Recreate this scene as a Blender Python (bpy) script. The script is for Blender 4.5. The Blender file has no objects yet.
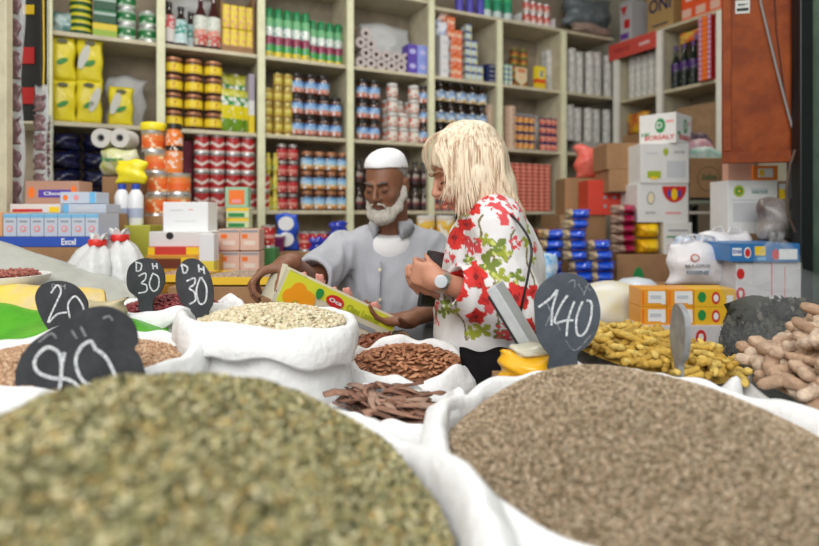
import bpy, bmesh, math, random
import numpy as np
from mathutils import Vector, Matrix, Euler
C = bpy.context.scene.collection
SC = bpy.context.scene
R = math.radians
F = 600.0            # focal length in pixels of the 819 px wide frame
CZ = 1.5             # eye height

def P(px, py, Y):
    return Vector(((px-409.5)/F*Y, Y, CZ-(py-215.0)/F*Y))

# ---------------------------------------------------------------- camera, world, lights, exposure
cd = bpy.data.cameras.new('camera'); cam = bpy.data.objects.new('camera', cd); C.objects.link(cam)
cam.location = (0, 0, CZ); cam.rotation_euler = (R(90), 0, 0)
cd.sensor_width = 36.0; cd.lens = 36.0*F/819.0; cd.shift_y = -58.0/819.0; cd.clip_start = .02
cd.dof.use_dof = True; cd.dof.focus_distance = 1.5; cd.dof.aperture_fstop = 2.1
SC.camera = cam
SC.view_settings.view_transform = 'Standard'; SC.view_settings.look = 'None'
SC.view_settings.gamma = 1; SC.view_settings.use_curve_mapping = False
SC.view_settings.exposure = 0.12
w = bpy.data.worlds.new('daylight'); SC.world = w; w.use_nodes = True
wn = w.node_tree.nodes; bgn = wn['Background']
bgn.inputs['Color'].default_value = (.95, .97, 1, 1); bgn.inputs['Strength'].default_value = .82

def area(name, loc, rot, sx, sy, power, col=(1, 1, 1)):
    l = bpy.data.lights.new(name, 'AREA'); l.shape = 'RECTANGLE'; l.size = sx; l.size_y = sy
    l.energy = power; l.color = col
    o = bpy.data.objects.new(name, l); C.objects.link(o); o.location = loc; o.rotation_euler = rot
    return o
area('street_daylight', (-.6, -1.6, 3.4), (R(42), 0, R(-12)), 3.2, 1.8, 108, (1, .985, .96))

# ---------------------------------------------------------------- materials
MATS = {}
def mat(name, col, rough=.6, metal=0., var=0., scale=30., bump=0., bscale=200., col2=None, coat=0., spec=.5, emit=0., alpha=1., trans=0.):
    if name in MATS: return MATS[name]
    m = bpy.data.materials.new(name); m.use_nodes = True; nt = m.node_tree; b = nt.nodes['Principled BSDF']
    b.inputs['Base Color'].default_value = (*col, 1); b.inputs['Roughness'].default_value = rough
    b.inputs['Metallic'].default_value = metal; b.inputs['Specular IOR Level'].default_value = spec
    b.inputs['Coat Weight'].default_value = coat; b.inputs['Alpha'].default_value = alpha
    b.inputs['Transmission Weight'].default_value = trans
    if emit: b.inputs['Emission Color'].default_value = (*col, 1); b.inputs['Emission Strength'].default_value = emit
    if var or col2 or bump:
        tc = nt.nodes.new('ShaderNodeTexCoord')
    if var or col2:
        n = nt.nodes.new('ShaderNodeTexNoise'); n.inputs['Scale'].default_value = scale; n.inputs['Detail'].default_value = 5
        n.inputs['Roughness'].default_value = .65
        nt.links.new(tc.outputs['Object'], n.inputs['Vector'])
        r = nt.nodes.new('ShaderNodeValToRGB'); r.color_ramp.elements[0].position = .36; r.color_ramp.elements[1].position = .64
        c2 = col2 or tuple(max(0, c*(1-var)) for c in col)
        r.color_ramp.elements[0].color = (*c2, 1); r.color_ramp.elements[1].color = (*col, 1)
        nt.links.new(n.outputs['Fac'], r.inputs['Fac']); nt.links.new(r.outputs['Color'], b.inputs['Base Color'])
    if bump:
        n2 = nt.nodes.new('ShaderNodeTexNoise'); n2.inputs['Scale'].default_value = bscale; n2.inputs['Detail'].default_value = 4
        nt.links.new(tc.outputs['Object'], n2.inputs['Vector'])
        bp = nt.nodes.new('ShaderNodeBump'); bp.inputs['Strength'].default_value = bump; bp.inputs['Distance'].default_value = .01
        nt.links.new(n2.outputs['Fac'], bp.inputs['Height']); nt.links.new(bp.outputs['Normal'], b.inputs['Normal'])
    MATS[name] = m; return m

def bandmat(name, stops, rough=.45, axis='Z', speck=None, sscale=90., samt=.55, coat=0.):
    """printed wrapper: colour bands along an axis of the part itself (0..1 over its own box), with printed patches"""
    if name in MATS: return MATS[name]
    m = bpy.data.materials.new(name); m.use_nodes = True; nt = m.node_tree; b = nt.nodes['Principled BSDF']
    b.inputs['Roughness'].default_value = rough; b.inputs['Coat Weight'].default_value = coat
    tc = nt.nodes.new('ShaderNodeTexCoord'); sp = nt.nodes.new('ShaderNodeSeparateXYZ')
    nt.links.new(tc.outputs['Generated'], sp.inputs[0])
    r = nt.nodes.new('ShaderNodeValToRGB'); r.color_ramp.interpolation = 'CONSTANT'
    els = r.color_ramp.elements
    while len(els) < len(stops): els.new(.5)
    for i, (p, c) in enumerate(sorted(stops)):
        els[i].position = p
        els[i].color = (*(q**1.22 for q in c), 1)
    nt.links.new(sp.outputs[axis], r.inputs['Fac']); out = r.outputs['Color']
    if speck:
        n = nt.nodes.new('ShaderNodeTexNoise'); n.inputs['Scale'].default_value = sscale; n.inputs['Detail'].default_value = 2
        nt.links.new(tc.outputs['Object'], n.inputs['Vector'])
        r2 = nt.nodes.new('ShaderNodeValToRGB'); r2.color_ramp.interpolation = 'CONSTANT'
        r2.color_ramp.elements[0].color = (0, 0, 0, 1); r2.color_ramp.elements[1].position = samt; r2.color_ramp.elements[1].color = (1, 1, 1, 1)
        mx = nt.nodes.new('ShaderNodeMix'); mx.data_type = 'RGBA'
        nt.links.new(n.outputs['Fac'], r2.inputs['Fac']); nt.links.new(r2.outputs['Color'], mx.inputs['Factor'])
        nt.links.new(out, mx.inputs[6]); mx.inputs[7].default_value = (*speck, 1); out = mx.outputs[2]
    nt.links.new(out, b.inputs['Base Color'])
    MATS[name] = m; return m

WHITE = (.8, .8, .8)
def pm(name, col, rough=.5): return mat('print_'+name, tuple(q**1.18 for q in col), rough)
M_white = pm('white', (.82, .82, .82)); M_red = pm('red', (.62, .03, .03)); M_green = pm('green', (.03, .3, .08))
M_blue = pm('blue', (.02, .09, .45)); M_black = pm('black', (.02, .02, .02)); M_yel = pm('yellow', (.85, .6, .02))
M_lgreen = pm('lime green', (.35, .5, .04)); M_pink = pm('pink', (.8, .35, .35)); M_grey = pm('grey', (.35, .36, .38))
M_orange = pm('orange', (.85, .22, .02)); M_sky = pm('sky blue', (.2, .5, .75)); M_cream = pm('cream', (.8, .72, .5))
M_purple = pm('purple', (.2, .08, .4)); M_teal = pm('teal', (.05, .35, .3)); M_navy = pm('navy', (.01, .02, .12)); M_lgrey = pm('pale grey', (.6, .62, .65))
M_card = mat('brown cardboard', (.36, .2, .095), .85, var=.18, scale=12)
M_sack = mat('woven white sack cloth', (.82, .82, .815), .7, var=.06, scale=18, bump=.55, bscale=38)
M_clear = mat('clear plastic film', (.75, .78, .8), .15, alpha=.42, bump=.8, bscale=30)
M_shelf = mat('cream painted shelf wood', (.62, .56, .4), .55, var=.2, scale=9)
M_post = mat('pale green cream painted post', (.76, .76, .52), .5, var=.12, scale=14)

# ---------------------------------------------------------------- mesh helpers
def mk(name, verts, faces, smooth=False, mi=None):
    me = bpy.data.meshes.new(name)
    if isinstance(verts, np.ndarray) and isinstance(faces, np.ndarray):
        nv, nf, k = len(verts), len(faces), faces.shape[1]
        me.vertices.add(nv); me.vertices.foreach_set('co', verts.astype(np.float32).ravel())
        me.loops.add(nf*k); me.loops.foreach_set('vertex_index', faces.astype(np.int32).ravel())
        me.polygons.add(nf); me.polygons.foreach_set('loop_start', np.arange(nf, dtype=np.int32)*k)
        me.polygons.foreach_set('loop_total', np.full(nf, k, np.int32))
        me.update(calc_edges=True); me.validate()
    else:
        me.from_pydata([tuple(v) for v in verts], [], [tuple(f) for f in faces]); me.update()
    if smooth: me.polygons.foreach_set('use_smooth', np.ones(len(me.polygons), bool))
    if mi is not None: me.polygons.foreach_set('material_index', np.asarray(mi, np.int32))
    return me

def rbox(w, d, h, bev=.003, cz=True):
    """box, base centre at the origin (z from 0 to h)"""
    bm = bmesh.new(); bmesh.ops.create_cube(bm, size=1)
    for v in bm.verts: v.co = Vector((v.co.x*w, v.co.y*d, (v.co.z+.5)*h if cz else v.co.z*h))
    if bev: bmesh.ops.bevel(bm, geom=bm.edges[:], offset=min(bev, w*.3, d*.3, h*.3), segments=2, affect='EDGES', profile=.5)
    me = bpy.data.meshes.new('box'); bm.to_mesh(me); bm.free(); return me

def lathe(prof, seg=18, smooth=True, sx=1., sy=1.):
    """closed surface of revolution about Z from (radius, z) points"""
    vs, fs = [], []; n = len(prof)
    for i in range(seg):
        a = 2*math.pi*i/seg
        for r, z in prof: vs.append((r*math.cos(a)*sx, r*math.sin(a)*sy, z))
    for i in range(seg):
        j = (i+1) % seg
        for k in range(n-1): fs.append((i*n+k, j*n+k, j*n+k+1, i*n+k+1))
    bm = bmesh.new()
    bv = [bm.verts.new(v) for v in vs]
    for f in fs: bm.faces.new([bv[q] for q in f])
    bmesh.ops.remove_doubles(bm, verts=bm.verts[:], dist=1e-6)
    bmesh.ops.holes_fill(bm, edges=[e for e in bm.edges if e.is_boundary])
    bmesh.ops.recalc_face_normals(bm, faces=bm.faces[:])
    me = bpy.data.meshes.new('turned'); bm.to_mesh(me); bm.free()
    if smooth:
        me.polygons.foreach_set('use_smooth', np.ones(len(me.polygons), bool))
        me.set_sharp_from_angle(angle=R(40))
    return me

def tube(pts, rad, seg=8, closed_ends=True, flat=1.):
    """swept tube through points; rad a number or list"""
    pts = [Vector(p) for p in pts]; n = len(pts)
    rs = rad if hasattr(rad, '__len__') else [rad]*n
    vs, fs = [], []
    up = Vector((0, 0, 1)); t0 = (pts[1]-pts[0]).normalized()
    if abs(t0.dot(up)) > .9: up = Vector((1, 0, 0))
    u = t0.cross(up).normalized()
    for i, p in enumerate(pts):
        t = (pts[min(i+1, n-1)]-pts[max(i-1, 0)]).normalized()
        u = (u - t*u.dot(t)).normalized(); v = t.cross(u)
        for k in range(seg):
            a = 2*math.pi*k/seg
            vs.append(p+u*math.cos(a)*rs[i]+v*math.sin(a)*rs[i]*flat)
    for i in range(n-1):
        for k in range(seg):
            k2 = (k+1) % seg
            fs.append((i*seg+k, i*seg+k2, (i+1)*seg+k2, (i+1)*seg+k))
    if closed_ends: fs.append(tuple(range(seg))[::-1]); fs.append(tuple((n-1)*seg+k for k in range(seg)))
    return vs, fs

def join(parts):
    vs, fs = [], []
    for v, f in parts:
        b = len(vs); vs.extend(v); fs.extend(tuple(i+b for i in q) for q in f)
    return vs, fs

def poly_prism(pts, th, bev=0.):
    """outline in XZ, thickness along Y, centred"""
    bm = bmesh.new(); vs = [bm.verts.new((x, -th/2, z)) for x, z in pts]; f = bm.faces.new(vs)
    e = bmesh.ops.extrude_face_region(bm, geom=[f])
    for v in e['geom']:
        if isinstance(v, bmesh.types.BMVert): v.co.y += th
    bmesh.ops.recalc_face_normals(bm, faces=bm.faces[:])
    me = bpy.data.meshes.new('plate'); bm.to_mesh(me); bm.free(); return me

# ---------------------------------------------------------------- things
def O(name, me, m=None, parent=None, loc=(0, 0, 0), rot=(0, 0, 0)):
    o = bpy.data.objects.new(name, me); C.objects.link(o)
    if m is not None and len(me.materials) == 0:
        for q in (m if isinstance(m, (list, tuple)) else [m]): me.materials.append(q)
    o.location = loc; o.rotation_euler = rot
    if parent: o.parent = parent
    return o
def E(name, loc=(0, 0, 0), rz=0):
    o = bpy.data.objects.new(name, None); o.empty_display_size = .05; C.objects.link(o); o.location = loc; o.rotation_euler = (0, 0, rz); return o
def tag(o, label, cat, group=None, kind=None):
    o['label'] = label
    if kind != 'structure': o['category'] = cat
    if group: o['group'] = group
    if kind: o['kind'] = kind
    return o
def S(name, me, m, loc=(0, 0, 0), rot=(0, 0, 0)):
    o = O(name, me, m, None, loc, rot); o['kind'] = 'structure'; return o
def kids(o): return list(o.children)
def copy_tree(o, parent=None):
    c = o.copy(); C.objects.link(c)
    if parent: c.parent = parent
    for ch in kids(o): copy_tree(ch, c)
    return c
class Kind:
    """one builder per kind: the first placement uses the prototype itself, later ones copy it with its parts"""
    def __init__(s, root): s.root = root; s.used = False
    def put(s, loc, rot=0, label='', cat='', group=None, scale=None):
        o = copy_tree(s.root) if s.used else s.root
        s.used = True
        o.location = loc; o.rotation_euler = (0, 0, rot) if not hasattr(rot, '__len__') else rot
        o.scale = scale if scale else (1, 1, 1)
        for k in ('label', 'category', 'group'):
            if k in o: del o[k]
        tag(o, label, cat, group); return o

FONTC = {}
def text_mesh(s, size, bold=True, ext=.0006):
    key = (s, size)
    if key in FONTC: return FONTC[key]
    cu = bpy.data.curves.new('t', 'FONT'); cu.body = s; cu.size = size; cu.align_x = 'CENTER'; cu.align_y = 'CENTER'
    cu.extrude = ext; cu.offset = size*.02 if bold else 0; cu.resolution_u = 2
    o = bpy.data.objects.new('t', cu); C.objects.link(o); bpy.context.view_layer.update()
    me = bpy.data.meshes.new_from_object(o.evaluated_get(bpy.context.evaluated_depsgraph_get()))
    bpy.data.objects.remove(o); FONTC[key] = me; return me
FACE = {'front': (lambda w, d, h, u, v: (u, -d/2, v), (R(90), 0, 0)),
        'right': (lambda w, d, h, u, v: (w/2, u, v), (R(90), 0, R(90))),
        'left': (lambda w, d, h, u, v: (-w/2, -u, v), (R(90), 0, R(-90))),
        'top': (lambda w, d, h, u, v: (u, v, h), (0, 0, 0))}
def deco(par, dims, face, u, v, w, h, m, shape='rect', name='printed_mark', lift=.0008, rot=0.):
    """printed mark on a box face: u, v from the face's centre-left axis (u across, v height above the base)"""
    fn, er = FACE[face]; loc = Vector(fn(*dims, u, v)); th = .0012
    if shape == 'rect': me = mk('m', [(-w/2, -h/2, 0), (w/2, -h/2, 0), (w/2, h/2, 0), (-w/2, h/2, 0), (-w/2, -h/2, -th), (w/2, -h/2, -th), (w/2, h/2, -th), (-w/2, h/2, -th)],
                             [(0, 1, 2, 3), (7, 6, 5, 4), (0, 4, 5, 1), (1, 5, 6, 2), (2, 6, 7, 3), (3, 7, 4, 0)])
    elif shape == 'ell': me = lathe([(0, -th), (1, -th), (1, 0), (0, 0)], 24, False, w/2, h/2)
    elif shape == 'half':
        pts = [(math.cos(a)*w/2, math.sin(a)*h) for a in [math.pi+math.pi*i/14 for i in range(15)]]
        me = poly_prism(pts, th); me.transform(Matrix.Rotation(R(-90), 4, 'X'))
    elif shape == 'tri':
        me = poly_prism([(-w/2, h/2), (w/2, h/2), (0, -h/2)], th); me.transform(Matrix.Rotation(R(-90), 4, 'X'))
    elif shape == 'leaf':
        pts = [(math.sin(a)*w/2*(1-.45*math.sin(a/2)**2), math.cos(a)*h/2) for a in [2*math.pi*i/20 for i in range(20)]]
        me = poly_prism(pts, th); me.transform(Matrix.Rotation(R(-90), 4, 'X'))
    else:
        me = text_mesh(shape, h).copy()
        xs = [q.co.x for q in me.vertices]; k = w/(max(xs)-min(xs)) if xs and w else 1
        me.transform(Matrix.Diagonal((k, 1, 1, 1)))
        me.materials.clear(); name = 'printed_text' if name == 'printed_mark' else name
    e = Euler(er); q = e.to_matrix() @ Vector((0, 0, 1))
    rotm = e.to_matrix() @ Matrix.Rotation(rot, 3, 'Z')
    return O(name, me, m, par, loc+q*lift, rotm.to_euler())

# ---------------------------------------------------------------- wall frames
AX = math.atan2(.45, .893); W0 = ((157-409.5)/F*3.4, 3.4)
def F1(s, t, z): return Vector((W0[0]+.893*s-.45*t, W0[1]+.45*s+.893*t, z+CZ))
def s1(px, t=0.):
    r = (px-409.5)/F; return (r*(W0[1]+.893*t)-W0[0]+.45*t)/(.893-.45*r)
def Y1(px, t=0.): return W0[1]+.45*s1(px, t)+.893*t
KS = s1(614); K0 = (W0[0]+.893*KS, W0[1]+.45*KS)
def F2(u, t, z): return Vector((K0[0]+.45*u+.893*t, K0[1]-.893*u+.45*t, z+CZ))
def u2(px, t=0.):
    r = (px-409.5)/F; return (r*(K0[1]+.45*t)-K0[0]-.893*t)/(.45+.893*r)
def Y2(px, t=0.): return K0[1]-.893*u2(px, t)+.45*t
ZT, ZA, ZB, ZC, ZD = 1.467, .98, .50, .03, -.45
RZ1, RZ2 = AX, AX-R(90)
ORD = ['first', 'second', 'third', 'fourth', 'fifth', 'sixth', 'seventh', 'eighth', 'ninth', 'tenth', 'eleventh', 'twelfth', 'thirteenth']
def rowname(i, n): return 'bottom' if i == 0 else ('top' if i == n-1 else ['', 'second', 'third', 'fourth', 'fifth', 'sixth', 'seventh', 'eighth', 'ninth', 'tenth', 'eleventh', 'twelfth'][i])
rnd = random.Random(7)

# ---------------------------------------------------------------- signed-distance figures
def vrot(z=0, x=0, y=0): return np.array(Matrix.Rotation(R(z), 3, 'Z') @ Matrix.Rotation(R(x), 3, 'X') @ Matrix.Rotation(R(y), 3, 'Y'))
class Sdf:
    def __init__(s, lo, hi, res):
        s.lo = np.array(lo, float); s.res = res
        s.n = np.ceil((np.array(hi)-s.lo)/res).astype(int)+1
        s.f = np.full(s.n, .08, np.float32)
    def _sl(s, lo, hi):
        a = np.clip(np.floor((np.array(lo)-s.lo)/s.res).astype(int), 0, s.n); b = np.clip(np.ceil((np.array(hi)-s.lo)/s.res).astype(int)+1, 0, s.n)
        if (b <= a).any(): return None
        sl = tuple(slice(a[i], b[i]) for i in range(3))
        g = np.meshgrid(*[s.lo[i]+s.res*np.arange(a[i], b[i]) for i in range(3)], indexing='ij')
        return sl, np.stack(g, -1)
    def _mix(s, sl, d, k, op):
        f = s.f[sl]
        if op == 'add':
            if k > 0:
                h = np.clip(.5+.5*(f-d)/k, 0, 1); r = f*(1-h)+d*h-k*h*(1-h)
            else: r = np.minimum(f, d)
        else:
            if k > 0:
                h = np.clip(.5-.5*(f+d)/k, 0, 1); r = f*(1-h)-d*h+k*h*(1-h)
            else: r = np.maximum(f, -d)
        s.f[sl] = r
    def cap(s, a, b, ra, rb, k=.01, op='add'):
        a = np.array(a, float); b = np.array(b, float); m = max(ra, rb)+k+.02
        g = s._sl(np.minimum(a, b)-m, np.maximum(a, b)+m)
        if g is None: return s
        sl, p = g; ab = b-a; t = np.clip(((p-a)@ab)/max(ab@ab, 1e-9), 0, 1)
        d = np.linalg.norm(p-a-t[..., None]*ab, axis=-1)-(ra+(rb-ra)*t)
        s._mix(sl, d, k, op); return s
    def ell(s, c, r, Rm=None, k=.01, op='add'):
        c = np.array(c, float); r = np.array(r, float); m = r.max()+k+.02
        g = s._sl(c-m, c+m)
        if g is None: return s
        sl, p = g; q = p-c
        if Rm is not None: q = q@Rm
        l = np.linalg.norm(q/r, axis=-1); l2 = np.linalg.norm(q/(r*r), axis=-1)
        d = np.where(l2 > 1e-6, l*(l-1)/np.maximum(l2, 1e-6), -r.min())
        s._mix(sl, d, k, op); return s
    def box(s, c, h, Rm=None, rd=.01, k=.01, op='add'):
        c = np.array(c, float); h = np.array(h, float); m = np.linalg.norm(h)+k+.02
        g = s._sl(c-m, c+m)
        if g is None: return s
        sl, p = g; q = p-c
        if Rm is not None: q = q@Rm
        q = np.abs(q)-(h-rd)
        d = np.linalg.norm(np.maximum(q, 0), axis=-1)+np.minimum(q.max(-1), 0)-rd
        s._mix(sl, d, k, op); return s
    def path(s, pts, rs, k=.01):
        for i in range(len(pts)-1): s.cap(pts[i], pts[i+1], rs[i], rs[i+1], k)
        return s
    def disp(s, fn, band=.03):
        m = np.abs(s.f) < band; idx = np.argwhere(m); s.f[m] += fn(s.lo+s.res*idx).astype(np.float32); return s
    def cut(s, c, n, k=.004):
        """remove the side of the plane that n points to"""
        g = s._sl(s.lo, s.lo+s.res*(s.n-1)); sl, p = g; n = np.array(n, float); n /= np.linalg.norm(n)
        s.f[sl] = np.maximum(s.f[sl], (p-np.array(c))@n); return s
    def mesh(s, name='figure', smooth=1):
        f = s.f; n = np.array(f.shape); sg = f < 0
        cn = n-1; cnt = np.zeros(cn, np.int8); acc = np.zeros((*cn, 3), np.float32); ne = np.zeros(cn, np.float32)
        off = [(i, j, k) for i in (0, 1) for j in (0, 1) for k in (0, 1)]
        def sub(a, o): return a[o[0]:o[0]+cn[0], o[1]:o[1]+cn[1], o[2]:o[2]+cn[2]]
        for o in off: cnt += sub(sg, o)
        act = (cnt > 0) & (cnt < 8); ids = np.argwhere(act)
        P3 = np.zeros((len(ids), 3)); ct = np.zeros(len(ids))
        I = ids
        for o in off:
            for ax in range(3):
                if o[ax]: continue
                o2 = list(o); o2[ax] = 1
                fa = f[I[:, 0]+o[0], I[:, 1]+o[1], I[:, 2]+o[2]]; fb = f[I[:, 0]+o2[0], I[:, 1]+o2[1], I[:, 2]+o2[2]]
                x = (fa < 0) != (fb < 0); t = np.where(x, fa/np.where(fa == fb, 1, fa-fb), 0)
                q = np.tile(np.array(o, float), (len(ids), 1)); q[:, ax] += t
                P3 += q*x[:, None]; ct += x
        V = (ids+P3/ct[:, None])*s.res+s.lo
        num = np.full(cn, -1, np.int64); num[act] = np.arange(len(ids))
        quads = []
        for ax in range(3):
            a1, a2 = (ax+1) % 3, (ax+2) % 3
            sa = [slice(None)]*3; sb = [slice(None)]*3; sa[ax] = slice(0, -1); sb[ax] = slice(1, None)
            ch = sg[tuple(sa)] != sg[tuple(sb)]; e = np.argwhere(ch)
            e = e[(e[:, a1] > 0) & (e[:, a2] > 0) & (e[:, a1] < cn[a1]) & (e[:, a2] < cn[a2])]
            ins = sg[e[:, 0], e[:, 1], e[:, 2]]
            def nb(d1, d2):
                c = e.copy(); c[:, a1] -= d1; c[:, a2] -= d2; return num[c[:, 0], c[:, 1], c[:, 2]]
            q = np.stack([nb(1, 1), nb(0, 1), nb(0, 0), nb(1, 0)], 1)
            q = np.where(ins[:, None], q, q[:, ::-1]); quads.append(q)
        Q = np.concatenate(quads); Q = Q[(Q >= 0).all(1)]
        for _ in range(smooth):
            A = np.zeros_like(V); W = np.zeros(len(V))
            for a, b in ((0, 1), (1, 2), (2, 3), (3, 0)):
                np.add.at(A, Q[:, a], V[Q[:, b]]); np.add.at(A, Q[:, b], V[Q[:, a]])
                np.add.at(W, Q[:, a], 1); np.add.at(W, Q[:, b], 1)
            V = V*.4+.6*A/np.maximum(W, 1)[:, None]
        return mk(name, V, Q, True)
def snoise(p, sc, seed=0):
    """smooth cheap noise in -1..1"""
    r = np.random.RandomState(seed); o = np.zeros(len(p))
    for i in range(6):
        k = r.normal(size=3); k /= np.linalg.norm(k); k *= sc*(.6+.9*r.rand())
        o += np.sin(p@k+r.rand()*6.28+.8*np.sin(p@(k[[1, 2, 0]])*.7))
    return o/4.
# ================================================================ the room
M_wall = mat('cream plaster', (.55, .52, .42), .9, var=.15, scale=5)
M_gwall = mat('green painted plaster', (.15, .25, .18), .8, var=.3, scale=7)
M_floor = mat('worn concrete floor', (.25, .24, .22), .8, var=.3, scale=4)
M_ceil = mat('white ceiling paint', (.75, .75, .72), .9)
S('floor', rbox(9, 8.4, .1, 0), M_floor, (0, 3.2, -.1))
S('ceiling', rbox(9, 5.6, .1, 0), M_ceil, (0, 4.6, 3.6))
Lw = 5.6
o = S('wall_back', rbox(Lw, .1, 3.6, 0), M_wall); o.location = F1(KS-Lw/2+.4, .43, -CZ); o.rotation_euler.z = RZ1
o = S('wall_right', rbox(2.2, .1, 3.6, 0), M_wall); o.location = F2(1.1-.42, .43, -CZ); o.rotation_euler.z = RZ2
o = S('wall_left', rbox(.1, 3.4, 3.6, 0), M_wall, (-2.35, 1.0, 0))
o = S('wall_side', rbox(.1, 2.6, 3.6, 0), M_gwall, (1.73, 1.29, 0))
o = S('wall_partition', rbox(1.2, .1, 3.6, 0), M_gwall, (2.38, 2.56, 0))
# ---- the two shelving units
def unit(label, Fr, rz, lo, hi, posts, levels, dep, pm_=M_post, pw=.045, ptops=None):
    root = E('shelving_unit', (*Fr(0, 0, 0).xy, 0), rz); tag(root, label, 'shelves')
    for z in levels:
        O('shelf', rbox(hi-lo, dep, .024, .003), M_shelf, root, ((lo+hi)/2, dep/2, z+CZ-.025))
    O('back_panel', rbox(hi-lo, .012, 3.3, 0), mat('pale back panel', (.4, .33, .24), .8, var=.3, scale=6), root, ((lo+hi)/2, dep+.008, .05))
    for s, ptop in zip(posts, ptops or [3.45]*len(posts)):
        O('post', rbox(pw, .03, ptop, .003), pm_, root, (s, -.0155, 0))
        O('divider', rbox(.02, dep-.02, ptop, 0), M_shelf, root, (s, dep/2-.01+.01, 0)).data.name = 'divider'
    return root
posts1 = [s1(x) for x in (48, 160.5, 260.5, 349, 430)]
u_a = unit('cream wooden shelves covering the long back wall, filled with jars and tins', F1, RZ1, s1(5), KS-.01, [s1(x) for x in (48, 160.5, 260.5, 349, 430, 498, 562)], (ZA, ZB, ZC, ZD), .32, ptops=[3.45]*5+[ZT+CZ-.026]*2)
O('shelf', rbox(KS-s1(434), .32, .024, .003), M_shelf, u_a, ((KS+s1(434))/2, .16, ZT+CZ-.025))
O('shelf', rbox(s1(434)-s1(5), .32, .024, .003), M_shelf, u_a, ((s1(434)+s1(5))/2, .16, 1.50+CZ-.025))
M_wpost = mat('white painted post', (.85, .85, .78), .5, var=.06, scale=14)
u_b = unit('white painted shelves on the short right-hand wall holding bottles and orange boxes', F2, RZ2, 0.02, u2(724), [u2(x) for x in (618, 661.5, 722)], (1.42, .94, .30), .32, M_wpost, .05, ptops=[1.42+CZ-.026]*3)
# ================================================================ goods: kinds
def jar_kind(name, d, h, glass, lidm, labm, lab=(.16, .66), shoulder=.0):
    r = d/2
    root = O(name, lathe([(0, 0), (r*.92, 0), (r, h*.05), (r, h*.74), (r*.86, h*.82), (r*.82, h*.86), (0, h*.86)]), glass)
    O('lid', lathe([(0, h*.83), (r*.9, h*.83), (r*.92, h*.85), (r*.92, h*.985), (r*.86, h), (0, h)]), lidm, root)
    O('paper_label', lathe([(r*.9, h*lab[0]), (r*1.012, h*lab[0]), (r*1.012, h*lab[1]), (r*.9, h*lab[1])]), labm, root)
    return Kind(root)
def can_kind(name, d, h, wrap, rim):
    r = d/2
    root = O(name, lathe([(0, 0), (r, 0), (r, .004), (r*.965, .008), (r*.965, h-.008), (r, h-.004), (r, h-.001), (r*.93, h-.001), (r*.93, h-.004), (0, h-.004)]), rim)
    O('wrapper', lathe([(r*.9, .011), (r*.985, .011), (r*.985, h-.011), (r*.9, h-.011)]), wrap, root)
    return Kind(root)
def bottle_kind(name, d, h, body, capm, labm, neck=.3, neckr=.3, lab=(.12, .5)):
    r = d/2; b = h*(1-neck)
    root = O(name, lathe([(0, 0), (r*.92, 0), (r, h*.03), (r, b*.88), (r*.75, b), (r*neckr, b+h*neck*.35), (r*neckr, h*.93), (0, h*.93)]), body)
    O('cap', lathe([(0, h*.9), (r*neckr*1.2, h*.9), (r*neckr*1.2, h), (0, h)], 12), capm, root)
    O('paper_label', lathe([(r*.9, h*lab[0]), (r*1.015, h*lab[0]), (r*1.015, h*lab[1]), (r*.9, h*lab[1])]), labm, root)
    return Kind(root)
def spray_kind(name, d, h, wrap, capm):
    r = d/2
    root = O(name, lathe([(0, 0), (r*.95, 0), (r, .005), (r, h*.78), (r*.8, h*.82), (0, h*.82)]), wrap)
    O('cap', lathe([(0, h*.8), (r*.93, h*.8), (r*.9, h*.95), (r*.7, h), (0, h)]), capm, root)
    return Kind(root)
def pillow_mesh(w, d, h, seed=0, crimp=True, flat=.0, nz=.006, nx=14, nzv=18, bottom=False):
    """filled packet standing on its lower seam: x width, y depth, z height"""
    rr = random.Random(seed); vs = []; fs = []
    ph = [rr.random()*6 for _ in range(4)]
    for sgn in (-1, 1):
        for j in range(nzv+1):
            v = j/nzv
            for i in range(nx+1):
                u = i/nx; a = math.sin(math.pi*u)**.45
                b = min(1, math.sin(math.pi*(.06+.88*v if crimp else v))**.5) if not bottom else min(1, (max(0, 1-v)*2.2)**.6)
                if crimp and (v < .05 or v > .95): b = .06
                y = sgn*d/2*a*b*(1+.12*math.sin(9*u+5*v+ph[0])*math.sin(7*v+ph[1]))
                pinch = 1-.06*abs(math.cos(math.pi*v))*0-.05*math.sin(math.pi*v)
                x = (u-.5)*w*pinch+nz*math.sin(11*v+ph[2])
                z = v*h+nz*math.sin(8*u+ph[3])*(.3 if v < .1 else 1)
                vs.append((x, y if 0 < i < nx else 0, max(0, z)))
    n1 = (nx+1)*(nzv+1)
    for k in (0, 1):
        for j in range(nzv):
            for i in range(nx):
                a = k*n1+j*(nx+1)+i; q = (a, a+1, a+nx+2, a+nx+1); fs.append(q if k == 0 else q[::-1])
    bm = bmesh.new(); bv = [bm.verts.new(v) for v in vs]
    for f in fs: bm.faces.new([bv[i] for i in f])
    bmesh.ops.remove_doubles(bm, verts=bm.verts[:], dist=1e-5)
    bmesh.ops.holes_fill(bm, edges=[e for e in bm.edges if e.is_boundary])
    me = bpy.data.meshes.new('packet'); bm.to_mesh(me); bm.free()
    me.polygons.foreach_set('use_smooth', np.ones(len(me.polygons), bool)); return me
def box_root(name, w, d, h, m, bev=.002): return O(name, rbox(w, d, h, bev), m)

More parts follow.
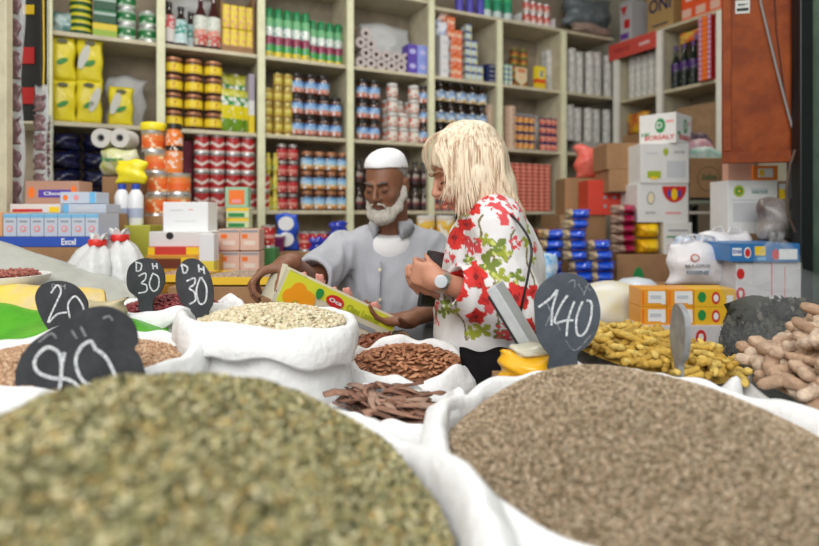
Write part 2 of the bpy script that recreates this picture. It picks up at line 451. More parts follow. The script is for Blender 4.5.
def grid(kind, n_cols, rows, s0, pitch, shelf, hh, Fr, rz, lab, where, cat, group, t=.06, depth=1, jit=.002):
    """columns left to right; rows = how many stacked in each column"""
    rows = rows if hasattr(rows, '__len__') else [rows]*n_cols
    for c in range(n_cols):
        for r in range(rows[c]):
            p = Fr(s0+c*pitch+rnd.uniform(-jit, jit), t+rnd.uniform(-jit, jit), shelf+r*hh)
            col = f', {ORD[c]} column from left' if n_cols > 1 else ''
            rw = f', {rowname(r, rows[c])} one' if rows[c] > 1 else ''
            kind.put(p, rz+rnd.uniform(-.2, .2), f'{lab} {where}{col}{rw}', cat, group)
G_dark = mat('dark glass with coffee', (.02, .01, .008), .12, coat=.6)
G_choc = mat('glass of chocolate spread', (.06, .022, .012), .15, coat=.5)
G_amber = mat('dark amber glass', (.03, .012, .006), .1, coat=.7)
G_wine = mat('dark red syrup bottle', (.05, .004, .008), .1, coat=.7)
L_cop = mat('copper lid', (.55, .25, .13), .35, metal=.5); L_blk = mat('black lid', (.015, .015, .015), .3)
L_wht = mat('white lid', (.78, .78, .76), .4); L_sil = mat('pale metal lid', (.55, .5, .48), .35, metal=.6)
Rim = mat('tin rim', (.6, .6, .6), .35, metal=.8)
Lab_y = bandmat('label_yellow', [(0, (.75, .55, .02)), (.2, (.85, .68, .05)), (.85, (.6, .4, .02))], speck=(.5, .12, .02), sscale=60, samt=.6)
Lab_b = bandmat('label_blue', [(0, (.55, .16, .07)), (.22, (.62, .3, .2)), (.42, (.3, .5, .75)), (.8, (.12, .3, .6))], speck=(.75, .8, .85), sscale=55, samt=.6)
Lab_b2 = bandmat('label_blue_sand', [(0, (.65, .3, .05)), (.25, (.75, .6, .3)), (.4, (.4, .62, .8)), (.8, (.15, .35, .6))], speck=(.75, .8, .85), sscale=50, samt=.6)
Lab_n = bandmat('label_white_red', [(0, (.6, .58, .5)), (.3, (.75, .72, .66)), (.8, (.7, .66, .6))], speck=(.6, .1, .06), sscale=45, samt=.56)
Lab_r = bandmat('label_red', [(0, (.5, .04, .04)), (.4, (.7, .35, .3)), (.6, (.55, .03, .04))], speck=(.75, .5, .4), sscale=60, samt=.6)
def chevron_mat():
    m = mat('red tin with white chevron', (.42, .018, .02), .3, coat=.3); nt = m.node_tree; b = nt.nodes['Principled BSDF']
    tc = nt.nodes.new('ShaderNodeTexCoord'); sp = nt.nodes.new('ShaderNodeSeparateXYZ'); nt.links.new(tc.outputs['Object'], sp.inputs[0])
    def M(op, a, b_=0., c=0.):
        n = nt.nodes.new('ShaderNodeMath'); n.operation = op
        for i, v in enumerate((a, b_, c)):
            if hasattr(v, 'is_linked') or hasattr(v, 'links'): nt.links.new(v, n.inputs[i])
            elif i < len(n.inputs): n.inputs[i].default_value = v
        return n.outputs[0]
    ang = M('ABSOLUTE', M('SUBTRACT', M('MULTIPLY', M('FRACT', M('ADD', M('MULTIPLY', M('ARCTAN2', sp.outputs['X'], sp.outputs['Y']), 3/6.2832), .5)), 2.), 1.))
    h = M('ADD', M('MULTIPLY', sp.outputs['Z'], 1/.11), M('MULTIPLY', ang, .22))
    k = M('LESS_THAN', M('ABSOLUTE', M('SUBTRACT', h, .62)), .075)
    lowb = M('LESS_THAN', M('ABSOLUTE', M('SUBTRACT', M('MULTIPLY', sp.outputs['Z'], 1/.11), .13)), .045)
    mx = nt.nodes.new('ShaderNodeMix'); mx.data_type = 'RGBA'; nt.links.new(M('MAXIMUM', k, lowb), mx.inputs['Factor'])
    mx.inputs[6].default_value = (.42, .018, .02, 1); mx.inputs[7].default_value = (.75, .66, .6, 1)
    nt.links.new(mx.outputs[2], b.inputs['Base Color']); return m
# ---- bay of the red tins (first full bay)
def sp_(px, t=.06): return s1(px, t)
K_yj = jar_kind('jam_jar', .104, .102, G_choc, L_cop, Lab_y, (.18, .7))
grid(K_yj, 3, 4, sp_(173.5), .112, ZB, .103, F1, RZ1, 'copper-lidded jar with yellow label', 'above the red tins', 'jar', 'yellow-labelled jars above the red tins')
K_rt = can_kind('tomato_tin', .088, .11, chevron_mat(), Rim)
grid(K_rt, 5, [4, 4, 4, 4, 2], sp_(201.5), .0905, ZC, .1115, F1, RZ1, 'red tin with white chevron band', 'on the lower shelf', 'tin', 'red tins with chevrons')
K_st = O('plastic_cup_stack', lathe([(0, 0), (.04, 0)]+[(q, .012*i+dz) for i in range(1, 34) for q, dz in ((.040, 0), (.043, .008))]+[(0, .41)]), mat('dark red wrapped cups', (.16, .03, .05), .3, var=.6, scale=25, coat=.4))
K_st.location = F1(sp_(186), .08, ZC); tag(K_st, 'dark wrapped sleeve of small packs standing left of the red tins', 'pack')
# top shelf: bottles, yellow packs in a brown carton
lab_w = bandmat('label_wine', [(0, (.6, .1, .08)), (.35, (.75, .35, .3)), (.55, (.75, .75, .7))], speck=(.5, .6, .5), sscale=50)
lab_t = bandmat('label_teal', [(0, (.55, .7, .72)), (.4, (.1, .4, .35)), (.8, (.4, .6, .6))], speck=(.7, .8, .8), sscale=60)
lab_r2 = bandmat('label_redw', [(0, (.7, .68, .66)), (.5, (.65, .05, .05))], speck=(.7, .6, .6), sscale=60)
bottle_kind('syrup_bottle', .066, .255, G_dark, L_blk, lab_r2, .32, .45, (.08, .68)).put(F1(sp_(169), .06, ZA), RZ1, 'dark bottle with red and white label, leftmost on the bottle shelf', 'bottle')
kb = bottle_kind('syrup_bottle', .072, .235, G_dark, L_blk, lab_t, .32, .45, (.08, .66))
kb.put(F1(sp_(181), .06, ZA), RZ1, 'dark bottle with teal label beside the red-labelled dark bottle', 'bottle')
kb.put(F1(sp_(191, .12), .13, ZA), RZ1, 'dark bottle with teal label, half hidden behind the two taller wine-red ones', 'bottle')
kb = bottle_kind('syrup_bottle', .084, .345, G_wine, mat('green foil', (.02, .12, .05), .3), lab_w, .4, .33, (.06, .56))
kb.put(F1(sp_(200.5), .06, ZA), RZ1, 'tall wine-red bottle with white and red label, left one of the pair', 'bottle', None)
kb.put(F1(sp_(213.5), .06, ZA), RZ1, 'tall wine-red bottle with white and red label, right one of the pair beside the carton', 'bottle', None)
sheet = O('plastic_bag', pillow_mesh(.27, .06, .36, 3, nz=.012), M_clear); sheet.location = F1(sp_(190, .2), .22, ZA); sheet.rotation_euler.z = RZ1
tag(sheet, 'clear crumpled plastic bag standing behind the bottles on the upper shelf', 'plastic bag')
def crate(name, w, d, h, m, th=.006):
    """open box without its front upper half"""
    a = join([bx(-w/2, 0, 0, th, d, h), bx(w/2-th, 0, 0, th, d, h), bx(-w/2, d-th, 0, w, th, h), bx(-w/2, 0, 0, w, d, th), bx(-w/2, 0, 0, w, th, h*.12)])
    return O(name, mk('crate', *a), m)
def bx(x, y, z, w, d, h):
    v = [(x, y, z), (x+w, y, z), (x+w, y+d, z), (x, y+d, z), (x, y, z+h), (x+w, y, z+h), (x+w, y+d, z+h), (x, y+d, z+h)]
    return v, [(3, 2, 1, 0), (4, 5, 6, 7), (0, 1, 5, 4), (1, 2, 6, 5), (2, 3, 7, 6), (3, 0, 4, 7)]
wq = (s1(256)-s1(220))*.93
c = crate('cardboard_crate', wq, .2, .36, M_card); c.location = F1(sp_(238, .03), .04, ZA); c.rotation_euler.z = RZ1
tag(c, 'brown open cardboard crate holding the tall yellow packs', 'crate')
M_ypk = bandmat('yellow_pack', [(0, (.8, .65, .05)), (.3, (.85, .7, .1))], speck=(.75, .35, .25), sscale=45, samt=.57)
kp = Kind(O('snack_packet', rbox(.046, .05, .145, .008), M_ypk))
for c_ in range(4):
    for r_ in range(2 if c_ else 2):
        kp.put(F1(sp_(226.2)+c_*.048, .085, ZA+.007+r_*.146), RZ1, f'narrow yellow packet in the brown crate, {ORD[c_]} from left, {"upper" if r_ else "lower"} row', 'packet', 'yellow packets in the brown crate')
# crisp bags beside the jars
M_chip = bandmat('crisp_bag', [(0, (.2, .35, .03)), (.3, (.75, .65, .03)), (.6, (.08, .35, .1)), (.8, (.6, .6, .1))], rough=.25, speck=(.75, .75, .7), sscale=30, samt=.6)
kc = Kind(O('crisp_bag', pillow_mesh(.1, .05, .25, 5), M_chip))
for i, (px, dz, t) in enumerate([(225.5, 0, .05), (237, 0, .06), (246, .0, .08), (226, .0, .15), (240, .0, .16), (248, 0, .19)]):
    tall = i > 2
    kc.put(F1(sp_(px, t), t, ZB), RZ1+rnd.uniform(-.2, .2), f'green and yellow crisp bag beside the jars, {"back" if tall else "front"} row, {ORD[i%3]} from left', 'bag', 'green and yellow crisp bags', (1, 1, 1.5 if tall else 1.05))
b = box_root('biscuit_box', .034, .12, .36, bandmat('tall_box', [(0, (.8, .65, .03)), (.3, (.75, .75, .75)), (.55, (.45, .4, .48))])); b.location = F1(sp_(251.5, .03), .08, ZB); b.rotation_euler.z = RZ1
tag(b, 'thin tall box, yellow below and grey above, against the post', 'box')
# ---- bay of the green spray cans
K_sp = spray_kind('spray_can', .058, .305, bandmat('spray_wrap', [(0, (.8, .65, .05)), (.14, (.1, .45, .12)), (.3, (.35, .05, .12)), (.52, (.7, .75, .72)), (.75, (.25, .55, .3))], rough=.3, speck=(.1, .3, .3), sscale=40, samt=.6, coat=.4), mat('green plastic cap', (.005, .22, .07), .35))
for i in range(9):
    K_sp.put(F1(sp_(268.5)+i*.0585+(.004 if i > 4 else 0), .05+(.05 if i > 4 else 0), ZA), RZ1+rnd.uniform(-.3, .3), f'green insect spray can with green cap, {ORD[i]} from the left in its row', 'spray can', 'green spray cans', (1, 1, 1 if i < 5 else .93))
K_yt = can_kind('yellow_tin', .062, .096, bandmat('yellow_tin_wrap', [(0, (.35, .2, .03)), (.2, (.6, .5, .08)), (.5, (.7, .62, .2)), (.75, (.5, .35, .05))], speck=(.3, .18, .03), sscale=60), mat('gold rim', (.5, .42, .15), .35, metal=.6))
grid(K_yt, 3, [3, 4, 4], sp_(267.5), .064, ZB, .0965, F1, RZ1, 'small yellow tin', 'left of blue-labelled jars', 'tin', 'small yellow tins under the spray cans')
K_bj = jar_kind('coffee_jar', .082, .132, G_choc, L_blk, Lab_b, (.1, .62))
grid(K_bj, 4, [3, 3, 3, 2], sp_(297), .086, ZB, .133, F1, RZ1, 'dark blue-labelled jar', 'below the green spray cans', 'jar', 'blue-labelled jars below the spray cans')
K_oil = bottle_kind('oil_bottle', .04, .118, mat('yellow oil', (.55, .45, .04), .25, coat=.4), mat('yellow cap', (.7, .6, .05), .4), bandmat('oil_label', [(0, (.6, .6, .2)), (.5, (.7, .6, .05))], speck=(.2, .35, .1)), .25, .55)
grid(K_oil, 2, [3, 3], sp_(268), .045, ZC, .119, F1, RZ1, 'small yellow bottle', 'left of the red-labelled jars', 'bottle', 'small yellow bottles on the lower shelf')
K_rj = jar_kind('jam_jar', .066, .103, mat('red jam glass', (.1, .01, .01), .15, coat=.5), L_sil, Lab_r, (.1, .7))
grid(K_rj, 2, 4, sp_(281.5), .069, ZC, .104, F1, RZ1, 'small jar with red label', 'left of the coffee jars', 'jar', 'red-labelled jars on the lower shelf')
K_bj2 = jar_kind('coffee_jar', .078, .125, G_choc, L_cop, Lab_b2, (.1, .66))
grid(K_bj2, 4, 3, sp_(306.5), .0815, ZC, .126, F1, RZ1, 'blue and sand labelled jar', 'left of man\'s head', 'jar', 'blue and sand labelled jars on the lower shelf')
# ---- bay of the rolls
M_roll = mat('kraft roll paper', (.42, .33, .27), .7, var=.15, scale=20); M_core = mat('dark roll core', (.06, .03, .03), .8)
rr_ = .037
def roll_mesh():
    me = lathe([(.014, 0), (rr_, 0), (rr_, .18), (.014, .18), (.014, .0)], 20); me.transform(Matrix.Rotation(R(-90), 4, 'X')); return me
ro = O('paper_roll', roll_mesh(), mat('grey paper roll', (.5, .44, .43), .6))
cme = lathe([(.008, .004), (.0139, .004), (.0139, .176), (.008, .176), (.008, .004)], 16); cme.transform(Matrix.Rotation(R(-90), 4, 'X')); O('core', cme, M_core, ro)
kr = Kind(ro)
for r_, cols in enumerate((5, 5, 2, 1)):
    for c_ in range(cols):
        if r_ == 3: ss = .5
        else: ss = c_+(.0 if r_ in (0, ) else (.5 if r_ == 1 else 0))
        if r_ == 2: ss = [.1, 2.0][c_] if False else c_*1.0
        kr.put(F1(sp_(360.5, .03)+.002+ss*.0755, .03, ZA+rr_+r_*.0655), RZ1, f'grey paper roll lying end-on in the pile, {["bottom","second","third","top"][r_]} layer, {ORD[c_]} from left', 'roll', 'grey paper rolls on the upper shelf')
sh = O('plastic_bag', pillow_mesh(.4, .05, .38, 8, nz=.012), mat('milky plastic', (.6, .62, .62), .2, alpha=.75, bump=.6, bscale=25)); sh.location = F1(sp_(386, .25), .25, ZA); sh.rotation_euler.z = RZ1
tag(sh, 'milky crumpled plastic sheet standing behind the paper rolls', 'plastic bag')
bw = .085
for c_ in range(2):
    for r_ in range(2):
        q = box_root('tissue_box', bw if c_ else .07, .1, .1, [pm('violet', (.14, .08, .45)), pm('lavender blue', (.3, .36, .75))][c_])
        deco(q, (.08, .1, .1), 'front', 0, .05, .05, .035, pm('pale violet', (.5, .5, .8)), 'ell')
        q.location = F1(sp_(412.5 if c_ == 0 else 424.5, 0)+.0, .015+.03*c_*0, ZA+r_*.1005); q.rotation_euler.z = RZ1
        q.location = F1(sp_(413.5, 0)+c_*.08, .062-.105*c_*0-.0, ZA+r_*.1005)
        tag(q, f'{"lavender" if c_ else "violet"} tissue box right of the paper rolls, {"upper" if r_ else "lower"} one', 'box', None)
# A-B
K_bj3 = jar_kind('coffee_jar', .083, .135, G_choc, L_blk, Lab_b, (.1, .62))
grid(K_bj3, 2, 3, sp_(362), .086, ZB, .136, F1, RZ1, 'dark jar with blue label', 'below the paper rolls', 'jar', 'blue-labelled jars below the paper rolls')
K_nu = jar_kind('spread_jar', .08, .1, G_choc, L_wht, Lab_n, (.05, .76))
grid(K_nu, 3, [4, 2, 4], sp_(392), .0835, ZB, .1, F1, RZ1, 'chocolate spread jar with white lid', 'above the man', 'jar', 'white-lidded spread jars, front rows')
grid(K_nu, 3, [3, 3, 3], sp_(387, .15), .087, ZB, .1, F1, RZ1, 'white-lidded spread jar', 'in the back row', 'jar', 'white-lidded spread jars, back rows', t=.15)
grid(K_bj3, 1, 3, sp_(423.5), .086, ZB, .136, F1, RZ1, 'dark jar with blue label', 'between white-lidded jars and post', 'jar', 'blue-labelled jars by the post')
# B-C behind the man's head
K_db = bottle_kind('sauce_bottle', .066, .17, G_amber, L_blk, bandmat('dark_label', [(0, (.04, .02, .02)), (.4, (.3, .05, .05)), (.6, (.5, .45, .4))], speck=(.05, .03, .03), sscale=50, samt=.5), .3, .5, (.1, .5))
for r_ in range(2):
    for c_ in range(8):
        K_db.put(F1(sp_(359)+c_*.071, .07, ZC+r_*.171), RZ1, f'dark sauce bottle behind the man, {["lower","upper"][r_]} row, {ORD[c_]} from left', 'bottle', 'dark sauce bottles behind the man')
# ---- bay over the woman's head
q1 = sp_(441, .1)
for r_ in range(3):
    q = box_root('napkin_pack', .088, .1, .1, pm('napkin white', (.72, .72, .74))); deco(q, (.088, .1, .1), 'front', 0, .05, .06, .02, M_lgrey)
    q.location = F1(q1, .08, ZA+r_*.101); q.rotation_euler.z = RZ1; tag(q, f'white square pack in the stack left of the orange boxes, {["bottom","middle","top"][r_]} one', 'pack')
q = O('napkin_pack', pillow_mesh(.11, .08, .11, 4), mat('blue white wrap', (.4, .5, .75), .3, col2=(.75, .77, .8), scale=15)); q.location = F1(q1-.01, .08, ZA+.304); q.rotation_euler.z = RZ1; tag(q, 'blue and white soft pack on top of the white pack stack', 'pack')
q = O('napkin_pack', pillow_mesh(.09, .07, .08, 6), mat('orange wrap', (.8, .3, .15), .3, col2=(.8, .7, .65), scale=20)); q.location = F1(q1, .08, ZA+.414); q.rotation_euler.z = RZ1; tag(q, 'orange and white soft pack crowning the white stack', 'pack')
M_ob = bandmat('orange_box', [(0, (.75, .2, .08)), (.45, (.8, .5, .35)), (.7, (.75, .22, .08))], speck=(.8, .7, .6), sscale=40, samt=.6)
ko = Kind(O('tea_box', rbox(.058, .09, .088, .002), M_ob))
for c_ in range(2):
    for r_ in range(5 if c_ == 0 else 4):
        ko.put(F1(sp_(451.5, .03)+c_*.0605, .075, ZA+r_*.0885), RZ1, f'orange tea box, {ORD[c_]} stack, {rowname(r_, 5 if c_==0 else 4)} one, beside the white packs', 'box', 'orange tea boxes')
kb_ = Kind(O('tea_box', rbox(.048, .08, .058, .002), bandmat('blue_box', [(0, (.02, .1, .4)), (.15, (.55, .65, .72)), (.8, (.03, .1, .4))], speck=(.6, .55, .1), sscale=60, samt=.58)))
for c_ in range(3):
    n = [7, 5, 2][c_]
    for r_ in range(n):
        kb_.put(F1(sp_(469, .02)+c_*.0495, .06, ZA+r_*.0585), RZ1, f'small blue and white box, {ORD[c_]} stack of three, {rowname(r_, n)} one', 'box', 'small blue and white boxes on the upper shelf')
w_ = s1(504)-s1(486)
for r_ in range(4):
    q = box_root('incense_pack', .15, .09, .034, pm('ink blue', (.015, .03, .13))); deco(q, (.15, .09, .034), 'front', 0, .017, .1, .01, M_grey)
    q.location = F1(sp_(491.5, -.04), -.02 if False else .062, ZA+r_*.0345); q.rotation_euler.z = RZ1
    q.location = F1(sp_(492, .06), .062, ZA+r_*.0345); tag(q, f'flat dark blue pack beside the post, {["bottom","second","third","top"][r_]} of its stack', 'pack')
kg = Kind(O('tea_box', rbox(.04, .08, .038, .002), bandmat('green_blue_box', [(0, (.03, .15, .4)), (.35, (.5, .65, .45)), (.7, (.05, .35, .25))], speck=(.6, .65, .6), sscale=60)))
for c_ in range(2):
    for r_ in range(4):
        kg.put(F1(sp_(505.5, .02)+c_*.0415, .06, ZA+r_*.0385), RZ1, f'tiny green and blue box right of the post, {["left","right"][c_]} stack, {["bottom","second","third","top"][r_]} one', 'box', 'tiny green and blue boxes')
q = box_root('storage_box', .1, .03, .27, pm('off white card', (.62, .62, .6))); q.location = F1(sp_(488.5, .25), .25, ZA+.001); q.rotation_euler.z = RZ1; tag(q, 'plain off-white upright board behind the dark blue packs', 'board')
K_d4 = bottle_kind('coffee_jar', .082, .15, G_dark, L_blk, bandmat('label_blue_gold', [(0, (.55, .35, .05)), (.3, (.35, .5, .7)), (.7, (.2, .3, .45))], speck=(.7, .75, .75), sscale=40), .28, .55, (.08, .55))
grid(K_d4, 5, 3, sp_(440), .088, ZB, .151, F1, RZ1, 'dark jar with pale blue label', 'over the woman', 'jar', 'dark jars over the woman')
# pasta-like tan stack, bays 4/5
K_tan = Kind(O('biscuit_roll', lathe([(0, 0), (.05, 0), (.052, .008), (.052, .03), (.048, .036), (0, .036)], 18), mat('tan biscuit packs', (.5, .3, .2), .6, col2=(.62, .5, .38), scale=40)))
for c_ in range(2):
    for r_ in range(9):
        K_tan.put(F1([sp_(487.5, .12), sp_(509, .08)][c_], [.12, .08][c_], ZB+r_*.0365), RZ1, f'round tan biscuit pack, {["left","right"][c_]} stack behind the post, {rowname(r_, 9)} one', 'pack', 'round tan biscuit packs')
# ---- bay 5
K_or = can_kind('spice_tin', .05, .064, bandmat('spice_y', [(0, (.75, .5, .1)), (.5, (.7, .3, .1)), (.8, (.8, .6, .2))], speck=(.6, .15, .1), sscale=60), pm('violet lid', (.06, .03, .14)))
K_ored = can_kind('spice_tin', .05, .064, bandmat('spice_r', [(0, (.7, .12, .06)), (.5, (.75, .3, .2)), (.8, (.65, .1, .06))], speck=(.75, .5, .4), sscale=60), pm('violet lid', (.06, .03, .14)))
def lid_can(col):
    pass
grid(K_or, 4, 4, sp_(515.5, .05), .054, ZB, .066, F1, RZ1, 'small yellow tin with violet lid', 'over the red tubes', 'tin', 'small yellow tins over the red tubes')
grid(K_ored, 3, [4, 4, 4], sp_(543.5, .05), .054, ZB, .066, F1, RZ1, 'small red tin with violet lid', 'over the red tubes', 'tin', 'small red tins over the red tubes')
q = box_root('storage_box', .25, .02, .2, pm('white card', (.65, .65, .68)), .001); q.location = F1(sp_(525, .26), .26, ZB+.12); q.location.z = ZB+CZ; q.scale.z = 1.6; q.rotation_euler.z = RZ1; tag(q, 'white card sheet standing behind the small yellow tins', 'sheet')
K_rt2 = O('wafer_tube', lathe([(0, 0), (.026, 0)]+[(a, .0) for a in ()]+[(r_, .014*i+dz) for i in range(26) for r_, dz in ((.026, .002), (.0285, .004), (.0285, .012), (.026, .013))]+[(0, .37)], 14), bandmat('wafer', [(i/26, ((.5, .008, .008), (.85, .45, .33))[i % 2]) for i in range(26)]))
K_rt2 = Kind(K_rt2)
for c_ in range(8):
    K_rt2.put(F1(sp_(504.5)+c_*.0585, .06, ZC), RZ1, f'tall red column of stacked small packs behind the woman, {ORD[c_]} from left', 'stack', 'tall red columns of packs')
K_sr = Kind(O('spice_roll', lathe([(0, 0)]+[(r_, .019*i+dz) for i in range(18) for r_, dz in ((.03, .002), (.034, .004), (.034, .011), (.03, .013))]+[(0, .35)], 14), bandmat('spicer', [(i/18, ((.5, .12, .02), (.1, .2, .04), (.65, .4, .05))[i % 3]) for i in range(18)])))
K_sr.put(F1(sp_(514, .2), .2, ZA), RZ1, 'red and green column of spice packs hanging behind the pennant, left one', 'stack'); K_sr.put(F1(sp_(523, .2), .2, ZA), RZ1, 'red and green column of spice packs hanging behind the pennant, right one', 'stack')
pn = O('pennant', poly_prism([(-.052, .14), (.052, .14), (.052, .04), (0, 0), (-.052, .04)], .006), pm('parchment', (.72, .62, .42))); pn.location = F1(sp_(522, .0), .01, ZA+.001); pn.rotation_euler.z = RZ1
O('printed_mark', poly_prism([(-.035, .13), (.035, .13), (.035, .1), (-.035, .1)], .007), mat('print_rust', (.6, .2, .08), .6), pn); O('printed_mark', lathe([(0, -.0036), (.022, -.0036), (.022, .0036), (0, .0036)], 16, False), mat('print_ochre', (.7, .5, .3), .6), pn, (0, 0, .065), (R(90), 0, 0))
tag(pn, 'cream pointed cardboard tag standing at the shelf edge beside the yellow box', 'tag')
q = box_root('soup_box', .095, .04, .17, bandmat('yellow_red_box', [(0, (.8, .6, .03)), (.25, (.75, .12, .03)), (.42, (.85, .7, .05))])); deco(q, (.095, .04, .17), 'front', 0, .11, .05, .06, pm('pale', (.75, .75, .6)), 'ell'); deco(q, (.095, .04, .17), 'front', 0, .11, .04, .05, M_black, 'Z', lift=.0022)
q.location = F1(sp_(542, .0), .03, ZA); q.rotation_euler.z = RZ1+.1; tag(q, 'bright yellow box with red band and black Z mark at the shelf edge', 'box')
M_cups = bandmat('cup_stack', [(i/24, ((.5, .5, .47), (.34, .34, .32))[i % 2]) for i in range(24)], rough=.3)
def cupstack(h, r=.05):
    n = int(h/.018); pr = [(0, 0), (r*.8, 0)]
    for i in range(n): pr += [(r*.86, .018*i+.004), (r, .018*i+.014), (r, .018*i+.017)]
    return lathe(pr+[(0, n*.018+.005)], 16)
K_cs = O('plastic_cup_stack', cupstack(.36), mat('grey clear cups', (.8, .8, .76), .2, var=.4, scale=35, coat=.5)); K_cs = Kind(K_cs)
def cups(lst, label, group, Fr=F1, rz=RZ1, zz=ZA, hs=1.):
    for i, (a, t) in enumerate(lst): K_cs.put(Fr(a, t, zz), rz, f'{label}, {ORD[i]} from left', 'cup stack', group, (.8, .8, hs*rnd.uniform(.86, 1.03)))
cups([(sp_(549, .15), .15), (sp_(555, .06)+.02, .2)], 'sleeve of stacked clear plastic cups behind the yellow box', 'clear cup sleeves behind the yellow box')
cups([(sp_(572+i*9.1), .07+.02*(i % 2)) for i in range(5)], 'upright sleeve of clear plastic cups on the upper corner shelf', 'clear cup sleeves, upper corner shelf', hs=1.12)
cups([(sp_(571+i*9.3), .08+.02*(i % 2)) for i in range(5)], 'upright sleeve of clear plastic cups on the lower corner shelf', 'clear cup sleeves, lower corner shelf', zz=ZB+.10, hs=.8)
q = box_root('cup_tray', .34, .22, .095, mat('clear tray film', (.5, .5, .47), .25, var=.3, scale=25)); q.location = F1(sp_(590, .12), .13, ZB); q.rotation_euler.z = RZ1; tag(q, 'wide tray of grey plastic lids under the lower cup sleeves', 'tray')
# top shelf things (z = ZT)
K_bc = spray_kind('spray_can', .062, .24, pm('can blue', (.12, .1, .5)), pm('can white', (.7, .7, .75)))
for i in range(3): K_bc.put(F1(sp_(460)+i*.09, .07, ZT), RZ1, f'blue spray can on the topmost shelf, {ORD[i]} from left', 'spray can', 'blue spray cans on the topmost shelf')
K_gc = spray_kind('spray_can', .075, .24, bandmat('gcan', [(0, (.6, .7, .7)), (.3, (.03, .35, .2)), (.7, (.1, .5, .25))]), L_blk)
for i in range(3): K_gc.put(F1(sp_(487)+i*.095, .07, ZT), RZ1, f'green spray can on the topmost shelf, {ORD[i]} from left', 'spray can', 'green spray cans on the topmost shelf')
tr = crate('carton_tray', (s1(558)-s1(522))*.95, .22, .08, mat('white tray card', (.72, .72, .72), .7)); tr.location = F1(sp_(540, .0), .02, ZT); tr.rotation_euler.z = RZ1; tag(tr, 'white carton tray of red tins on the topmost shelf', 'tray')
K_r5 = can_kind('red_tin', .06, .09, bandmat('redtin2', [(0, (.75, .7, .68)), (.3, (.65, .06, .05))], speck=(.8, .6, .5)), Rim)
for i in range(4):
    for j in range(2): K_r5.put(F1(sp_(527)+i*.065, .07, ZT+.007+j*.091), RZ1, f'red and white tin in the white tray, {["lower","upper"][j]} row, {ORD[i]} from left', 'tin', 'red tins in the white tray')
q = O('storage_sack', pillow_mesh(.5, .24, .26, 12, crimp=False, nz=.02), mat('grey plastic sack', (.2, .24, .26), .3, var=.5, scale=10, bump=.6, bscale=18)); q.location = F1(sp_(590, .1), .14, ZT+.085); q.rotation_euler.z = RZ1; q.scale.z = 1.0
tag(q, 'bulging grey plastic sack on the topmost shelf in the corner', 'sack')
q = O('storage_sack', pillow_mesh(.45, .18, .13, 13, crimp=False, nz=.015), mat('pinkish clear sack', (.45, .33, .28), .3, var=.5, scale=16)); q.location = F1(sp_(587, -.06), -.06, ZT+.0); q.rotation_euler.z = RZ1+.05; q.location = F1(sp_(592, -.0), .01, ZT); q.scale = (1, .7, .6)
tag(q, 'low clear sack of brown goods under the bulging grey sack', 'sack')
# ================================================================ left bay (x 45 - 155)
K_pk = O('noodle_packet', pillow_mesh(.15, .06, .22, 21, nz=.004), mat('yellow foil packet', (.78, .66, .02), .28, col2=(.72, .6, .03), scale=9, bump=.3, bscale=25))
def ypack(px, shelf_z, h, lab, w=.13, rz=0., seed=1, win=True, t=.05):
    r = O('noodle_packet', pillow_mesh(w, .06, h, seed, nz=.004), MATS['yellow foil packet']); r.location = F1(sp_(px, t), t, shelf_z); r.rotation_euler = (0, rz, RZ1)
    rr = random.Random(seed)
    a = lambda nm, x, z, ww, hh, m, ro: O(nm, poly_prism([(math.cos(q)*ww/2, math.sin(q)*hh/2) for q in [i*math.pi/8 for i in range(16)]], .004), m, r, (x, -.031, z), (0, ro, 0))
    if win: a('clear_window', rr.choice((-1, 1))*w*.22, h*.55, w*.32, h*.6, pm('window grey', (.6, .6, .55)), .3)
    a('printed_mark', .0, h*.42, w*.45, h*.12, pm('leaf green', (.05, .28, .04)), -.5)
    a('printed_mark', .0, h*.88, w*.4, h*.1, pm('dark print', (.12, .12, .05)), 0)
    tag(r, lab, 'packet'); return r
bpy.data.objects.remove(K_pk)
ypack(62.5, ZB+.225, .235, 'yellow foil packet, upper left of the five on the left shelf', seed=2, win=False)
ypack(90, ZB+.225, .24, 'yellow foil packet with clear window, upper right of the stacked four', seed=3)
ypack(63, ZB, .225, 'yellow foil packet with dark label strip, lower left of the stacked four', seed=4, win=False)
ypack(89, ZB, .235, 'yellow foil packet with green leaf print, lower right of the stacked four', seed=5)
ypack(121, ZB, .215, 'yellow foil packet standing alone right of the stacked four', seed=6, t=.06)
q = O('plastic_bag', pillow_mesh(.22, .08, .3, 31, nz=.012), M_clear); q.location = F1(sp_(126, .18), .18, ZB); q.rotation_euler.z = RZ1; tag(q, 'clear crumpled plastic bag behind the lone yellow packet', 'plastic bag')
K_fl = Kind(O('flat_tin', lathe([(0, 0), (.052, 0), (.055, .006), (.055, .03), (.05, .038), (0, .038)], 18), bandmat('flat_tin', [(0, (.02, .12, .04)), (.45, (.7, .62, .05)), (.8, (.4, .5, .05))])))
for i in range(6): K_fl.put(F1(sp_(81), .06, ZA+i*.039), RZ1, f'flat green and yellow tin on the upper left shelf, {rowname(i, 6)} of its stack', 'tin', 'flat green and yellow tins')
K_gt = can_kind('green_tin', .105, .085, bandmat('green_tin', [(0, (.5, .6, .5)), (.15, (.01, .22, .06)), (.8, (.4, .5, .4))], speck=(.5, .65, .5), sscale=35, samt=.6), Rim)
grid(K_gt, 2, [3, 2], sp_(126), .115, ZA, .086, F1, RZ1, 'green tin with white print', 'on the upper left shelf', 'tin', 'green tins on the upper left shelf')
q = box_root('tea_box', .12, .1, .07, bandmat('gy_box', [(0, (.35, .5, .05)), (.5, (.75, .6, .04))])); q.location = F1(sp_(105), .06, ZA); q.rotation_euler.z = RZ1; tag(q, 'green and yellow box under the two darker green ones', 'box')
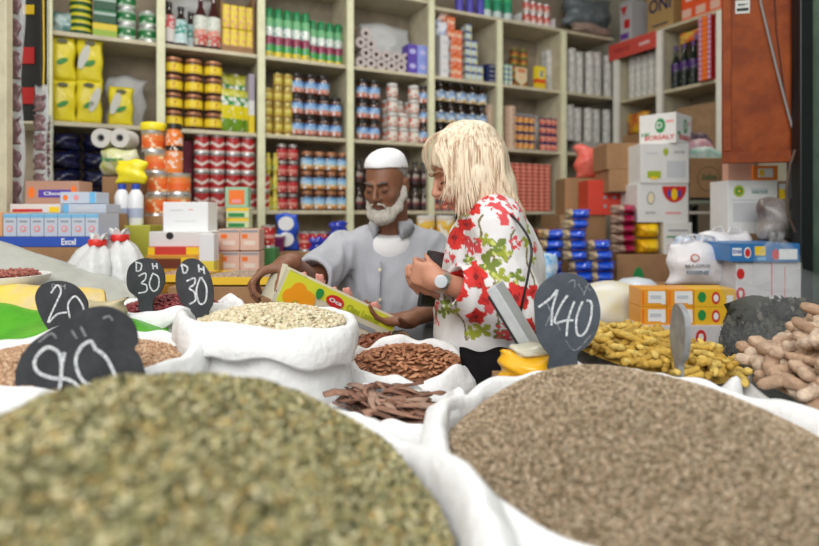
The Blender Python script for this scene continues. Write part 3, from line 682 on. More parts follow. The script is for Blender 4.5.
for j in range(2):
    q = box_root('tea_box', .11, .1, .075, bandmat('dg_box', [(0, (.01, .12, .05)), (.6, (.45, .55, .5)), (.8, (.02, .2, .08))])); q.location = F1(sp_(105), .06, ZA+.071+j*.076); q.rotation_euler.z = RZ1; tag(q, f'dark green box stacked on the green and yellow box, {["lower","upper"][j]} one', 'box')
q = O('storage_sack', pillow_mesh(.11, .08, .11, 33), mat('teal wrap', (.05, .2, .2), .2, col2=(.5, .6, .6), scale=18)); q.location = F1(sp_(63), .06, ZA); q.rotation_euler.z = RZ1; tag(q, 'crumpled teal packet at the left end of the upper shelf', 'packet')
# wrapped dark blue packs
K_db2 = Kind(O('wrapped_pack', pillow_mesh(.165, .16, .1, 40, crimp=False, nz=.006), mat('dark blue film', (.012, .015, .07), .15, col2=(.002, .002, .01), scale=22, bump=.6, bscale=40, coat=.8)))
for r_ in range(4):
    for c_ in range(2):
        K_db2.put(F1(sp_(64, .1)+c_*.17, .1, ZC+.02+r_*.1), RZ1, f'dark blue film-wrapped pack under the yellow packets, {rowname(r_, 4)} row, {["left","right"][c_]} one', 'pack', 'dark blue wrapped packs')
q = box_root('storage_box', .42, .2, .019, M_card); q.location = F1(sp_(73, .1), .11, ZC+.0); q.rotation_euler.z = RZ1; tag(q, 'flat card sheet under the dark blue wrapped packs', 'sheet')
# ================================================================ left counter and its goods
M_wood = mat('worn plank wood', (.3, .2, .11), .7, var=.3, scale=14)
def table(label, x0, x1, y0, y1, top, name='sales_table'):
    t = E(name, ((x0+x1)/2, (y0+y1)/2, 0)); tag(t, label, 'table')
    w, d = x1-x0, y1-y0
    O('tabletop', rbox(w, d, .03, .004), M_wood, t, (0, 0, top-.03))
    for sx in (-1, 1):
        for sy in (-1, 1): O('leg', rbox(.05, .05, top-.031, .004), M_wood, t, (sx*(w/2-.05), sy*(d/2-.05), 0))
    return t
LT = 1.2
table('wooden counter behind the left sacks carrying the boxes and jars', -1.95, -.50, 1.90, 2.72, LT)
def at(px, Y): return (px-409.5)/F*Y
def zz(py, Y): return CZ-(py-215)/F*Y
def pbox(name, x0, x1, y0, y1, Y, d, m, label, cat='box', decos=(), rz=0., zb=None, group=None, bev=.002):
    """box whose front face spans the given extents at distance Y"""
    w = (x1-x0)/F*Y; z = zz(y1, Y) if zb is None else zb; h = zz(y0, Y)-z
    q = box_root(name, w, d, h, m, bev)
    q.location = (at((x0+x1)/2, Y), Y+d/2, z); q.rotation_euler.z = rz
    for a in decos:
        face, u, v, dw, dh, dm, sh = a[:7]
        uw = d if face in ('left', 'right') else w
        vh = d if face == 'top' else h
        deco(q, (w, d, h), face, (u-.5)*uw, (v-.5)*d if face == 'top' else v*h, dw*uw if dw else 0, dh*vh, dm, sh, lift=a[7] if len(a) > 7 else .0008)
    tag(q, label, cat, group); return q
# long white and blue biscuit cases
Yb = 2.1
zb0 = LT+.0
q = pbox('biscuit_case', -40, 103, 237, 247, Yb, .2, pm('royal blue', (.04, .12, .5)), 'long royal blue case with white lettering below the small white boxes', decos=[('front', .76, .5, .1, .9, M_white, 'Excel')], zb=None)
q = None
w8 = 11.6
dec = []
for i in range(7):
    x = at(8.5+i*13.6, Yb-.02)
    q = pbox('biscuit_box', 3+i*13.7, 16.2+i*13.7, 213.5, 236.6, Yb+.01, .15, pm('box pale blue', (.55, .6, .68)), f'small white box with pink ring, {ORD[i]} from left in the row on the blue case', group='white boxes in the row on the blue case',
             decos=[('front', .5, .9, 1., .16, pm('bright sky', (.22, .5, .72)), 'rect'), ('front', .5, .34, .5, .3, M_pink, 'ell'), ('front', .5, .34, .26, .16, pm('box pale blue', (.55, .6, .68)), 'ell', .0022), ('front', .5, .66, .6, .08, M_grey, 'rect')])
pbox('biscuit_box', -16, 2.3, 212, 236.6, Yb+.01, .15, pm('box orange', (.7, .4, .2)), 'orange edged box left of the white box row')
pbox('cardboard_carton', -40, 104, 247.3, 290, Yb, .22, M_card, 'long brown case supporting the royal blue case', zb=LT)
pbox('display_box', 25, 79, 181, 204, 2.35, .1, pm('kraft brown pink', (.5, .3, .22)), 'brown patterned box with violet name band, left of the blue-white boxes', decos=[('front', .55, .45, .6, .34, pm('violet band', (.12, .07, .4)), 'rect'), ('front', .55, .45, .4, .2, M_white, 'Choco', .002), ('front', .12, .5, .12, .5, M_orange, 'ell'), ('front', .9, .6, .1, .4, M_orange, 'ell')])
pbox('biscuit_box', 60, 96, 192, 203.5, 2.3, .1, pm('box pale blue', (.55, .6, .68)), 'pale blue and white flat box resting on the wider one, left counter', decos=[('front', .15, .5, .14, .5, M_orange, 'ell'), ('front', .45, .5, .14, .5, M_pink, 'ell'), ('front', .9, .5, .16, .96, M_sky, 'rect')])
pbox('biscuit_box', 62, 106, 204, 213.2, 2.29, .12, pm('box pale blue', (.55, .6, .68)), 'wider pale blue box behind the row of small white boxes', decos=[('front', .08, .5, .14, .96, M_sky, 'rect'), ('front', .5, .5, .4, .4, M_lgrey, 'rect')])
pbox('biscuit_box', 10, 60, 204, 213.2, 2.27, .1, pm('red white', (.72, .68, .66)), 'flat white and red box with yellow corner behind the white box row', decos=[('front', .35, .3, .6, .3, M_red, 'rect'), ('front', .88, .4, .2, .6, M_yel, 'rect')])
pbox('cardboard_carton', 4, 108, 213.5, 262, 2.30, .16, M_card, 'brown case hidden behind the row of small white boxes', zb=LT)
# paper towel bundle, yellow-green bag, bleach bottles
def rollpack(px, py0, py1, Y, label):
    t = E('toilet_roll_pack', (at(px, Y), Y, zz(py1, Y)), 0); h = (py1-py0)/F*Y; r = .044
    for sx in (-1, 1):
        O('roll', lathe([(.018, 0), (r, 0), (r, .1), (.018, .1), (.018, 0)], 20), mat('white tissue', (.6, .58, .54), .8), t, (sx*r*.98, 0, r), (R(90), 0, 0))
        O('core', lathe([(.012, .001), (.0179, .001), (.0179, .098), (.012, .098), (.012, .001)], 14), mat('grey card core', (.2, .2, .2), .8), t, (sx*r*.98, 0, r), (R(90), 0, 0))
    tag(t, label, 'toilet rolls'); return t
YL = 2.55
rp = rollpack(113, 124, 147, YL+.3, 'pack of two toilet rolls above the yellow-green bag')
q = O('storage_sack', pillow_mesh(.17, .14, .125, 51, crimp=False), mat('yellow green film', (.5, .52, .06), .25, col2=(.75, .75, .6), scale=16)); q.location = (at(120, YL+.2), YL+.2, zz(176, YL+.2)); tag(q, 'yellow-green wrapped bag under the toilet rolls', 'bag')
rp.location = (q.location.x-.03, YL+.2+.07, q.location.z+.127)
O('printed_text', text_mesh('Hanoun', .03).copy(), M_green, q, (.0, -.074, .07), (R(90), 0, 0)).data.materials.clear()
q.children[0].data.materials.append(M_green)
q2 = pbox('cardboard_carton', 102, 150, 176.6, 240, YL+.12, .2, M_card, 'brown case behind the bleach bottles', zb=LT)
K_bl = E('bleach_bottle', (0, 0, 0))
O('body', lathe([(0, 0), (.027, 0), (.029, .006), (.029, .12), (.02, .14), (.012, .15), (0, .15)]), mat('white plastic bottle', (.78, .8, .82), .3), K_bl)
O('cap', lathe([(0, .148), (.016, .148), (.015, .17), (0, .17)]), M_blue, K_bl); O('paper_label', lathe([(.027, .03), (.0295, .03), (.0295, .07), (.027, .07)]), mat('pale blue label', (.4, .45, .6), .5), K_bl)
K_bl = Kind(K_bl)
zb_ = zz(225, YL-.06)
for i in range(2): K_bl.put((at(122+i*14, YL-.06), YL-.06, zb_), 0, f'white bottle with blue cap under the yellow foil, {["left","right"][i]} one', 'bottle', 'white bottles under the yellow foil')
q = O('foil_bag', pillow_mesh(.13, .06, .1, 52), mat('bright yellow foil', (.85, .72, .02), .25, bump=.5, bscale=20)); q.location = (at(128, YL-.06), YL-.03, zb_+.172); q.rotation_euler.x = R(0); tag(q, 'bright yellow foil bag lying across the two white bottles', 'bag')
pbox('cardboard_carton', 106, 150, 225.3, 262, YL-.12, .12, pm('lime case', (.5, .5, .08)), 'lime and yellow case under the white bottles', zb=LT)
M_otin = bandmat('orange_tin', [(0, (.6, .25, .1)), (.12, (.78, .17, .03)), (.5, (.8, .25, .06)), (.85, (.5, .35, .2))], speck=(.8, .55, .3), sscale=30, samt=.6)
K_ot = can_kind('orange_tin', .1, .094, M_otin, Rim)
for i, (px, py, Y, lb) in enumerate([(157, 197, 2.62, 'orange tin, lower left of the orange cluster beside the post'), (155.5, 176, 2.62, 'orange tin stacked on the lower left orange tin'), (177, 198, 2.66, 'orange tin standing right in the orange cluster, below the bottle')]):
    K_ot.put((at(px, Y), Y, zz(py, Y)), i, lb, 'tin')
z0 = zz(197, 2.62); 
for i in range(2):
    K_ot.put((at(157+i*20, 2.64)-.004, 2.64 if i == 0 else 2.66, z0-.0945), i, f'orange tin at the foot of the cluster, {["left","right"][i]} one', 'tin')
sp = K_ot.put((at(148.5, 2.62), 2.64, z0+.0935*2+.0), 0, 'orange tin high on the stack under the yellow lid', 'tin')
O('lid', lathe([(0, .094), (.053, .094), (.055, .098), (.055, .124), (.05, .13), (0, .13)]), mat('yellow plastic lid', (.85, .7, .02), .35), sp)
# align heights of the cluster so that each stands on the one below
tins = [o for o in C.objects if o.name.startswith('orange_tin') and o.parent is None]
pbox('cardboard_carton', 142, 186, 216, 260, 2.56, .2, M_card, 'brown case under the orange tins', zb=LT)
base = zz(216, 2.56)
order = [(157, 0), (179, 0), (157.5, 1), (178, 1), (154.5, 2), (150, 3)]
for o, (px, k) in zip([tins[3], tins[4], tins[0], tins[2], tins[1], sp], order):
    o.location = (at(px, 2.64), 2.64+.012*k, base+.0945*k)
bo = bottle_kind('orange_bottle', .072, .22, mat('orange plastic', (.8, .22, .03), .3), mat('black screw cap', (.02, .015, .01), .3), bandmat('orb', [(0, (.8, .3, .1)), (.5, (.03, .02, .02)), (.65, (.8, .25, .03))], speck=(.8, .6, .5), sscale=40), .12, .75, (.1, .8))
bo.put((at(172.5, 2.66), 2.68, base+.0945*2), 0, 'orange bottle with black cap and black band standing on the orange tins', 'bottle')
# white box, white trays
pbox('white_carton', 163, 208, 202, 231.5, 2.42, .12, pm('bright white card', (.84, .85, .86)), 'bright white box standing on the white tray, front of the red tins', decos=[('front', .3, .72, .3, .03, M_lgrey, 'rect'), ('front', .62, .74, .1, .03, M_pink, 'rect'), ('front', .5, .35, .5, .02, M_lgrey, 'rect')])
pbox('white_tray', 149, 212, 231.7, 246.5, 2.36, .2, pm('tray white', (.74, .74, .72)), 'long flat white carton with black emblem under the bright white box', decos=[('front', .33, .72, .12, .5, M_black, 'ell'), ('front', .9, .6, .16, .2, M_blue, 'rect'), ('front', .9, .3, .16, .12, M_grey, 'rect')])
pbox('sweet_carton', 148, 214, 246.8, 255, 2.33, .2, pm('carton red', (.6, .06, .04)), 'flat red and yellow carton under the flat white carton', decos=[('front', .78, .5, .4, .9, M_yel, 'rect'), ('front', .05, .5, .1, .9, M_yel, 'rect')])
pbox('sweet_carton', 146, 216, 255.2, 291, 2.31, .2, pm('carton amber', (.65, .35, .05)), 'amber carton with brown and red print under the red and yellow one', zb=LT, decos=[('front', .3, .78, .4, .26, pm('choc', (.2, .05, .02)), 'rect'), ('front', .93, .55, .16, .9, M_red, 'rect'), ('front', .6, .86, .2, .16, M_yel, 'rect')])
# picture box, green/yellow packs, jam packs
g = pbox('picture_box', 225, 248, 187, 207.5, 2.6, .05, pm('mint frame', (.35, .55, .38)), 'small box with orange picture in a mint frame, in front of the red tins', decos=[('front', .5, .5, .68, .7, M_orange, 'rect'), ('front', .5, .3, .4, .18, M_pink, 'rect', .002)])
for j in range(2):
    pbox('tea_pack', 226, 249, 208+j*10.2, 218+j*10.2, 2.59, .06, pm('yg', (.65, .7, .45)), f'yellow and green tea pack under the mint-framed box, {["upper","lower"][j]} one', decos=[('front', .45, .3, .7, .4, M_green, 'rect'), ('front', .5, .85, .96, .3, M_yel, 'rect')])
q = pbox('cardboard_carton', 209, 262, 228.6, 262, 2.59, .1, M_card, 'brown case under the yellow and green tea packs', zb=LT)
q = O('storage_sack', pillow_mesh(.08, .07, .085, 54), mat('brown clear packet', (.25, .18, .13), .25, col2=(.4, .33, .28), scale=25)); q.location = (at(216.5, 2.6), 2.62, zz(228.4, 2.59)); tag(q, 'brown crumpled clear packet left of the tea packs', 'packet')
for c_ in range(2):
    for r_ in range(2):
        t_ = pbox('yoghurt_pack', 218.5+c_*21.5, [239.5, 259][c_]-0, 229+r_*22.5, 250.5+r_*22.8, 2.4, .09, pm('peach pack', (.75, .52, .42)), f'peach-coloured multipack with grey lids, {["upper","lower"][r_]} {["left","right"][c_]} of four', decos=[('front', .5, .9, .9, .12, M_grey, 'rect'), ('front', .5, .35, .6, .2, pm('peach light', (.8, .7, .62)), 'rect'), ('front', .25, .66, .3, .2, M_orange, 'rect')])
pbox('cardboard_carton', 217, 260, 273.8, 290, 2.38, .14, M_card, 'brown case under the peach multipacks', zb=LT)
K_rtn = can_kind('red_tin', .062, .1, Lab_r, Rim)
K_rtn.put((at(255+11, 2.62), 2.66, zz(248, 2.62)), 0, 'small red tin right of the peach multipacks, upper one', 'tin')
pbox('sweet_box', 257, 275, 248.3, 275, 2.6, .09, pm('grn', (.1, .3, .1)), 'small green and red box under the small red tin', zb=LT, decos=[('front', .5, .3, .9, .35, M_red, 'rect')])
pbox('biscuit_box', 199, 214, 234, 268, 2.28, .06, bandmat('wyr', [(0, (.6, .04, .03)), (.35, (.75, .65, .1)), (.55, (.75, .76, .78))]), 'upright white, yellow and red box left of the peach multipacks', zb=LT+.0)
# grocery beyond the hand: blue bag, purple tub
q = pbox('cardboard_carton', 262, 345, 252, 262, 3.0, .2, M_card, 'brown case behind the man\'s right hand')
q.scale.z = 1.0; hz = zz(252, 3.0)
q = pbox('sales_counter', 262, 400, 262.4, 515, 3.0, .3, M_wood, 'dark wooden counter behind the man', cat='counter', zb=0)
q = O('coffee_bag', pillow_mesh(.115, .06, .19, 55), mat('blue foil bag', (.02, .08, .5), .25)); q.location = (at(288, 3.1), 3.08, hz+.001)
for k, z_ in enumerate((.14, .06)): O('printed_mark', lathe([(0, -.003), (.036, -.003), (.036, .003), (0, .003)], 18, False, 1.1, 1), M_white, q, (0, -.029, z_), (R(90), 0, 0))
tag(q, 'blue foil bag with two white ovals behind the man\'s raised hand', 'bag')
q = O('plastic_tub', lathe([(0, 0), (.032, 0), (.038, .06), (.04, .062), (.04, .075), (0, .075)]), mat('plum plastic', (.22, .03, .13), .35)); q.location = (at(278, 3.05), 3.03, hz+.001); O('lid', lathe([(0, .075), (.042, .075), (.042, .085), (0, .085)]), L_wht, q); tag(q, 'plum-coloured tub with white lid in front of the blue foil bag', 'tub')
K_bp = Kind(O('pasta_packet', pillow_mesh(.09, .05, .075, 56), mat('dark blue pasta film', (.015, .03, .35), .2, coat=.5)))
for i, (px, k) in enumerate([(330, 0), (345, 0), (338, 1), (318, 0)]): K_bp.put((at(px, 3.05), 3.06, hz+k*.076), .1*i, f'dark blue glossy packet beside the man\'s sleeve, {ORD[i]} one counted from the front', 'packet', 'dark blue packets beside the sleeve')
for i in range(3): K_rtn.put((at(306+i*9, 3.05)-.01, 3.08, hz), 0, f'small red tin behind the man\'s raised hand, {ORD[i]} from left', 'tin', 'small red tins behind the hand')
# seed trays with yellow rim
def heap_noise(x, y, s, a):
    return a*(np.sin(x*s+1.3*np.sin(y*s*.7))+np.sin(y*s*1.1+x*s*.4+2.))*.5
def grains(n, fn, size, mats, seed, shape='flake', flat=.35, tilt=.6, yaw=None):
    """n little grains of one loose heap in one mesh; fn(rng, n) -> base points (x,y,z)"""
    r = np.random.RandomState(seed); p = fn(r, n); n = len(p)
    if shape == 'flake':
        base = np.array([[-1, -.5, 0], [1, -.4, 0], [.8, .5, .2], [-.8, .5, .15]])*.5; fc = np.array([[0, 1, 2, 3]])
    elif shape == 'seed':
        base = np.array([[-1, 0, 0], [1, 0, 0], [0, -.42, 0], [0, .42, 0], [0, 0, -.42], [0, 0, .42]])*.5
        fc = np.array([[0, 2, 5], [2, 1, 5], [1, 3, 5], [3, 0, 5], [2, 0, 4], [1, 2, 4], [3, 1, 4], [0, 3, 4]])
    else:
        bm = bmesh.new(); bmesh.ops.create_icosphere(bm, subdivisions=1 if shape == 'ball1' else 2, radius=.5)
        bm.verts.ensure_lookup_table(); base = np.array([v.co[:] for v in bm.verts]); fc = np.array([[v.index for v in f.verts] for f in bm.faces]); bm.free()
        if shape == 'bean': base = base*np.array([1, .62, .5]); 
        if shape == 'lens': base = base*np.array([1, .85, .35])
    sc = np.array(size)*(.7+.6*r.rand(n, 1))*np.ones((n, 3))
    a, b, c = r.rand(n)*6.283, (r.rand(n)-.5)*2*tilt, (r.rand(n)-.5)*2*tilt
    ca, sa, cb, sb, cc, s_c = np.cos(a), np.sin(a), np.cos(b), np.sin(b), np.cos(c), np.sin(c)
    Rz = np.zeros((n, 3, 3)); Rz[:, 0, 0] = ca; Rz[:, 0, 1] = -sa; Rz[:, 1, 0] = sa; Rz[:, 1, 1] = ca; Rz[:, 2, 2] = 1
    Rx = np.zeros((n, 3, 3)); Rx[:, 0, 0] = 1; Rx[:, 1, 1] = cb; Rx[:, 1, 2] = -sb; Rx[:, 2, 1] = sb; Rx[:, 2, 2] = cb
    Ry = np.zeros((n, 3, 3)); Ry[:, 1, 1] = 1; Ry[:, 0, 0] = cc; Ry[:, 0, 2] = s_c; Ry[:, 2, 0] = -s_c; Ry[:, 2, 2] = cc
    M = Rz@Rx@Ry
    V = np.einsum('nij,kj->nki', M, base)*sc[:, None, :]+p[:, None, :]
    k = len(base); Fc = (fc[None]+(np.arange(n)*k)[:, None, None]).reshape(-1, fc.shape[1])
    me = mk('grains', V.reshape(-1, 3), Fc, shape not in ('flake', 'seed'))
    for m in mats: me.materials.append(m)
    mi = np.repeat(r.choice(len(mats), n), len(fc)); me.polygons.foreach_set('material_index', mi.astype(np.int32)); return me
def heap_surface(rx, ry, zf, nr=60, na=120, nz=None):
    vs = [(0, 0, zf(0, 0))]; fs = []
    for i in range(1, nr+1):
        for j in range(na):
            a = 2*math.pi*j/na; x = rx*i/nr*math.cos(a); y = ry*i/nr*math.sin(a); vs.append((x, y, zf(x, y)))
    for j in range(na): fs.append((0, 1+j, 1+(j+1) % na))
    for i in range(nr-1):
        for j in range(na):
            a = 1+i*na+j; b = 1+i*na+(j+1) % na; fs.append((a, a+na, b+na, b))
    return mk('heap', vs, fs, True)
def scatter(rx, ry, zf, up=.001, mx=1.0):
    def fn(r, n):
        a = r.rand(n)*6.283; q = np.sqrt(r.rand(n))*mx; x = rx*q*np.cos(a); y = ry*q*np.sin(a)
        return np.stack([x, y, np.array([zf(u, v) for u, v in zip(x, y)])+up*r.rand(n)], 1)
    return fn
def cols(name, cs, rough=.8): return [mat(f'{name} {i}', c, rough) for i, c in enumerate(cs)]
def tray(cx, cy, w, d, z, label, cs, nm, seedsize=.006):
    t = E('seed_tray', (cx, cy, z)); tag(t, label, 'tray')
    me = mk('tray', *join([bx(-w/2, -d/2, 0, w, .008, .03), bx(-w/2, d/2-.008, 0, w, .008, .03), bx(-w/2, -d/2, 0, .008, d, .03), bx(w/2-.008, -d/2, 0, .008, d, .03), bx(-w/2, -d/2, 0, w, d, .005)]))
    O('rim', me, mat('yellow tray plastic', (.8, .5, .03), .4), t)
    zf = lambda x, y: .02+.018*math.cos(x/w*3)*math.cos(y/d*3)
    def fn(r, n):
        x = (r.rand(n)-.5)*(w-.02); y = (r.rand(n)-.5)*(d-.02); return np.stack([x, y, .02+.018*np.cos(x/w*3)*np.cos(y/d*3)], 1)
    g = O('seeds', grains(5000, fn, seedsize, cols(nm, cs), 3, 'seed', tilt=.8), None, t); g['kind'] = 'stuff'
    return t
pbox('cardboard_carton', 168, 284, 287, 300, 1.98, .3, M_card, 'brown case supporting the yellow-rimmed seed tray', zb=LT)
tray(at(244, 2.1), 2.12, .26, .26, zz(287, 1.98)+.001, 'yellow-rimmed tray of pale brown seeds left of the man\'s raised hand', [(.42, .32, .24), (.55, .42, .32), (.3, .22, .16)], 'tray seed', .011)
tray(at(226, 2.1)-.16, 2.16, .2, .18, zz(287, 1.98)+.001, 'second yellow-rimmed tray of reddish seeds at the left of the first tray', [(.4, .22, .16), (.55, .36, .26)], 'tray seed red', .01)
# white knotted bags, the big grey plastic sheet bag
def knotbag(cx, cy, z, w, h, seed, label, m, tie=None, lean=0., n=16):
    rr = np.random.RandomState(seed); na = 28; prof = [(0, .0), (.8, .0), (1, .12), (1.02, .35), (.9, .58), (.62, .76), (.28, .86), (.14, .9), (.3, .97), (.36, 1.0), (.1, .96)]
    vs = []; fs = []
    for k, (r, zz_) in enumerate(prof):
        for j in range(na):
            a = 2*math.pi*j/na; cr = 1+.1*math.sin(a*9+k*.8+seed)*min(1, zz_*1.5)+.05*math.sin(a*4+seed*2)
            vs.append((r*w/2*cr*math.cos(a)+lean*zz_**2, r*w/2*.85*cr*math.sin(a), zz_*h+.01*math.sin(a*5+seed)*(zz_ > .05)))
    for k in range(len(prof)-1):
        for j in range(na):
            j2 = (j+1) % na; fs.append((k*na+j, k*na+j2, (k+1)*na+j2, (k+1)*na+j))
    root = O('knotted_bag', mk('bag', vs, fs, True), m); root.location = (cx, cy, z)
    if tie: O('tie', lathe([(.0, -.008), (w*.16, -.011), (w*.18, 0), (w*.16, .011), (0, .011)], 12), tie, root, (lean*.8, 0, h*.9))
    tag(root, label, 'bag'); return root
M_pbag = mat('white thin plastic', (.7, .71, .7), .3, alpha=.9, bump=.5, bscale=30); M_redp = mat('red plastic clip', (.7, .03, .02), .35)
knotbag(at(118, 1.95), 1.98, LT, .17, .25, 3, 'white knotted plastic bag with red tie, right one of the pair', M_pbag, M_redp, -.01)
knotbag(at(98, 1.95)-.015, 1.93, LT, .16, .235, 9, 'white knotted plastic bag with red tie, left one of the pair', M_pbag, M_redp, .03)
# grey plastic over the left goods (a filled clear sack lying on its side)
def blanket(name, pts, th, m, label, cat, nz=.006, sub=24, kind=None, seed=1):
    """quad patch from 4 corner points, draped with folds and given thickness"""
    a, b, c, d = [np.array(q) for q in pts]; vs = []; fs = []
    nrm = np.cross(b-a, d-a); nrm /= np.linalg.norm(nrm); n = sub
    for i in range(n+1):
        for j in range(n+1):
            u, v = i/n, j/n; q = a*(1-u)*(1-v)+b*u*(1-v)+c*u*v+d*(1-u)*v
            hh = th*math.sin(math.pi*min(1, max(0, u)))**.4*math.sin(math.pi*v)**.4
            q = q+nrm*(hh+snoise(np.array([q]), 28, seed)[0]*nz*2); vs.append(q)
    n1 = len(vs); vs += [q-nrm*(abs(th)*.3+.008) for q in vs]
    for i in range(n):
        for j in range(n):
            k = i*(n+1)+j; f = (k, k+n+1, k+n+2, k+1); fs.append(f); fs.append(tuple(q+n1 for q in f[::-1]))
    m2 = n+1
    for i in range(n):
        for (p, q) in ((i*m2, (i+1)*m2), ((i+1)*m2+n, i*m2+n), (i+1, i), (n*m2+i, n*m2+i+1)): fs.append((p, q, q+n1, p+n1))
    o = O(name, mk(name, vs, fs, True), m)
    tag(o, label, cat, None, kind); return o
blanket('plastic_sheet', [P(-25, 318, 1.72), P(142, 312, 1.72), P(128, 283, 1.9), P(-25, 232, 1.95)], .035, mat('greyish clear plastic sheet', (.38, .39, .35), .25, col2=(.46, .47, .43), scale=7, bump=.6, bscale=9), 'long greyish plastic sheet sloping over the goods behind the twenty sign', 'plastic sheet', nz=.004)
# hanging goods at the far left
hg = O('post', rbox(.04, .04, 3.6, .004), M_shelf); hg['kind'] = 'structure'; hg.name = 'trim_1'; hg.location = (at(1, 2.3), 2.32, 0)
q = E('hanging_display', (at(32, 2.55), 2.55, 1.9)); tag(q, 'black card display with red and yellow labels hanging at the far left', 'display')
O('backing', rbox(.125, .01, .52, .001), mat('black card', (.015, .015, .015), .5), q, (0, 0, 0))
for i, (z, m) in enumerate([(.02, M_red), (.19, M_red), (.4, M_yel)]): O('printed_label', rbox(.05, .004, .07 if i < 2 else .04, .001), m, q, (-.01, -.009, z+.05))
O('cord', mk('c', *tube([(.05, -.01, -.02), (.058, -.012, .25), (.05, -.01, .9)], .003)), M_yel, q)
O('cord', mk('c', *tube([(-.05, -.01, .5), (0, -.012, 1.69)], .002)), M_black, q)
K_str = E('hanging_strip', (0, 0, 0))
O('film', pillow_mesh(.075, .03, 1.0, 61, crimp=False, nz=.008, nzv=40), M_clear, K_str)
for i in range(7): O('sachet', pillow_mesh(.06, .018, .11, 62+i), mat('maroon sachet', (.1, .03, .04), .3, col2=(.3, .2, .2), scale=25), K_str, (0, -.012, .04+i*.13))
O('cord', mk('c', *tube([(0, 0, 0), (0, 0, 1.14)], .002)), M_black, K_str, (0, 0, .97))
K_str = Kind(K_str)
K_str.put((at(14, 2.4), 2.4, 1.48), .1, 'long clear strip of maroon sachets hanging left of the black display', 'hanging sachets')
K_str.put((at(29, 2.42), 2.5, 1.42), -.1, 'long clear strip of maroon sachets hanging just below the black display', 'hanging sachets', None, (.8, 1, .62))
K_str.put((at(46, 2.7), 2.72, 1.55), -.1, 'thin clear strip of sachets hanging beside the yellow packets', 'hanging sachets', None, (.5, 1, .4))
for q in [o for o in C.objects if o.name.startswith('hanging_strip')]:
    for ch in q.children:
        if ch.name.startswith('cord'): ch.scale.z = (3.6-q.location.z-.97*q.scale.z)/(q.scale.z*1.14)
# ================================================================ right side goods
RT = 1.1
table('low wooden counter along the right wall under the stacked cartons', 1.11, 2.05, 2.95, 3.49, 1.0, 'sales_table')
D_ = lambda *a: a
M_wc = mat('white carton', (.72, .72, .7), .6, var=.05, scale=10)
M_gr = pm('logo green', (.03, .3, .1)); M_lm = pm('logo lime', (.4, .5, .03))
Yr = 3.2
# stack, bottom to top (each stands on the one below)
pbox('cardboard_carton', 617, 682, 254.5, 290, Yr, .3, M_card, 'brown carton with two green round logos under the maroon and yellow packs', decos=[('front', .33, .42, .2, .7, M_gr, 'ell'), ('front', .88, .55, .22, .3, M_gr, 'rect'), ('front', .9, .35, .16, .6, mat('logo dark green', (.03, .15, .06), .6), 'ell')], zb=1.0)
zt = zz(254.5, Yr)
pbox('white_carton', 664, 692, 222.5, 254.3, Yr+.02, .26, M_wc, 'white carton with faint lettering at the foot of the white stack', decos=[('front', .5, .75, .7, .05, M_grey, 'rect'), ('front', .5, .55, .8, .05, M_green, 'rect'), ('front', .4, .2, .5, .07, M_red, 'rect')])
pbox('white_carton', 638, 663.4, 222.5, 254.3, Yr+.2, .08, M_wc, 'narrow white carton behind the yellow packs')
pbox('white_carton', 637.5, 688.5, 183.5, 222.3, Yr+.03, .26, M_wc, 'white carton with red bowl emblem, second from the foot of the stack', decos=[
    ('front', .72, .93, .48, .42, M_red, 'half'), ('front', .72, .72, .12, .3, M_yel, 'ell', .002), ('front', .62, .74, .06, .2, M_blue, 'ell', .002), ('front', .82, .74, .06, .2, M_blue, 'ell', .002), ('front', .26, .62, .16, .34, M_grey, 'ell'), ('front', .26, .62, .12, .27, M_cream, 'ell', .0016), ('front', .26, .24, .2, .1, M_grey, 'ESTRA'), ('front', .7, .24, .3, .05, M_pink, 'rect')])
pbox('white_carton', 640.5, 689, 143.5, 183.3, Yr+.02, .26, M_wc, 'white carton with lime leaf emblems, third in the white stack', decos=[
    ('front', .52, .78, .13, .2, M_lm, 'leaf'), ('front', .8, .78, .22, .1, M_grey, 'NOUR'), ('front', .28, .22, .28, .18, M_lm, 'rect'), ('front', .28, .13, .16, .08, M_yel, 'ell', .002), ('front', .74, .35, .4, .42, M_lgrey, 'rect'), ('front', .24, .75, .24, .04, M_lgrey, 'rect')])
cq = box_root('printed_carton', .2, .22, .165, M_wc); cq.location = P(671, 143.3, Yr+.18); cq.location.x += .0; cq.rotation_euler.z = R(-45)
for f_, sg in (('front', 1), ('right', 1)):
    W_ = .2 if f_ == 'front' else .22
    deco(cq, (.2, .22, .165), f_, W_*.08, .1, .055, .08, M_gr, 'ell'); deco(cq, (.2, .22, .165), f_, W_*.06, .1, .03, .05, M_wc, 'D', lift=.002)
    deco(cq, (.2, .22, .165), f_, W_*.05, .035, .16, .035, M_red, 'BORSALY'); deco(cq, (.2, .22, .165), f_, -W_*.32, .055, .05, .03, M_gr, 'HK'); deco(cq, (.2, .22, .165), f_, W_*.33, .12, .04, .012, M_pink, 'rect')
tag(cq, 'white carton with green and red print, corner forward, topmost of the white stack', 'box')
cq.location = (at(664, 3.36), 3.34, zz(143.4, Yr+.02))
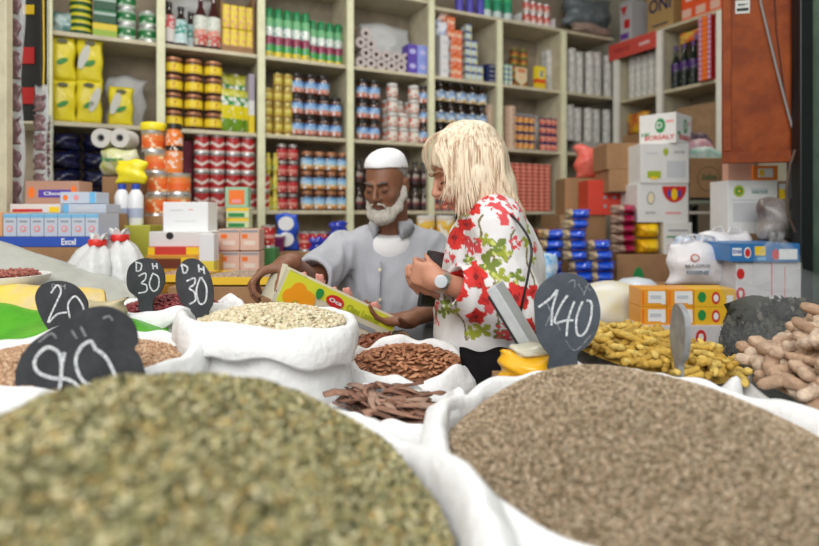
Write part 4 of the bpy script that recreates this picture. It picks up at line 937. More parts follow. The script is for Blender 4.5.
# brown cartons left of the stack
pbox('cardboard_carton', 623, 641, 193, 232, Yr+.26, .2, M_card, 'narrow brown carton standing left of the white stack', zb=zz(254.5, Yr+.0)-.0)
pbox('cardboard_carton', 609, 641, 169.5, 193, Yr+.2, .26, M_card, 'brown carton with dark strap, lower of the two left of the white stack', decos=[('front', .96, .55, .1, .6, M_red, 'ell'), ('front', .5, .03, .96, .04, M_black, 'rect')], zb=zz(193, Yr+.26)+.001)
pbox('cardboard_carton', 607, 642, 143, 168, Yr+.2, .26, M_card, 'brown carton with red edge mark, upper of the two left of the white stack', decos=[('front', .94, .5, .12, .7, M_red, 'ell')], zb=zz(169.5, Yr+.2)+.001)
pbox('cardboard_carton', 565, 600, 178, 215, 3.75, .25, M_card, 'brown carton with green round logo beside the red bag', decos=[('front', .6, .6, .3, .34, M_gr, 'ell')])
q = O('red_bag', pillow_mesh(.2, .12, .21, 71, crimp=False, nz=.012), mat('red thin plastic', (.65, .06, .04), .35, col2=(.75, .2, .15), scale=14)); q.location = (at(594, 3.75), 3.83, zz(178, 3.75)+.001); tag(q, 'crumpled red plastic bag on the carton with the green logo', 'bag')
q = pbox('red_carton', 588, 622, 180, 215, 3.5, .2, mat('red carton', (.6, .045, .02), .45), 'red-orange box printed with grey round symbols', decos=[('right', .3, .5, .2, .5, M_red, 'rect')]+[('front', .5+.28*i, .25+.25*j, .1, .1, M_grey, 'ell') for i in range(2) for j in range(3)])
pbox('cardboard_carton', 560, 606, 215.3, 285, 3.52, .5, M_card, 'large brown carton behind the blue pasta packets', zb=1.0)
q = box_root('sales_counter', .8, .5, .999, M_wood); q.location = (1.0, 4.1, 0) ; q.location = (at(600, 3.8), 3.51+.26, 0); q.scale.z = 1.0
tag(q, 'wooden counter in the corner behind the pasta packets', 'counter'); 
# blue pasta packets, maroon packs, yellow packs
M_pasta = mat('blue pasta film', (.01, .06, .55), .22, col2=(.02, .12, .68), scale=30, coat=.6)
def pasta(m1, m2, nm='pasta_packet', w=.13, d=.15, h=.052, seed=81, wf=.48):
    r = O(nm, pillow_mesh(w, d, h, seed, crimp=False, nz=.002), m1); 
    O('window', pillow_mesh(w*wf, d*1.02, h*.99, seed, crimp=False, nz=.001), m2, r, (-w*(.5-wf/2), -.002, .0)); return Kind(r)
K_pa = pasta(M_pasta, mat('pasta window', (.55, .45, .28), .3, col2=(.35, .25, .12), scale=70), wf=.3)
K_mr = pasta(mat('maroon film', (.35, .01, .06), .25, coat=.4), mat('beige window', (.5, .38, .28), .3, col2=(.25, .12, .1), scale=60), 'rice_packet')
K_yp = pasta(mat('yellow film', (.85, .55, .01), .3, coat=.3), mat('yellow film 2', (.8, .45, .01), .3), 'sugar_packet', .125, .14, .08)
for r_ in range(5): K_mr.put((at(628.5, Yr)+.0, Yr+.08, zt+.001+r_*.0535), rnd.uniform(-.1, .1), f'maroon and beige packet left of the yellow ones, {rowname(r_, 5)} of its stack', 'packet', 'maroon and beige packets')
for r_ in range(2): K_yp.put((at(653, Yr), Yr+.08, zt+.001+r_*.088), 0, f'bright yellow packet between maroon stack and white carton, {["lower","upper"][r_]} one', 'packet', 'bright yellow packets')
q = O('rice_packet', pillow_mesh(.12, .1, .03, 84, crimp=False), mat('pinkish clear packs', (.6, .45, .38), .3, col2=(.5, .15, .1), scale=40)); q.location = (at(653, Yr), Yr+.1, zt+.178); tag(q, 'flat reddish clear packet lying on the yellow packets', 'packet')
table('wooden table carrying the blue pasta packets', .53, 1.09, 2.91, 3.45, 1.05)
rows = [(1.05, [600, 618]), ]
cnt = 0
lay = [[(560, 3.0), (585, 3.0), (606, 3.0)], [(562, 3.0), (586, 3.0), (606, 3.0)], [(556, 3.0), (586, 3.01), (606, 3.01)], [(553, 3.0), (585, 3.02), (607, 3.02)], [(553, 3.05), (579, 3.03), (605, 3.03)], [(556, 3.08), (579, 3.05), (603, 3.05)], [(578, 3.06), (558, 3.1)], [(580, 3.08)], [(582, 3.1)]]
for r_, l in enumerate(lay):
    for c_, (px, Y) in enumerate(l):
        K_pa.put((at(px, Y)+.0, Y+.08, 1.051+r_*.0535), rnd.uniform(-.15, .15), f'blue pasta packet beside the woman, {ORD[c_]} in the {rowname(r_, 9)} layer', 'packet', 'blue pasta packets')
        cnt += 1
K_ds = pasta(mat('dark red film', (.12, .015, .02), .25, coat=.4), mat('yellowish window', (.6, .45, .2), .3, col2=(.4, .2, .1), scale=50), 'lentil_packet')
for r_ in range(7):
    for c_ in range(2): K_ds.put((at(530+c_*21, 3.2), 3.28, 1.051+r_*.0535), rnd.uniform(-.1, .1), f'dark red packet right behind the woman, {["left","right"][c_]} stack, {rowname(r_, 7)} one', 'packet', 'dark red packets behind the woman')
q = box_root('storage_box', .3, .26, .06, M_card); q.location = (at(541, 3.2), 3.28, 1.05); q.scale.z = 0.01; bpy.data.objects.remove(q)
q = O('blue_bag', pillow_mesh(.1, .08, .26, 88), mat('sky blue white film', (.08, .35, .65), .25, col2=(.75, .78, .8), scale=22)); q.location = (at(548, 2.6), 2.66, 1.05); tag(q, 'sky blue and white packet close behind the woman\'s back', 'packet')
q.location = (at(547, 2.92), 2.92, 1.051)
# yellow goods between man and woman
q = pbox('sales_counter', 415, 470, 262, 505, 3.1, .3, M_wood, 'wooden counter behind the two people', cat='counter', zb=0)
K_am = can_kind('amber_tub', .1, .12, bandmat('amber_tub', [(0, (.75, .45, .03)), (.5, (.8, .55, .1)), (.8, (.7, .6, .5))], speck=(.75, .7, .6), sscale=25), L_wht)
for i, (px, k) in enumerate([(424, 0), (444, 0), (426, 1), (446, 1), (465, 0)]): K_am.put((at(px, 3.15), 3.2, zz(262, 3.1)+k*.121), i, f'yellow tub seen between the man and the woman, {["lower","upper"][k]} row, {["left","right","left","right","hidden right"][i]} one', 'tub', 'yellow tubs between the two people')
for i in range(4):
    K_ored.put(F1(sp_(428)+i*.07, .07, ZC), RZ1, f'red tin behind the gap between the people, {ORD[i]} from left', 'tin', 'red tins in the gap')
    K_ored.put(F1(sp_(428)+i*.07, .07, ZC+.067), RZ1, f'red tin in the second layer in the gap between the people, {ORD[i]} from left', 'tin', 'red tins in the gap')
# right wall shelves
def rbanner():
    w_ = u2(659)-u2(612); q = box_root('name_banner', w_, .006, .13, mat('red banner', (.62, .08, .06), .5), .001)
    q.location = F2((u2(659)+u2(613))/2, -.04, .85+.50); q.rotation_euler = (0, 0, RZ2)
    deco(q, (w_, .006, .13), 'front', -.1, .065, .16, .05, mat('print_dark red', (.3, .03, .03), .5), 'DELICE'); deco(q, (w_, .006, .13), 'front', .13, .065, .1, .05, M_white, 'oum')
    tag(q, 'red banner strip with faint lettering hanging over the plastic cups', 'banner'); return q
bq = rbanner()
bq.location.z = CZ+1.27
for i in range(6): K_cs.put(F2(u2(624)+i*.064, .1, .94), RZ2, f'tall sleeve of clear cups under the red banner, {ORD[i]} from left', 'cup stack', 'clear cup sleeves under the red banner', (.75, .75, .95))
K_vb = bottle_kind('juice_bottle', .071, .328, mat('very dark green bottle', (.006, .02, .012), .12, coat=.6), mat('violet foil', (.1, .03, .2), .3), bandmat('vlabel', [(0, (.01, .02, .02)), (.5, (.02, .04, .03)), (.6, (.1, .03, .2))], speck=(.3, .4, .2), sscale=40, samt=.65), .35, .35, (.1, .6))
for i in range(4):
    for j in range(2): K_vb.put(F2(u2(669.5)+i*.075, .07+j*.09, .94), RZ2, f'dark green bottle beside the orange tea boxes, {["front","back"][j]} row, {ORD[i]} from left', 'bottle', 'dark green bottles on the right shelf')
q = O('snack_packet', pillow_mesh(.2, .08, .09, 91), mat('red yellow foil', (.65, .05, .03), .3, col2=(.8, .6, .1), scale=14)); q.location = F2(u2(682), .1, .94+.33); q.rotation_euler.z = RZ2; tag(q, 'red and yellow packet lying on top of the dark green bottles', 'packet')
q = O('snack_packet', pillow_mesh(.12, .08, .07, 92), mat('blue red foil', (.1, .3, .6), .3, col2=(.6, .05, .03), scale=14)); q.location = F2(u2(694), .08, .94+.33); q.rotation_euler.z = RZ2; tag(q, 'blue and red packet lying on the dark green bottles by the orange boxes', 'packet')
K_ot2 = O('tea_box', rbox(.1, .1, .034, .001), pm('box red', (.6, .04, .03))); 
deco(K_ot2, (.1, .1, .034), 'front', 0, .017, .04, .03, pm('vivid orange', (.9, .25, .02)), 'rect'); deco(K_ot2, (.1, .1, .034), 'front', -.035, .017, .02, .024, pm('lilac', (.6, .5, .7)), 'rect'); deco(K_ot2, (.1, .1, .034), 'front', .035, .017, .02, .024, pm('lilac', (.6, .5, .7)), 'rect')
K_ot2 = Kind(K_ot2)
for r_ in range(13): K_ot2.put(F2(u2(709.5, .0)-.01, .012, .94+r_*.0345), RZ2, f'flat orange and red tea box in the tall stack by the wooden shutter, {rowname(r_, 13)} one', 'box', 'flat orange tea boxes')
q = pbox('cardboard_carton', 0, 1, 0, 1, 1, .2, M_card, 'x') ; bpy.data.objects.remove(q)
def wbox2(name, u, t, z, w, d, h, m, label, decos=(), cat='box'):
    q = box_root(name, w, d, h, m); q.location = F2(u, t, z); q.rotation_euler.z = RZ2
    for a in decos: deco(q, (w, d, h), a[0], (a[1]-.5)*w, a[2]*h, a[3]*w if a[3] else 0, a[4]*h, *a[5:])
    tag(q, label, cat); return q
wbox2('cardboard_carton', u2(658)-.0, .12, 1.42, .24, .2, .3, mat('tan carton', (.42, .27, .1), .8), 'brown carton lettered ONI in blue on top of the right shelves', [('front', .5, .62, .85, .5, M_navy, 'ONI'), ('front', .5, .12, .6, .04, M_navy, 'rect')])
wbox2('soap_carton', u2(622)+.02, .12, 1.42, .12, .2, .32, mat('pale print carton', (.5, .5, .52), .5), 'white carton with red triangle and red square on top of the corner shelf', [('front', .35, .75, .6, .25, M_red, 'tri'), ('front', .6, .42, .5, .22, M_red, 'rect'), ('front', .4, .12, .7, .15, M_purple, 'rect')])
for i in range(3):
    wbox2('detergent_box', u2(686)+i*.115, .1, 1.42, .11, .16, .24, mat('detergent orange', (.8, .1, .02), .4), f'orange-red detergent box on top of the right shelves, {ORD[i]} from left', [('front', .4, .2, .7, .25, pm('peach', (.8, .55, .45)), 'rect'), ('front', .6, .6, .5, .08, M_white, 'rect')])
wbox2('wrapped_carton', u2(692), .17, .30, .38, .2, .5, mat('tan wrapping paper', (.38, .24, .13), .8, var=.3, scale=9), 'brown paper-wrapped carton on the lower right shelf above the cloths')
q = O('snack_packet', pillow_mesh(.22, .1, .17, 93), mat('yellow red foil 2', (.82, .55, .02), .3, col2=(.45, .05, .02), scale=9)); q.location = F2(u2(634), .05, .30+.35); q.rotation_euler.z = RZ2; tag(q, 'yellow and red foil bag on the shelf left of the green-red printed carton', 'packet')
wbox2('cardboard_carton', u2(636), .12, .30, .3, .2, .348, M_card, 'brown carton under the yellow and red foil bag')
q = O('plastic_helmet', pillow_mesh(.11, .1, .12, 94, crimp=False), mat('shiny black bag', (.02, .015, .02), .15, coat=.5)); q.name = 'black_bag'; q.location = F2(u2(651), .05, .30+.35); q.rotation_euler.z = RZ2; tag(q, 'small shiny black bag beside the post over the printed carton', 'bag')
# cartons under the cloth, to the right of the white stack
pbox('cardboard_carton', 689.5, 728, 158, 200, Yr+.05, .26, M_card, 'brown carton with dark script emblem under the hanging cloths', decos=[('front', .5, .5, .62, .62, mat('print_faded brown', (.2, .12, .05), .7), 'ell'), ('front', .5, .5, .54, .54, M_card, 'ell', .0016), ('front', .5, .55, .4, .2, mat('print_bottle green', (.04, .1, .04), .7), 'Saba', .0026), ('front', .5, .03, .98, .06, M_black, 'rect')])
mt = E('metal_rack', (at(709, Yr), Yr+.18, 1.0)); tag(mt, 'dark open metal rack carrying the carton with script emblem', 'rack')
wr = 34/F*Yr; hr = zz(200.3, Yr+.05)-1.0
O('shelf', rbox(wr, .3, .02, .002), mat('green grey metal', (.2, .22, .16), .5), mt, (0, 0, hr-.021)); O('shelf', rbox(wr, .3, .015, .002), mat('pale metal strip', (.5, .45, .4), .4), mt, (0, 0, hr-.075))
O('back_panel', rbox(wr, .01, hr-.03, 0), mat('dark rack back', (.012, .02, .015), .5), mt, (0, .14, 0))
for sx in (-1, 1):
    for sy in (-1, 1): O('leg', rbox(.015, .015, hr-.022, .001), mat('dark rack metal', (.03, .03, .025), .5), mt, (sx*(wr/2-.01), sy*.13, 0))
# cloths
def clothheap(cx, cy, z, w, label, c1, c2, seed, h=.1, sx=1.):
    n = 30; vs = []; fs = []
    for i in range(n+1):
        for j in range(n+1):
            u, v = i/n*2-1, j/n*2-1; x = u*w/2; y = v*w*.35
            e = max(abs(u), abs(v)); hh = h*(1-e**3)+.02*snoise(np.array([(x, y, 0)]), 55, seed)[0]
            hang = .0
            if v < -.6: hang = (-.6-v)*w*.5*(1+.5*math.sin(u*7+seed)); y = -.6*w*.35-.02
            vs.append((x+.015*math.sin(v*6+seed), y, max(.002, hh+.012)-hang))
    n1 = len(vs); vs += [(a, b+.004, c-.008) for a, b, c in vs]
    for i in range(n):
        for j in range(n):
            k = i*(n+1)+j; f = (k, k+n+1, k+n+2, k+1); fs.append(f); fs.append(tuple(q+n1 for q in f[::-1]))
    q = O('folded_cloth', mk('cloth', vs, fs, True), mat(f'cloth {seed}', c1, .8, col2=c2, scale=22)); q.location = (cx, cy, z); q.scale.x = sx; tag(q, label, 'cloth'); return q
zc = zz(158, Yr+.05)
clothheap(at(712, Yr), Yr+.13, zc, .22, 'mint and white cloth hanging over the carton with script emblem', (.3, .55, .45), (.65, .68, .66), 5, .05)
clothheap(at(708, Yr), Yr+.16, zc+.045, .2, 'pink and white crumpled cloth on the mint cloth', (.65, .25, .33), (.7, .6, .6), 8, .05)
clothheap(at(705, Yr), Yr+.2, zc+.09, .2, 'dark violet crumpled cloth on top of the cloth pile', (.05, .03, .05), (.3, .2, .22), 11, .06)
# big white boxes at right
Yw = 2.68
table('wooden table at the right carrying the large white carton and plastic goods', .62, 1.56, 2.05, 2.88, 1.0)
pbox('cardboard_carton', 728, 800, 234, 300, Yw, .18, M_card, 'brown case under the large white carton', zb=1.0)
pbox('white_carton', 728, 777.5, 180.5, 233.7, Yw, .16, M_wc, 'large white carton with green and yellow ring emblem under the wooden shutter', decos=[('front', .22, .8, .22, .22, M_lm, 'ell'), ('front', .22, .8, .13, .13, M_gr, 'ell', .0016), ('front', .22, .8, .06, .06, M_yel, 'ell', .0024), ('front', .64, .83, .36, .06, M_lgrey, 'rect'), ('front', .64, .78, .32, .09, pm('dark mint', (.2, .35, .3)), 'HADOUR', .0016), ('front', .5, .4, .8, .36, pm('faint grey', (.6, .6, .61)), 'rect'), ('front', .32, .63, .5, .03, M_lgrey, 'rect')])
pbox('cardboard_carton', 777.9, 800, 181, 233.7, Yw+.02, .12, M_card, 'brown and yellow carton right of the large white carton', decos=[('front', .4, .75, .7, .2, M_yel, 'rect'), ('front', .45, .9, .8, .1, M_lgrey, 'rect'), ('front', .4, .45, .2, .12, mat('print_brown', (.1, .05, .02), .7), 'ell')])
pbox('orange_carton', 753, 778, 165.5, 180.2, Yw+.02, .1, mat('amber carton', (.75, .2, .02), .4), 'amber box with white label on top of the large white carton', decos=[('front', .5, .5, .6, .6, M_white, 'rect'), ('front', .35, .5, .2, .5, M_yel, 'ell', .0016)])
q = pbox('pink_panel', 728, 752.5, 163, 180.2, Yw+.03, .05, mat('salmon card', (.62, .33, .24), .6), 'plain salmon box beside the amber box on the large white carton')
q = O('grey_bag', pillow_mesh(.14, .12, .18, 97), mat('brown grey plastic', (.1, .07, .06), .3, col2=(.35, .32, .3), scale=12)); q.location = (at(778, 2.5), 2.5, zz(262, 2.3)+.0); tag(q, 'brown and grey crumpled plastic bag right of the large white carton', 'bag')
q.location = (at(780, 2.5), 2.54, zz(243, 2.35)+.001)
# white wrapped boxes with red rings; blue-topped case
M_ww = mat('white film wrap', (.68, .66, .68), .25, col2=(.6, .55, .57), scale=8, bump=.4, bscale=14)
Yk = 2.3
pbox('wrapped_case', 736, 801, 262.3, 315, Yk, .24, M_ww, 'white film-wrapped case with red ring logos under the blue-topped case', cat='case', zb=1.0, decos=[('front', .07, .86, .12, .13, M_red, 'ell'), ('front', .07, .62, .14, .16, M_red, 'ell'), ('front', .07, .62, .07, .08, M_white, 'leaf', .0016), ('front', .3, .12, .12, .2, M_red, 'ell'), ('front', .3, .12, .06, .1, M_white, 'ell', .0016), ('front', .55, .8, .015, .4, M_red, 'rect'), ('front', .75, .7, .01, .5, M_red, 'rect'), ('front', .6, .35, .14, .16, M_red, 'ell')])
pbox('blue_case', 730, 800, 243.5, 262, Yk-.02, .25, mat('case blue', (.03, .16, .42), .35), 'blue case with white and yellow labels and red ring logos', cat='case', decos=[('front', .1, .55, .13, .42, M_white, 'rect'), ('front', .1, .55, .11, .26, M_blue, 'DSI', .002), ('front', .25, .5, .1, .6, M_white, 'ell'), ('front', .25, .5, .075, .45, M_red, 'ell', .002), ('front', .43, .6, .15, .5, M_yel, 'rect'), ('front', .45, .18, .12, .16, M_sky, 'rect'), ('front', .65, .4, .1, .6, M_red, 'ell'), ('front', .83, .42, .26, .56, M_white, 'rect')])
pbox('cardboard_carton', 676, 735, 288, 315, Yk+.1, .22, M_card, 'brown case under the white carrier bags', zb=1.0)
def carrier(x0, x1, y0, y1, Y, seed, label, dark=None):
    w_ = (x1-x0)/F*Y; h_ = (y1-y0)/F*Y
    r = O('carrier_bag', pillow_mesh(w_, .14, h_, seed, crimp=False, nz=.008), mat('white carrier plastic', (.74, .73, .76), .3, bump=.5, bscale=22)); r.location = (at((x0+x1)/2, Y), Y+.07, zz(y1, Y))
    for sx in (-1, 1): O('handle', mk('h', *tube([(sx*w_*.3, 0, h_*.93), (sx*w_*.24, -.01, h_*1.12), (sx*w_*.1, 0, h_*1.17), (sx*w_*.05, 0, h_*.96)], [.012, .009, .009, .012], 8, True, .4)), MATS['white carrier plastic'], r)
    tag(r, label, 'bag'); return r
cb = carrier(674, 738, 243, 287.5, Yk+.08, 103, 'white carrier bag with red ring and blue-grey lettering beside the blue case')
dd = (.2, .135, .14)
deco(cb, dd, 'front', -.045, .118, .035, .03, M_red, 'ell', lift=.006); deco(cb, dd, 'front', -.045, .118, .026, .022, M_white, 'ell', lift=.008)
deco(cb, dd, 'front', -.035, .085, .1, .018, M_grey, 'MAGRIS', lift=.007); deco(cb, dd, 'front', -.035, .06, .09, .018, mat('print_slate', (.12, .2, .3), .6), 'BISSINE', lift=.008)
carrier(680, 712, 238, 256, Yk+.26, 105, 'pale blue carrier bag bunched behind the lettered white bag').data.materials[0] = mat('pale blue plastic', (.5, .58, .72), .3, bump=.5, bscale=22)
cc = carrier(708, 760, 232, 262, Yk+.27, 106, 'white and pale blue rolled bag leaning on the blue case'); cc.location.z = zz(262, Yk+.3)
pbox('cardboard_carton', 676, 727, 262.5, 300, Yk+.36, .12, M_card, 'brown case behind the lettered carrier bag', zb=1.0)
# orange stock-cube cases
M_kn = mat('case amber', (.8, .33, .02), .4)
for r_ in range(2):
    for c_ in range(3):
        x0 = [641, 667.5, 694.5][c_]; x1 = [667, 694, 735.5][c_]
        yellow = c_ == 2
        pbox('stock_cube_box', x0, x1, 289+r_*18.2, 307+r_*18.2, 2.14, .12, pm('amber yellow', (.82, .5, .03)) if yellow else M_kn, f'{"yellow" if yellow else "amber"} stock cube box with white label, {["upper","lower"][r_]} row, {ORD[c_]} from left', decos=[
            ('front', .6, .55, .66, .66, M_white, 'rect') if not yellow else ('front', .18, .55, .2, .6, M_green, 'ell'), ('front', .6, .55, .5, .2, M_lgrey, 'rect', .0016) if not yellow else ('front', .52, .5, .2, .7, M_red, 'ell'), ('front', .08, .5, .08, .8, M_orange, 'rect') if not yellow else ('front', .52, .5, .12, .4, M_white, 'ell', .002), ('front', .85, .4, .16, .5, M_white, 'rect', .003)], group='amber and yellow stock cube boxes')
pbox('wrapped_case', 641, 748, 325.8, 345, 2.12, .14, M_ww, 'white film-wrapped case with red ring logos under the amber boxes', cat='case', zb=1.0, decos=[('front', .56, .62, .1, .5, M_red, 'ell'), ('front', .56, .62, .05, .26, M_white, 'ell', .0016), ('front', .2, .6, .08, .4, M_red, 'ell'), ('front', .9, .6, .12, .1, M_red, 'rect')])
# rice sack, white round, at centre right
q = O('rice_sack', pillow_mesh(.34, .26, .17, 111, crimp=False, nz=.012), mat('yellow white rice sack', (.78, .72, .45), .4, col2=(.75, .74, .7), scale=7)); q.location = (at(607, 2.2), 2.3, zz(322, 2.17)); q.scale.z = 1.1; tag(q, 'bulging pale yellow and white sack behind the turmeric', 'sack')
q.location.z = 1.081; table('small wooden table under the pale yellow sack', .50, .60, 2.08, 2.5, 1.05) if False else None
q.location = (at(610, 2.3), 2.42, 1.0); q.scale = (1.3, .9, 1.3)
t2 = table('wooden table carrying the pale yellow sack', .40, .615, 2.2, 2.64, 1.0)
q = O('round_bag', lathe([(0, 0), (.09, 0), (.11, .03), (.1, .08), (.06, .11), (0, .12)]), mat('pale blue white plastic', (.62, .68, .74), .35, bump=.4, bscale=20)); q.location = (at(638, 2.6), 2.62, 1.07); tag(q, 'round pale plastic bundle behind the amber boxes', 'bag')
q.location = (at(638, 2.6), 2.62, zz(305, 2.6)); pbox('cardboard_carton', 612, 665, 305.3, 320, 2.52, .2, M_card, 'brown case under the round pale bundle', zb=1.0)
# ---- wooden shutter, dark post
sh = E('wooden_shutter', P(761.5, 163, 2.5), 0); sh.location.z = zz(163, 2.5); sh.rotation_euler.z = R(-14)
tag(sh, 'reddish brown wooden shutter panel standing open at the right', 'shutter')
M_shut = mat('red brown varnished wood', (.34, .07, .01), .5, col2=(.17, .028, .005), scale=6, bump=.15, bscale=30, spec=.25)
wS, hS = .30, 1.3
O('board', rbox(wS, .02, hS, .002), M_shut, sh, (0, .0, 0))
for nm, x, z, w_, h_ in (('rail', 0, 0.0, wS, .05), ('stile', -wS/2+.015, .051, .03, hS-.06), ('stile', wS/2-.02, .051, .03, hS-.06)): O(nm, rbox(w_, .014, h_, .003), M_shut, sh, (x, -.018, z))
O('sticker', rbox(.055, .002, .055, 0), pm('sticker white', (.7, .7, .66)), sh, (-.075, -.0125, zz(13, 2.5)-zz(163, 2.5)))
O('printed_text', text_mesh('SERIE 7', .012).copy(), M_black, sh, (-.075, -.0145, zz(13, 2.5)-zz(163, 2.5)+.036), (R(90), 0, 0)); sh.children[-1].data.materials.clear(); sh.children[-1].data.materials.append(M_black)
O('printed_mark', rbox(.044, .002, .012, 0), M_black, sh, (-.075, -.0148, zz(13, 2.5)-zz(163, 2.5)+.01))
O('cable', mk('cable', *tube([(-.03, -.024, 1.2), (-.01, -.024, .66), (.02, -.024, .52), (.05, -.024, .38), (.09, -.028, .2), (.125, -.03, .06)], .005)), mat('grey cable', (.25, .23, .22), .5), sh)
O('scratch', mk('s', *tube([(.02, -.0125, 1.2), (.05, -.0125, .55), (.09, -.0125, .2)], .003, 6)), mat('dark groove', (.08, .015, .005), .6), sh)
p_ = S('trim_2', rbox(.052, .06, 3.595, .004), mat('black iron post', (.008, .009, .01), .35), (at(802, 2.42), 2.42, 0))
p2 = S('trim_3', rbox(.02, .04, 3.595, .004), mat('grey iron post', (.04, .045, .05), .4), (at(790, 2.55)+.006, 2.55, 0))
O('hook', mk('hook', *tube([P(795, 150, 2.36), P(790, 165, 2.36), P(786, 190, 2.36), P(788, 215, 2.37), P(795, 232, 2.385)], .005)), mat('brown rope', (.1, .06, .04), .8)); q = C.objects[-1]; q.name = 'hanging_rope'; tag(q, 'brown rope hanging down along the black iron post', 'rope')
# ceiling lamps out of view, added to light the back of the shop
M_added_lamp = mat('lit tube', (1, .98, .94), .5, emit=6.)
for i, (x, y) in enumerate([(-.6, 2.35), (.9, 3.1)]):
    t = E('added_ceiling_lamp', (x, y, 3.53), R(26)); tag(t, f'added unseen fluorescent ceiling lamp {["over the left counter","over the right counter"][i]}', 'lamp')
    O('housing', rbox(1.25, .1, .05, .004), L_wht, t, (0, 0, 0)); O('tube', rbox(1.2, .035, .03, .012), M_added_lamp, t, (0, 0, -.032))
    l = area('added_tube_light', (0, 0, -.06), (0, 0, 0), 1.2, .12, 15, (1, .95, .87)); l.parent = t
# ================================================================ platform and sacks
PT = .45
pf = E('display_platform', (0, .87, 0)); tag(pf, 'low wooden platform under the open sacks', 'platform')
O('deck', rbox(2.6, 1.36, .04, .004), M_wood, pf, (0, 0, PT-.04))
for sx in (-1, 1):
    for sy in (-1, 1): O('leg', rbox(.08, .08, PT-.041, .004), M_wood, pf, (sx*1.2, sy*.62, 0))
def sack(cx, cy, rx, ry, zr, seed, label, cat='sack', fold=.075, ztilt=None, base=PT, m=None, lipw=.018, wob=.03, nm='open_sack', zwob=.012):
    """open-mouthed cloth sack: body, rolled rim and (added by the caller) its heap; zr is the rim height below eye level"""
    rr = random.Random(seed); ph = [rr.random()*6.28 for _ in range(8)]; na = 200; zr += CZ
    root = E(nm, (cx, cy, base)); tag(root, label, cat)
    def rad(a, z01=1.): return 1+wob*(.6*math.sin(2*a+ph[0])+.5*math.sin(3*a+ph[1])+.25*math.sin(7*a+ph[2])*z01)
    def zz__(a): return zr+(ztilt(a) if ztilt else 0)+zwob*(math.sin(3*a+ph[3])*.6+.5*math.sin(7*a+ph[4])+.25*math.sin(13*a+ph[5]))
    def ring(profile, jit, seed2, foldk=1.):
        vs = []; fs = []; n = len(profile)
        for i in range(na):
            a = 2*math.pi*i/na; c, s = math.cos(a), math.sin(a); z0 = zz__(a); k = rad(a)
            fk = 1+.16*math.sin(4*a+ph[6])+.12*math.sin(9*a+ph[7])
            for dr, dz in profile:
                dzz = dz*(fk if dz < -.01 and foldk else 1)
                nx_ = snoise(np.array([(c*rx, s*ry, dz*1.5)]), 38, seed2)[0]*jit+snoise(np.array([(c*rx, s*ry, dz*.6)]), 95, seed2+5)[0]*jit*.5
                vs.append((c*(rx*k+dr+nx_), s*(ry*k+dr+nx_), max(z0+dzz+nx_*.6, base+.004)-base))
        for i in range(na):
            j = (i+1) % na
            for q in range(n-1): fs.append((i*n+q, j*n+q, j*n+q+1, i*n+q+1))
        return vs, fs
    H = zr-base
    body = [(-.02, -.16), (-.012, -.1), (-.008, -.03), (-.004, -.006)]+[(-.001, -.02), (.002, -.06), (.004, -.1), (.01, -.16), (.02, -.28), (.03, -H*.55), (.02, -H*.8), (-.01, -H*.94), (-.05, -H), (-min(rx, ry)*.7, -H)]
    O('cloth_body', mk('sackbody', *ring(body, .006, seed, 0), True), m or M_sack, root)
    lip = [(-.012, -.045), (-.01, -.012), (-.004, .004), (.006, .009), (.014, .004), (.014+lipw*.4, -.012), (.013+lipw*.7, -fold*.45), (.012+lipw, -fold*.9), (.008+lipw, -fold), (.01, -fold*.96), (.006, -fold*.6), (.004, -.02), (-.006, -.03), (-.012, -.045)]
    O('rolled_rim', mk('sackrim', *ring(lip, .007, seed+3), True), m or M_sack, root)
    return root, zr-base
def fill(root, H, rx, ry, zf, msurf, nm='heap'):
    f = lambda x, y: H+zf(x, y)
    o = O(nm, heap_surface(rx, ry, f, 40, 80), msurf, root); return f
def stuffed(root, nm, me): o = O(nm, me, None, root); o['kind'] = 'stuff'; return o
EX = lambda x, y, rx, ry: min(1, math.hypot(x/rx, y/ry))
# 1 nearest: dried green herb
r1, H1 = sack(-.355, .545, .415, .42, -.30, 4, 'nearest large white sack heaped with dried green herb', fold=.12, lipw=.05, wob=.02, zwob=.016)
def z1(x, y):
    e = EX(x-.08, y, .345, .415); return -.045+.157*(1-e**2.4)*(1+.1*math.sin(x*7))+.012*math.sin(x*11+1)*math.cos(y*9)+.004*math.sin(x*50+y*30)*math.sin(y*47)
f1 = fill(r1, H1, .40, .405, z1, mat('herb base', (.16, .16, .06), .9, col2=(.08, .09, .035), scale=120, bump=1., bscale=160))
hc = cols('dried herb', [(.33, .3, .12), (.47, .42, .21), (.17, .165, .065), (.6, .54, .33), (.07, .075, .03), (.38, .36, .2), (.42, .29, .1)])
stuffed(r1, 'dried_herb', grains(110000, scatter(.40, .405, f1, .006), .0062, hc, 11, 'flake', tilt=1.0))
# 2 right: brown-green seed
r2, H2 = sack(.342, .86, .3, .31, -.322, 9, 'large white sack heaped with small brown seeds, right foreground', fold=.13, lipw=.03, wob=.03, ztilt=lambda a: .012*math.sin(a)-.004*math.cos(a), zwob=.012)
def z2(x, y):
    e = EX(x, y, .3, .3); return -.03+.01*max(0, y/.3)+.105*(1-e**2)*(1+.22*math.sin(-x*5+.4))+.007*math.sin(x*15)*math.cos(y*13+1)-.01*math.exp(-((x+.12)**2+(y-.05)**2)/.004)
f2 = fill(r2, H2, .3, .3, z2, mat('seed base', (.2, .15, .08), .9, col2=(.1, .08, .045), scale=120, bump=1., bscale=200))
sc = cols('brown seed', [(.54, .38, .235), (.7, .54, .37), (.3, .2, .115), (.4, .32, .19), (.13, .085, .045), (.8, .66, .5)])
stuffed(r2, 'loose_seeds', grains(75000, scatter(.3, .3, f2, .004), np.array([.0058, .0034, .0034]), sc, 12, 'seed', tilt=.7))
